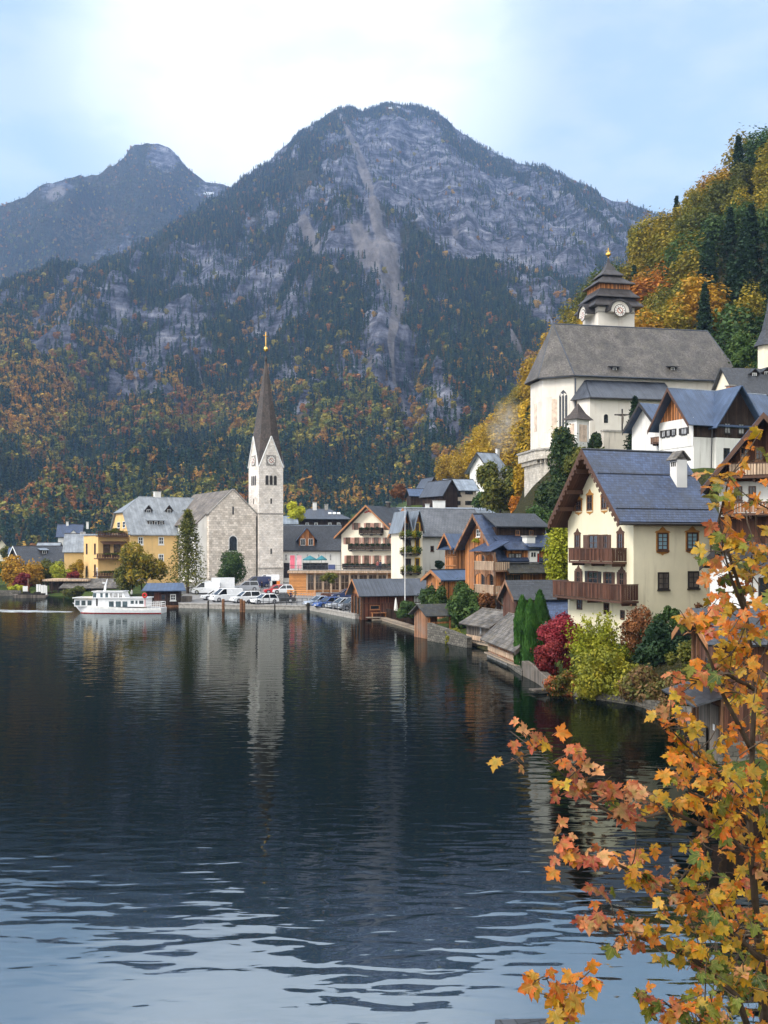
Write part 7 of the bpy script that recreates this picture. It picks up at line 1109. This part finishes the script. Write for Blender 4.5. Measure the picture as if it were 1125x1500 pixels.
bush('tree', 'yellow orange round tree in front of the ochre hotel', 'tree', 208, 862, 172, 68, 66, 'golden green', 7000, .24, 18, base=.12); bush('shrub', 'olive green shrub under the yellow orange tree', 'shrub', 182, 866, 172, 38, 36, 'olive', 2600, .2, 11, 'stem', 'foliage', .04); conifer('larch_tree', 'tall ragged green larch in front of the stone church', 'tree', 275, 866, 170, 92, 118, 'olive', 7000, .22, .6, None, .1); bush('tree', 'compact round green tree in front of the church gable', 'tree', 337.5, 862, 182, 40, 56, 'green', 5600, .2, 18, base=.05)
bush('tree', 'bright lemon yellow tree behind the church tower', 'tree', 429, 776, 236, 34, 40, 'lemon', 3500, .3, 14, base=.2); bush('hedge', 'low green reeds on the bank behind the ferry', 'reeds', 110, 874, 176, 34, 14, 'olive', 1600, .2, 12, 'stem', 'foliage', .0)
bush('hedge', 'clipped dark green hedge against the white house wall', 'hedge', 645, 834, 146, 15, 14, 'dark green', 2200, .13, 12, 'stem', 'foliage', .02); bush('shrub', 'light green shrub in front of the orange timber shed', 'shrub', 637, 905, 106, 36, 48, 'green', 4200, .16, 14, 'stem', 'foliage', .03); bush('shrub', 'big green shrub left of the chalet', 'shrub', 681, 924, 100, 56, 66, 'green', 6500, .17, 18, 'stem', 'foliage', .03); bush('shrub', 'dark brown shrub under the chalet loggia', 'shrub', 712, 908, 99, 26, 42, 'rust', 2400, .13, 10, 'stem', 'foliage', .03); bush('shrub', 'low green plants hanging over the old stone wall', 'shrub', 664, 942, 95, 34, 22, 'yellow green', 2200, .12, 10, 'stem', 'foliage', .0)
column_tree('thuja', 'tall green columnar thuja, left of the three', 765, 982, 74.5, 26, 106, 'columnar thujas'); column_tree('thuja', 'tall green columnar thuja, in the middle and nearest the water', 777, 990, 72.2, 28, 108, 'columnar thujas'); column_tree('thuja', 'tall green columnar thuja, right of the three and touching the red shrub', 791, 984, 74.5, 27, 116, 'columnar thujas')
bush('shrub', 'crimson shrub under the balcony of the pale yellow house', 'shrub', 824, 962, 68.5, 60, 62, 'red', 6000, .10, 16, 'stem', 'foliage', .1); bush('shrub', 'dark wine red shrub by the water, below the crimson one', 'shrub', 815, 995, 66.5, 56, 56, 'wine', 5000, .10, 14, 'stem', 'foliage', .06); bush('shrub', 'tall yellow green shrub with upright sprays before the pale yellow house', 'shrub', 880, 990, 65.5, 112, 104, 'lime', 11000, .095, 24, 'stem', 'foliage', .02, fan=1)
bush('shrub', 'reddish brown shrub at the corner of the pale yellow house', 'shrub', 934, 962, 64.5, 58, 66, 'rust', 5000, .09, 14, 'stem', 'foliage', .05); bush('shrub', 'dark green leafy shrub below the brown door', 'shrub', 966, 1002, 62, 78, 86, 'dark green', 7500, .13, 16, 'stem', 'foliage', .03); bush('shrub', 'green shrub beside the door of the pale yellow house', 'shrub', 976, 938, 65.0, 36, 48, 'green', 3200, .10, 9, 'stem', 'foliage', .03); bush('shrub', 'golden green shrub hanging over the garden wall', 'shrub', 892, 1036, 60.6, 112, 78, 'yellow green', 11000, .10, 22, 'stem', 'foliage', .0)
bush('shrub', 'orange and red creeper on the garden wall corner', 'creeper', 824, 1030, 62.0, 56, 50, 'ivy autumn', 5000, .09, 14, 'stem', 'foliage', .0); bush('shrub', 'mottled green and pink shrub at the right end of the garden wall', 'shrub', 948, 1046, 58.2, 70, 66, 'mottled', 5600, .10, 16, 'stem', 'foliage', .0); bush('shrub', 'tawny shrub trailing to the water beside the dark boathouse', 'shrub', 988, 1070, 54, 60, 90, 'mottled', 5600, .09, 15, 'stem', 'foliage', .0); bush('shrub', 'green shrub on the slope above the tawny one', 'shrub', 1004, 1012, 58, 60, 66, 'olive', 5000, .10, 13, 'stem', 'foliage', .0)
bush('ivy', 'thick green ivy with a golden top covering the bastion edge', 'ivy', 828, 752, 132, 52, 118, 'ivy', 8500, .24, 24, 'stem', 'foliage', .0, 6); bush('ivy', 'dark ivy spilling down the slope right of the bastion', 'ivy', 806, 776, 124, 50, 70, 'ivy', 6000, .22, 18, 'stem', 'foliage', .0, 6); bush('shrub', 'mossy green shrub on the slope under the churchyard wall', 'shrub', 862, 700, 128, 60, 50, 'olive', 5000, .2, 16, 'stem', 'foliage', .0, 6); bush('shrub', 'green shrub low on the bank under the bastion', 'shrub', 792, 800, 112, 56, 60, 'green', 5000, .19, 15, 'stem', 'foliage', .0, 5); bush('shrub', 'green bank plants beside the open shed', 'shrub', 596, 908, 112, 30, 26, 'green', 2200, .14, 11, 'stem', 'foliage', .0)
bush('shrub', 'golden topped shrub crowning the ivy below the church choir', 'shrub', 822, 672, 134, 40, 44, 'yellow green', 2600, .2, 11, 'stem', 'foliage', .0); bush('shrub', 'ivy clump at the foot of the wayside chapel', 'shrub', 870, 664, 134.5, 22, 32, 'ivy', 1500, .2, 9, 'stem', 'foliage', .0); conifer('spruce_tree', 'dark pointed spruce between the crucifix and the white house', 'tree', 930, 668, 128, 40, 86, 'dark green', 5200, .22, .35)
bush('tree', 'yellow leaved tree between the chalet and the pale yellow house', 'tree', 818, 882, 92, 40, 130, 'lime', 5000, .15, 22, base=.05); bush('tree', 'olive tree on the slope below the smoking house', 'tree', 733, 752, 178, 62, 78, 'olive', 6000, .32, 18, base=.05); bush('tree', 'glowing orange small tree in front of the bastion', 'tree', 760, 756, 168, 34, 30, 'orange', 2800, .22, 11, base=.05); bush('tree', 'golden tree leaning on the bastion wall', 'tree', 766, 745, 172, 28, 70, 'gold', 2600, .26, 12, base=.05); bush('shrub', 'green shrub at the wall of the smoking house', 'shrub', 704, 748, 190, 22, 30, 'green', 1600, .26, 9, 'stem', 'foliage', .0)
bush('tree', 'small green tree by the little chalet in the valley', 'tree', 622, 732, 262, 24, 22, 'green', 1500, .3, 9); bush('tree', 'golden brown tree at the mouth of the valley', 'tree', 590, 736, 280, 36, 26, 'rust', 2200, .34, 10); bush('shrub', 'green shrub behind the round tower on the steep slope', 'shrub', 1090, 540, 150, 46, 60, 'green', 4200, .26, 14, 'stem', 'foliage', .0)
# ---------------------------------------------------------------- ground
for (x, y, Y) in ((660, 735, 420), (700, 660, 390), (760, 600, 340), (800, 562, 310), (850, 500, 300), (900, 440, 300), (950, 385, 300), (1000, 345, 300), (1060, 300, 300), (1125, 250, 300), (1250, 150, 300), (1400, 60, 300), (640, 748, 360), (700, 725, 330), (760, 690, 270), (590, 775, 330), (540, 782, 380), (480, 785, 420), (620, 768, 300), (720, 745, 250), (800, 660, 230), (900, 570, 215), (1000, 540, 210), (1100, 500, 205), (1250, 430, 200), (1300, 600, 140), (1250, 700, 100), (1300, 800, 60), (1400, 900, 40)): q = P(x, y, Y); GP.append((q.x, q.y, q.z))
for (X, Y, Z) in ((60, 420, 52), (130, 420, 100), (200, 400, 165), (0, 480, 22), (60, 560, 40), (150, 600, 90), (250, 300, 215), (250, 150, 150), (120, 60, 60), (60, 20, 20), (20, 0, 7.2), (12, -10, 7.2), (-60, 560, 6), (-160, 560, 6), (-300, 560, 6), (-100, 420, 5), (-200, 400, 5), (-250, 260, 4), (-120, 300, 4), (-40, 330, 8), (-40, 260, 4), (-90, 230, 2), (0, 230, 5), (-150, 215, 1.5), (30, 640, 40), (-300, 640, 8)): GP.append((X, Y, Z))
for (x, Y, Z) in ((815, 66, .6), (840, 67.5, .7), (880, 65.5, .8), (905, 63, .7), (950, 61.5, .9), (985, 58, .9), (930, 66, 1.6), (610, 112, .6), (640, 106, .8), (665, 104, 1.0), (690, 98, 1.0), (640, 112, 1.2), (600, 120, .8), (680, 112, 1.8), (735, 88, .9), (760, 82, .9), (800, 75, 1.0), (575, 122, .5)): GP.append(((x - CX) / F * Y, Y, Z))
g = np.array(GP, float); _, ui = np.unique(np.round(g[:, :2], 0), axis=0, return_index=True); g = g[ui]; nG = len(g)
D = np.hypot(g[:, None, 0] - g[None, :, 0], g[:, None, 1] - g[None, :, 1]); A = np.zeros((nG + 3, nG + 3)); A[:nG, :nG] = D - np.eye(nG) * .6; A[:nG, nG:] = np.c_[np.ones(nG), g[:, :2]]; A[nG:, :nG] = A[:nG, nG:].T; wgt = np.linalg.solve(A, np.r_[g[:, 2], 0, 0, 0])
def tz(X, Y):
    X, Y = np.atleast_1d(X).astype(float), np.atleast_1d(Y).astype(float); out = np.empty(X.size); xf, yf = X.ravel(), Y.ravel()
    for i in range(0, X.size, 8000): out[i:i + 8000] = np.hypot(xf[i:i + 8000, None] - g[None, :, 0], yf[i:i + 8000, None] - g[None, :, 1]) @ wgt[:nG] + wgt[nG] + wgt[nG + 1] * xf[i:i + 8000] + wgt[nG + 2] * yf[i:i + 8000]
    return out.reshape(X.shape)
gx, gy = np.meshgrid(np.concatenate([np.arange(-420, -80, 4), np.arange(-80, 70, 1.2), np.arange(70, 330, 3)]), np.concatenate([np.arange(-30, 40, 2), np.arange(40, 150, 1.1), np.arange(150, 650, 3.2)])); gz = tz(gx, gy) + (fbm(gx / 9, gy / 9, 4, 8) - .5) * .35 * sst(0, 3, tz(gx, gy)); ny, nx = gx.shape; i = (np.arange(ny - 1)[:, None] * nx + np.arange(nx - 1)[None, :]).ravel()
pk = np.interp(gy, [p.y for p in reversed(fr)][1:] + [400], [0] * 6) if False else 0
ing = (gx > -45) & (gx < 4) & (gy > 130) & (gy < 212); gz = np.where(ing, np.minimum(gz, .3 + .02 * np.maximum(gy - 146, 0)), gz)
sd_ = np.full(gx.shape, 1e9); sg_ = np.zeros(gx.shape)
for a, b_ in zip(SHORE, SHORE[1:]):
    dx, dy = b_.x - a.x, b_.y - a.y; t = np.clip(((gx - a.x) * dx + (gy - a.y) * dy) / (dx * dx + dy * dy), 0, 1); q = np.hypot(gx - a.x - t * dx, gy - a.y - t * dy); cr = dx * (gy - a.y) - dy * (gx - a.x); near = q < sd_; sd_ = np.where(near, q, sd_); sg_ = np.where(near, np.sign(cr), sg_)
gz = np.minimum(gz, np.where(sg_ > 0, -.3 + .75 * sd_, -.6 - .3 * sd_))
o = mesh_np('ground', np.stack([gx, gy, gz], 2).reshape(-1, 3), np.stack([i, i + 1, i + nx + 1, i + nx], 1), 'ground cover', None, True); tag(o, 'grassy ground rising from the lake shore to the steep slope', 'ground', None, 'structure')
# ---------------------------------------------------------------- trees of the steep slope on the right
trunks = []; m = trunk_mb(.62, .02, .22, 5, random.Random(5), -.08); tr0 = m.build('trunk', 'bark'); tr_me = tr0.data; bpy.data.objects.remove(tr0); crowns = {}
kinds = {'gold': 'golden broadleaf tree on the steep wooded slope', 'amber': 'amber broadleaf tree on the steep wooded slope', 'golden green': 'yellow green broadleaf tree on the steep wooded slope', 'olive': 'olive green broadleaf tree on the steep wooded slope', 'green': 'deep green broadleaf tree on the steep wooded slope', 'orange': 'orange broadleaf tree on the steep wooded slope', 'spruce': 'dark spruce on the steep wooded slope'}
for kd in kinds:
    for v_ in range(3):
        rng = np.random.default_rng(100 + v_)
        if kd == 'spruce': vv, ff = conifer_np(1.25, .27 + .03 * v_, 3400, .03, .45, rng=rng)
        else:
            p_, q_ = crown_points(3000, .82, .82, .98, 20 + 2 * v_, .62, rng); p_[:, 2] += .54; q_[:, 2] += .6; vv, ff = leaf_quads(p_, q_, .032, 1, .5, rng)
        o = mesh_np('crown', vv, ff, 'leaf ' + ('dark green' if kd == 'spruce' else kd)); crowns[kd, v_] = o.data; bpy.data.objects.remove(o)
rng = np.random.default_rng(21); pts = []; tries = 0; cand = np.stack([rng.uniform(8, 150, 60000), rng.uniform(165, 430, 60000)], 1); cz = tz(cand[:, 0], cand[:, 1]); qx = CX + cand[:, 0] / cand[:, 1] * F; qy = HY - (cz - HC) / cand[:, 1] * F
bl = [(P(841, 657, 148).x - 8, 138, P(1079, 657, 150).x + 4, 180), (P(700, 700, 230).x - 3, 222, P(745, 700, 230).x, 246)]
grid = {}
for (X, Y), z, px_, py_ in zip(cand, cz, qx, qy):
    if len(pts) >= 290: break
    if px_ < 636 or px_ > 1150 or z < 24 or (px_ < 700 and z < 30): continue
    if any(x0 < X < x1 and y0 < Y < y1 for x0, y0, x1, y1 in bl): continue
    if px_ > 840 and Y > 335 or (px_ > 1000 and py_ > 640): continue
    md = 6.0 + (Y - 165) * .013
    if any((X - a) ** 2 + (Y - b_) ** 2 < md * md for a, b_, _, _, _ in pts): continue
    pts.append((X, Y, z, px_, py_))
for X, Y, z, px_, py_ in pts:
    h = rng.uniform(10, 15.5) * (.82 if Y > 330 else 1); u = vn(np.array([X / 22]), np.array([Y / 30]), 61)[0] * .65 + rng.random() * .35
    dark = 1030 < px_ < 1150 and 395 < py_ < 560
    lft = .25 if px_ < 840 else 0
    kd = 'spruce' if (dark and rng.random() < .72) or rng.random() < .07 else ('olive' if u + lft < .36 else 'golden green' if u + lft < .60 else 'gold' if u + lft < .70 or px_ < 840 else 'amber' if u + lft < .86 else 'orange')
    if px_ < 800 and kd in ('olive',) and rng.random() < .6: kd = 'gold'
    if px_ > 880 and kd in ('golden green', 'olive', 'gold') and rng.random() < .26: kd = 'green'
    r = empty('spruce_tree' if kd == 'spruce' else 'beech_tree', (X, Y, z - .3), rng.uniform(0, 6.28), kinds[kd], 'tree', 'trees on the steep wooded slope'); sw = h * rng.uniform(.85, 1.15); r.scale = (sw, sw, h)
    c = bpy.data.objects.new('crown', crowns[kd, int(rng.integers(0, 3))]); COL.objects.link(c); c.parent = r; t = bpy.data.objects.new('trunk', tr_me); COL.objects.link(t); t.parent = r
# ---------------------------------------------------------------- maple in the foreground
n = NM('maple leaf', .45, .35); a_ = n.n('ShaderNodeAttribute', attribute_name='tint'); f1 = n.noise(n.co(), 26, 4, .6); f2 = n.noise(n.co(), 90, 3); g_ = n.n('ShaderNodeNewGeometry')
lc_ = n.n('ShaderNodeAttribute', attribute_name='blade'); ls_ = n.n('ShaderNodeSeparateXYZ'); n.l(lc_.outputs['Vector'], ls_.inputs[0]); ax_ = n.ma('ABSOLUTE', ls_.outputs[0]); vd_ = ax_
for th_ in (40, 78): vd_ = n.ma('MINIMUM', vd_, n.ma('ABSOLUTE', n.ma('SUBTRACT', n.ma('MULTIPLY', ax_, math.cos(R(th_))), n.ma('MULTIPLY', ls_.outputs[1], math.sin(R(th_))))))
vein = n.mr(vd_, .008, .03, 1, 0); rd_ = n.ma('SQRT', n.ma('ADD', n.ma('MULTIPLY', ax_, ax_), n.ma('POWER', n.ma('SUBTRACT', ls_.outputs[1], .36), 2))); edge = n.ma('ADD', rd_, n.ma('MULTIPLY', n.ma('SUBTRACT', f1, .5), .9))
k = n.mix(n.ma('MULTIPLY', n.mr(n.ma('ADD', n.ma('SUBTRACT', .5, rd_), n.ma('MULTIPLY', n.ma('SUBTRACT', f1, .5), 1.6)), .1, .45), .5), a_.outputs['Color'], (.13, .17, .02)); k = n.mix(n.ma('MULTIPLY', n.mr(edge, .5, .75), .55), k, (.26, .07, .018)); k = n.mix(n.ma('MULTIPLY', vein, .28), k, (.55, .38, .12)); k = n.mix(n.ma('MULTIPLY', n.mr(f2, .6, .8), .4), k, (.16, .05, .015)); k = n.val(k, n.mr(f1, .2, .8, .75, 1.2)); k = n.mix(n.ma('MULTIPLY', g_.outputs['Backfacing'], .2), k, (.42, .28, .12)); n.base(k)
t = n.n('ShaderNodeBsdfTranslucent'); n.l(k, t.inputs[0]); mxs = n.n('ShaderNodeMixShader'); mxs.inputs[0].default_value = .38; n.l(n.b.outputs[0], mxs.inputs[1]); n.l(t.outputs[0], mxs.inputs[2]); n.l(mxs.outputs[0], n.t.nodes['Material Output'].inputs['Surface'])
hr = [(.05, .0), (.17, -.05), (.30, -.16), (.31, -.02), (.47, .0), (.37, .12), (.46, .2), (.62, .22), (.60, .32), (.80, .46), (.60, .46), (.56, .56), (.42, .47), (.27, .47), (.28, .62), (.36, .68), (.22, .74), (.16, .88), (.0, 1.06)]
OUT = np.array([(0, .02)] + hr + [(-x, y) for x, y in hr[-2::-1]]); NL = len(OUT)
LF = dict(coral=[(.58, .19, .07), (.52, .13, .05), (.60, .27, .11), (.36, .07, .04)], orange=[(.62, .18, .012), (.56, .125, .010), (.62, .24, .015)], gold=[(.56, .29, .012), (.48, .26, .012), (.58, .35, .02)], green=[(.14, .17, .02), (.08, .12, .015), (.20, .20, .02), (.05, .09, .015)], brown=[(.24, .08, .02), (.18, .05, .02)])
class Maple:
    def __init__(s, seed): s.v = []; s.f = []; s.c = []; s.b = []; s.tw = MB(); s.r = np.random.default_rng(seed); s.n = 0
    def leaf(s, p, pal, size):
        r = s.r; nrm = np.array([r.normal(0, .45), -.55 + r.normal(0, .45), .62 + r.normal(0, .35)]); nrm /= np.linalg.norm(nrm); d = np.array([r.normal(0, 1), -.3 + r.normal(0, .5), -.75 + r.normal(0, .4)]); d -= nrm * d.dot(nrm); d /= np.linalg.norm(d); t = np.cross(d, nrm)
        st = p + d * size * .35 - nrm * .01 + np.array([0, 0, .02]); s.tw.tube(p, st, .0016, .0013, 4, 1); cv = r.uniform(.1, .75); fo = r.uniform(.0, .5); tw = r.normal(0, .35)
        q = OUT * np.array([r.uniform(.85, 1.1), 1.0]) + r.normal(0, .018, OUT.shape); z = -cv * (q[:, 1] ** 2) * .5 - cv * q[:, 0] ** 2 * .7 + .05 * np.sin(q[:, 0] * 9 + q[:, 1] * 7 + cv * 30) + fo * np.abs(q[:, 0]) + tw * q[:, 0] * q[:, 1]
        V = st + size * (q[:, :1] * t + q[:, 1:] * d + z[:, None] * nrm); C = st + size * (.36 * d - cv * .07 * nrm); b0 = s.n; s.v.append(C[None]); s.v.append(V); k_ = np.arange(NL); s.f.append(np.stack([np.full(NL, b0), b0 + 1 + k_, b0 + 1 + (k_ + 1) % NL], 1)); s.n += NL + 1
        c = np.array(pal[r.integers(len(pal))]) * r.uniform(.75, 1.15); s.c.append(np.tile(c, (NL + 1, 1))); s.b.append(np.concatenate([[[0, .36, 0]], np.c_[OUT, np.zeros(NL)]]))
    def twig(s, p, d, L, nl, pal, size):
        r = s.r; q = [np.array(p)]; d = np.array(d, float)
        for k in range(4): d = d + r.normal(0, .18, 3) + np.array([0, 0, .03]); d /= np.linalg.norm(d); q.append(q[-1] + d * L / 4)
        s.tw.path([Vector(x) for x in q], [.0035, .003, .0025, .002, .0015], 5, 0)
        for k in range(nl): i = 1 + int(r.integers(0, 4)); s.leaf(q[i] + r.normal(0, .02, 3), pal(q[i]) if callable(pal) else pal, size * r.uniform(.6, 1.22))
    def finish(s, name, label, stems, org):
        o_ = np.array(org); r = empty(name, org, 0, label, 'tree'); v = np.concatenate(s.v) - o_; f = np.concatenate(s.f); c = np.concatenate(s.c); o = mesh_np('crown', v, f, 'maple leaf', r, False); ca = o.data.color_attributes.new('tint', 'FLOAT_COLOR', 'POINT'); ca.data.foreach_set('color', np.c_[c, np.ones(len(c))].astype(np.float32).ravel()); bl_ = o.data.attributes.new('blade', 'FLOAT_VECTOR', 'POINT'); bl_.data.foreach_set('vector', np.concatenate(s.b).astype(np.float32).ravel())
        m = MB(); m.v = [tuple(np.array(q) - o_) for q in s.tw.v]; m.f = s.tw.f; m.m = s.tw.m
        for pts_, rad in stems: m.path([Vector(q) - Vector(org) for q in pts_], rad, 8)
        m.build('trunk', ['bark', 'leaf stalk'], r)
plain('leaf stalk', (.3, .12, .05), .6)
def pick(p):
    x, y = CX + p[0] / p[1] * F, HY - (p[2] - HC) / p[1] * F; r = mp_.r; u = r.random(); tip = sst(1010, 850, x) if y > 1040 else sst(1075, 1000, x) * .9; dn = sst(1150, 1480, y) * sst(860, 1000, x)
    if u < tip * .62: return LF['coral']
    if u < tip * .62 + .07: return LF['brown'] if r.random() < .35 else LF['coral']
    u = r.random(); return LF['green'] if u < .12 + .42 * dn + .12 * (y < 1000) else LF['orange'] if u < .66 else LF['gold']
mp_ = Maple(4); W3 = lambda pts: [tuple(P(*p)) for p in pts]
ST = [([(1135, 1950, 5.6), (1128, 1600, 5.5), (1112, 1400, 5.3), (1098, 1200, 5.1), (1106, 1000, 5.0), (1090, 880, 4.9), (1052, 765, 4.8), (1068, 700, 4.7), (1096, 660, 4.65)], [.045, .032, .021, .015, .012, .009, .006, .004, .0025]),
      ([(1112, 1400, 5.3), (1100, 1260, 5.0), (1072, 1228, 4.9), (1024, 1207, 4.8), (980, 1188, 4.7), (918, 1205, 4.6), (866, 1173, 4.5), (822, 1132, 4.4), (783, 1096, 4.35)], [.018, .013, .010, .009, .008, .006, .005, .003, .002]), ([(1128, 1600, 5.5), (1116, 1405, 5.0), (1065, 1361, 4.9), (1014, 1313, 4.8), (950, 1288, 4.7), (895, 1262, 4.6), (845, 1248, 4.5)], [.03, .018, .013, .010, .008, .006, .003]),
      ([(1128, 1600, 5.5), (1080, 1460, 4.8), (1010, 1400, 4.7), (940, 1375, 4.6), (880, 1350, 4.5)], [.025, .014, .010, .007, .003]), ([(1128, 1600, 5.5), (1050, 1530, 4.7), (1000, 1490, 4.6), (970, 1465, 4.5)], [.02, .01, .007, .003]), ([(1102, 1100, 5.05), (1060, 1020, 4.9), (1036, 955, 4.8), (1012, 915, 4.7)], [.014, .009, .006, .003]), ([(1092, 900, 4.9), (1072, 850, 4.8), (1058, 800, 4.7)], [.011, .007, .003]), ([(1100, 1190, 5.1), (1050, 1130, 4.9), (1008, 1095, 4.8), (976, 1062, 4.7)], [.013, .008, .005, .003]), ([(1106, 1010, 5.0), (1060, 985, 4.7), (1020, 1000, 4.6)], [.012, .007, .003]), ([(1098, 1200, 5.1), (1060, 1180, 4.8), (1010, 1160, 4.7), (1000, 1125, 4.6)], [.012, .007, .004, .003])]
ST = [(W3(p), q) for p, q in ST]; rr = mp_.r
for k, (pts_, rad) in enumerate(ST):
    A = [np.array(q) for q in pts_]; i0 = 4 if k == 0 else 1
    for i in range(i0, len(A) - 1):
        L = np.linalg.norm(A[i + 1] - A[i])
        for j in range(max(2, int(L / (.036 if k else .05)))):
            t = rr.random(); p = A[i] + (A[i + 1] - A[i]) * t; d = rr.normal(0, 1, 3); d[2] = abs(d[2]) * .6 - .1; d /= np.linalg.norm(d); mp_.twig(p, d, rr.uniform(.08, .22), int(rr.integers(2, 6)), pick, .058)
    mp_.twig(A[-1], (A[-1] - A[-2]) / np.linalg.norm(A[-1] - A[-2]), .1, 4, pick, .062)
ey = [690, 760, 860, 900, 960, 1050, 1110, 1180, 1230, 1300, 1350, 1400, 1450, 1500, 1600]; ex = [1095, 1075, 1068, 1050, 1052, 1052, 1055, 1040, 1015, 965, 960, 1000, 1010, 990, 980]
cnt = 0
while cnt < 260:
    y = rr.uniform(720, 1560); e = np.interp(y, ey, ex); x = e + (1190 - e) * rr.random() ** .8
    if rr.random() > (.42 if y < 900 else .6 if y < 1100 else .8 if y < 1250 else 1): continue
    cnt += 1; p = P(x, y, rr.uniform(4.5, 6.0)); d = rr.normal(0, 1, 3); d /= np.linalg.norm(d); mp_.twig(np.array(p) - d * .1, d, rr.uniform(.12, .28), int(rr.integers(2, 6)), pick, .058)
mp_.finish('maple_tree', 'orange and yellow maple leaning over the water in front of everything', ST, tuple(P(1135, 1950, 5.6)))
m2 = mp_; mp_ = Maple(8); rr = mp_.r; S2 = [(W3([(838, 1700, 4.0), (832, 1520, 4.0), (818, 1470, 4.0), (800, 1432, 4.0)]), [.006, .004, .003, .002]), (W3([(832, 1520, 4.0), (838, 1470, 3.95), (846, 1438, 3.9)]), [.003, .002, .0015])]
for pts_, rad in S2:
    for q in pts_[1:]:
        for j in range(3): d = rr.normal(0, 1, 3); d[2] *= .4; d /= np.linalg.norm(d); mp_.twig(np.array(q) + rr.normal(0, .01, 3), d, rr.uniform(.05, .12), int(rr.integers(1, 4)), LF['coral'] if rr.random() < .35 else LF['gold'] if rr.random() < .6 else LF['orange'], .072)
mp_.finish('maple_sapling', 'small separate maple sapling with pale orange leaves at the bottom', S2, tuple(P(838, 1700, 4.0)))
# ---------------------------------------------------------------- smoke over the hillside house, and the air
n = NM('smoke'); n.t.nodes.remove(n.b); pv = n.n('ShaderNodeVolumePrincipled'); pv.inputs['Color'].default_value = (.85, .9, .95, 1); co_ = n.co('Object', (.3, .3, .2)); ns = n.noise(co_, 1.0, 4, .6); ln = n.n('ShaderNodeVectorMath', operation='LENGTH'); n.l(n.co('Object', (.18, .18, .11)), ln.inputs[0]); n.l(n.ma('MULTIPLY', n.mr(ns, .4, .65), n.mr(ln.outputs['Value'], .3, 1.0, .09, 0)), pv.inputs['Density']); n.l(pv.outputs[0], n.t.nodes['Material Output'].inputs['Volume'])
m = MB(); m.lathe([(.5, -8), (3.5, -5), (5.4, 0), (5, 5), (2, 9)], n=20); o = m.build('smoke', 'smoke', None, True); o.location = smoke_at + Vector((-1, 0, 6)); tag(o, 'thin blue smoke drifting over the hillside house', 'smoke', None, 'stuff')
n = NM('haze air'); n.t.nodes.remove(n.b); pv = n.n('ShaderNodeVolumePrincipled'); pv.inputs['Color'].default_value = (.42, .62, 1.0, 1); pv.inputs['Density'].default_value = HAZE; pv.inputs['Anisotropy'].default_value = .2; n.l(pv.outputs[0], n.t.nodes['Material Output'].inputs['Volume'])
m = MB(); m.box(-4600, 4600, -80, 6200, -12, 2300); o = m.build('haze', 'haze air'); tag(o, 'pale blue air haze', 'haze', None, 'stuff')
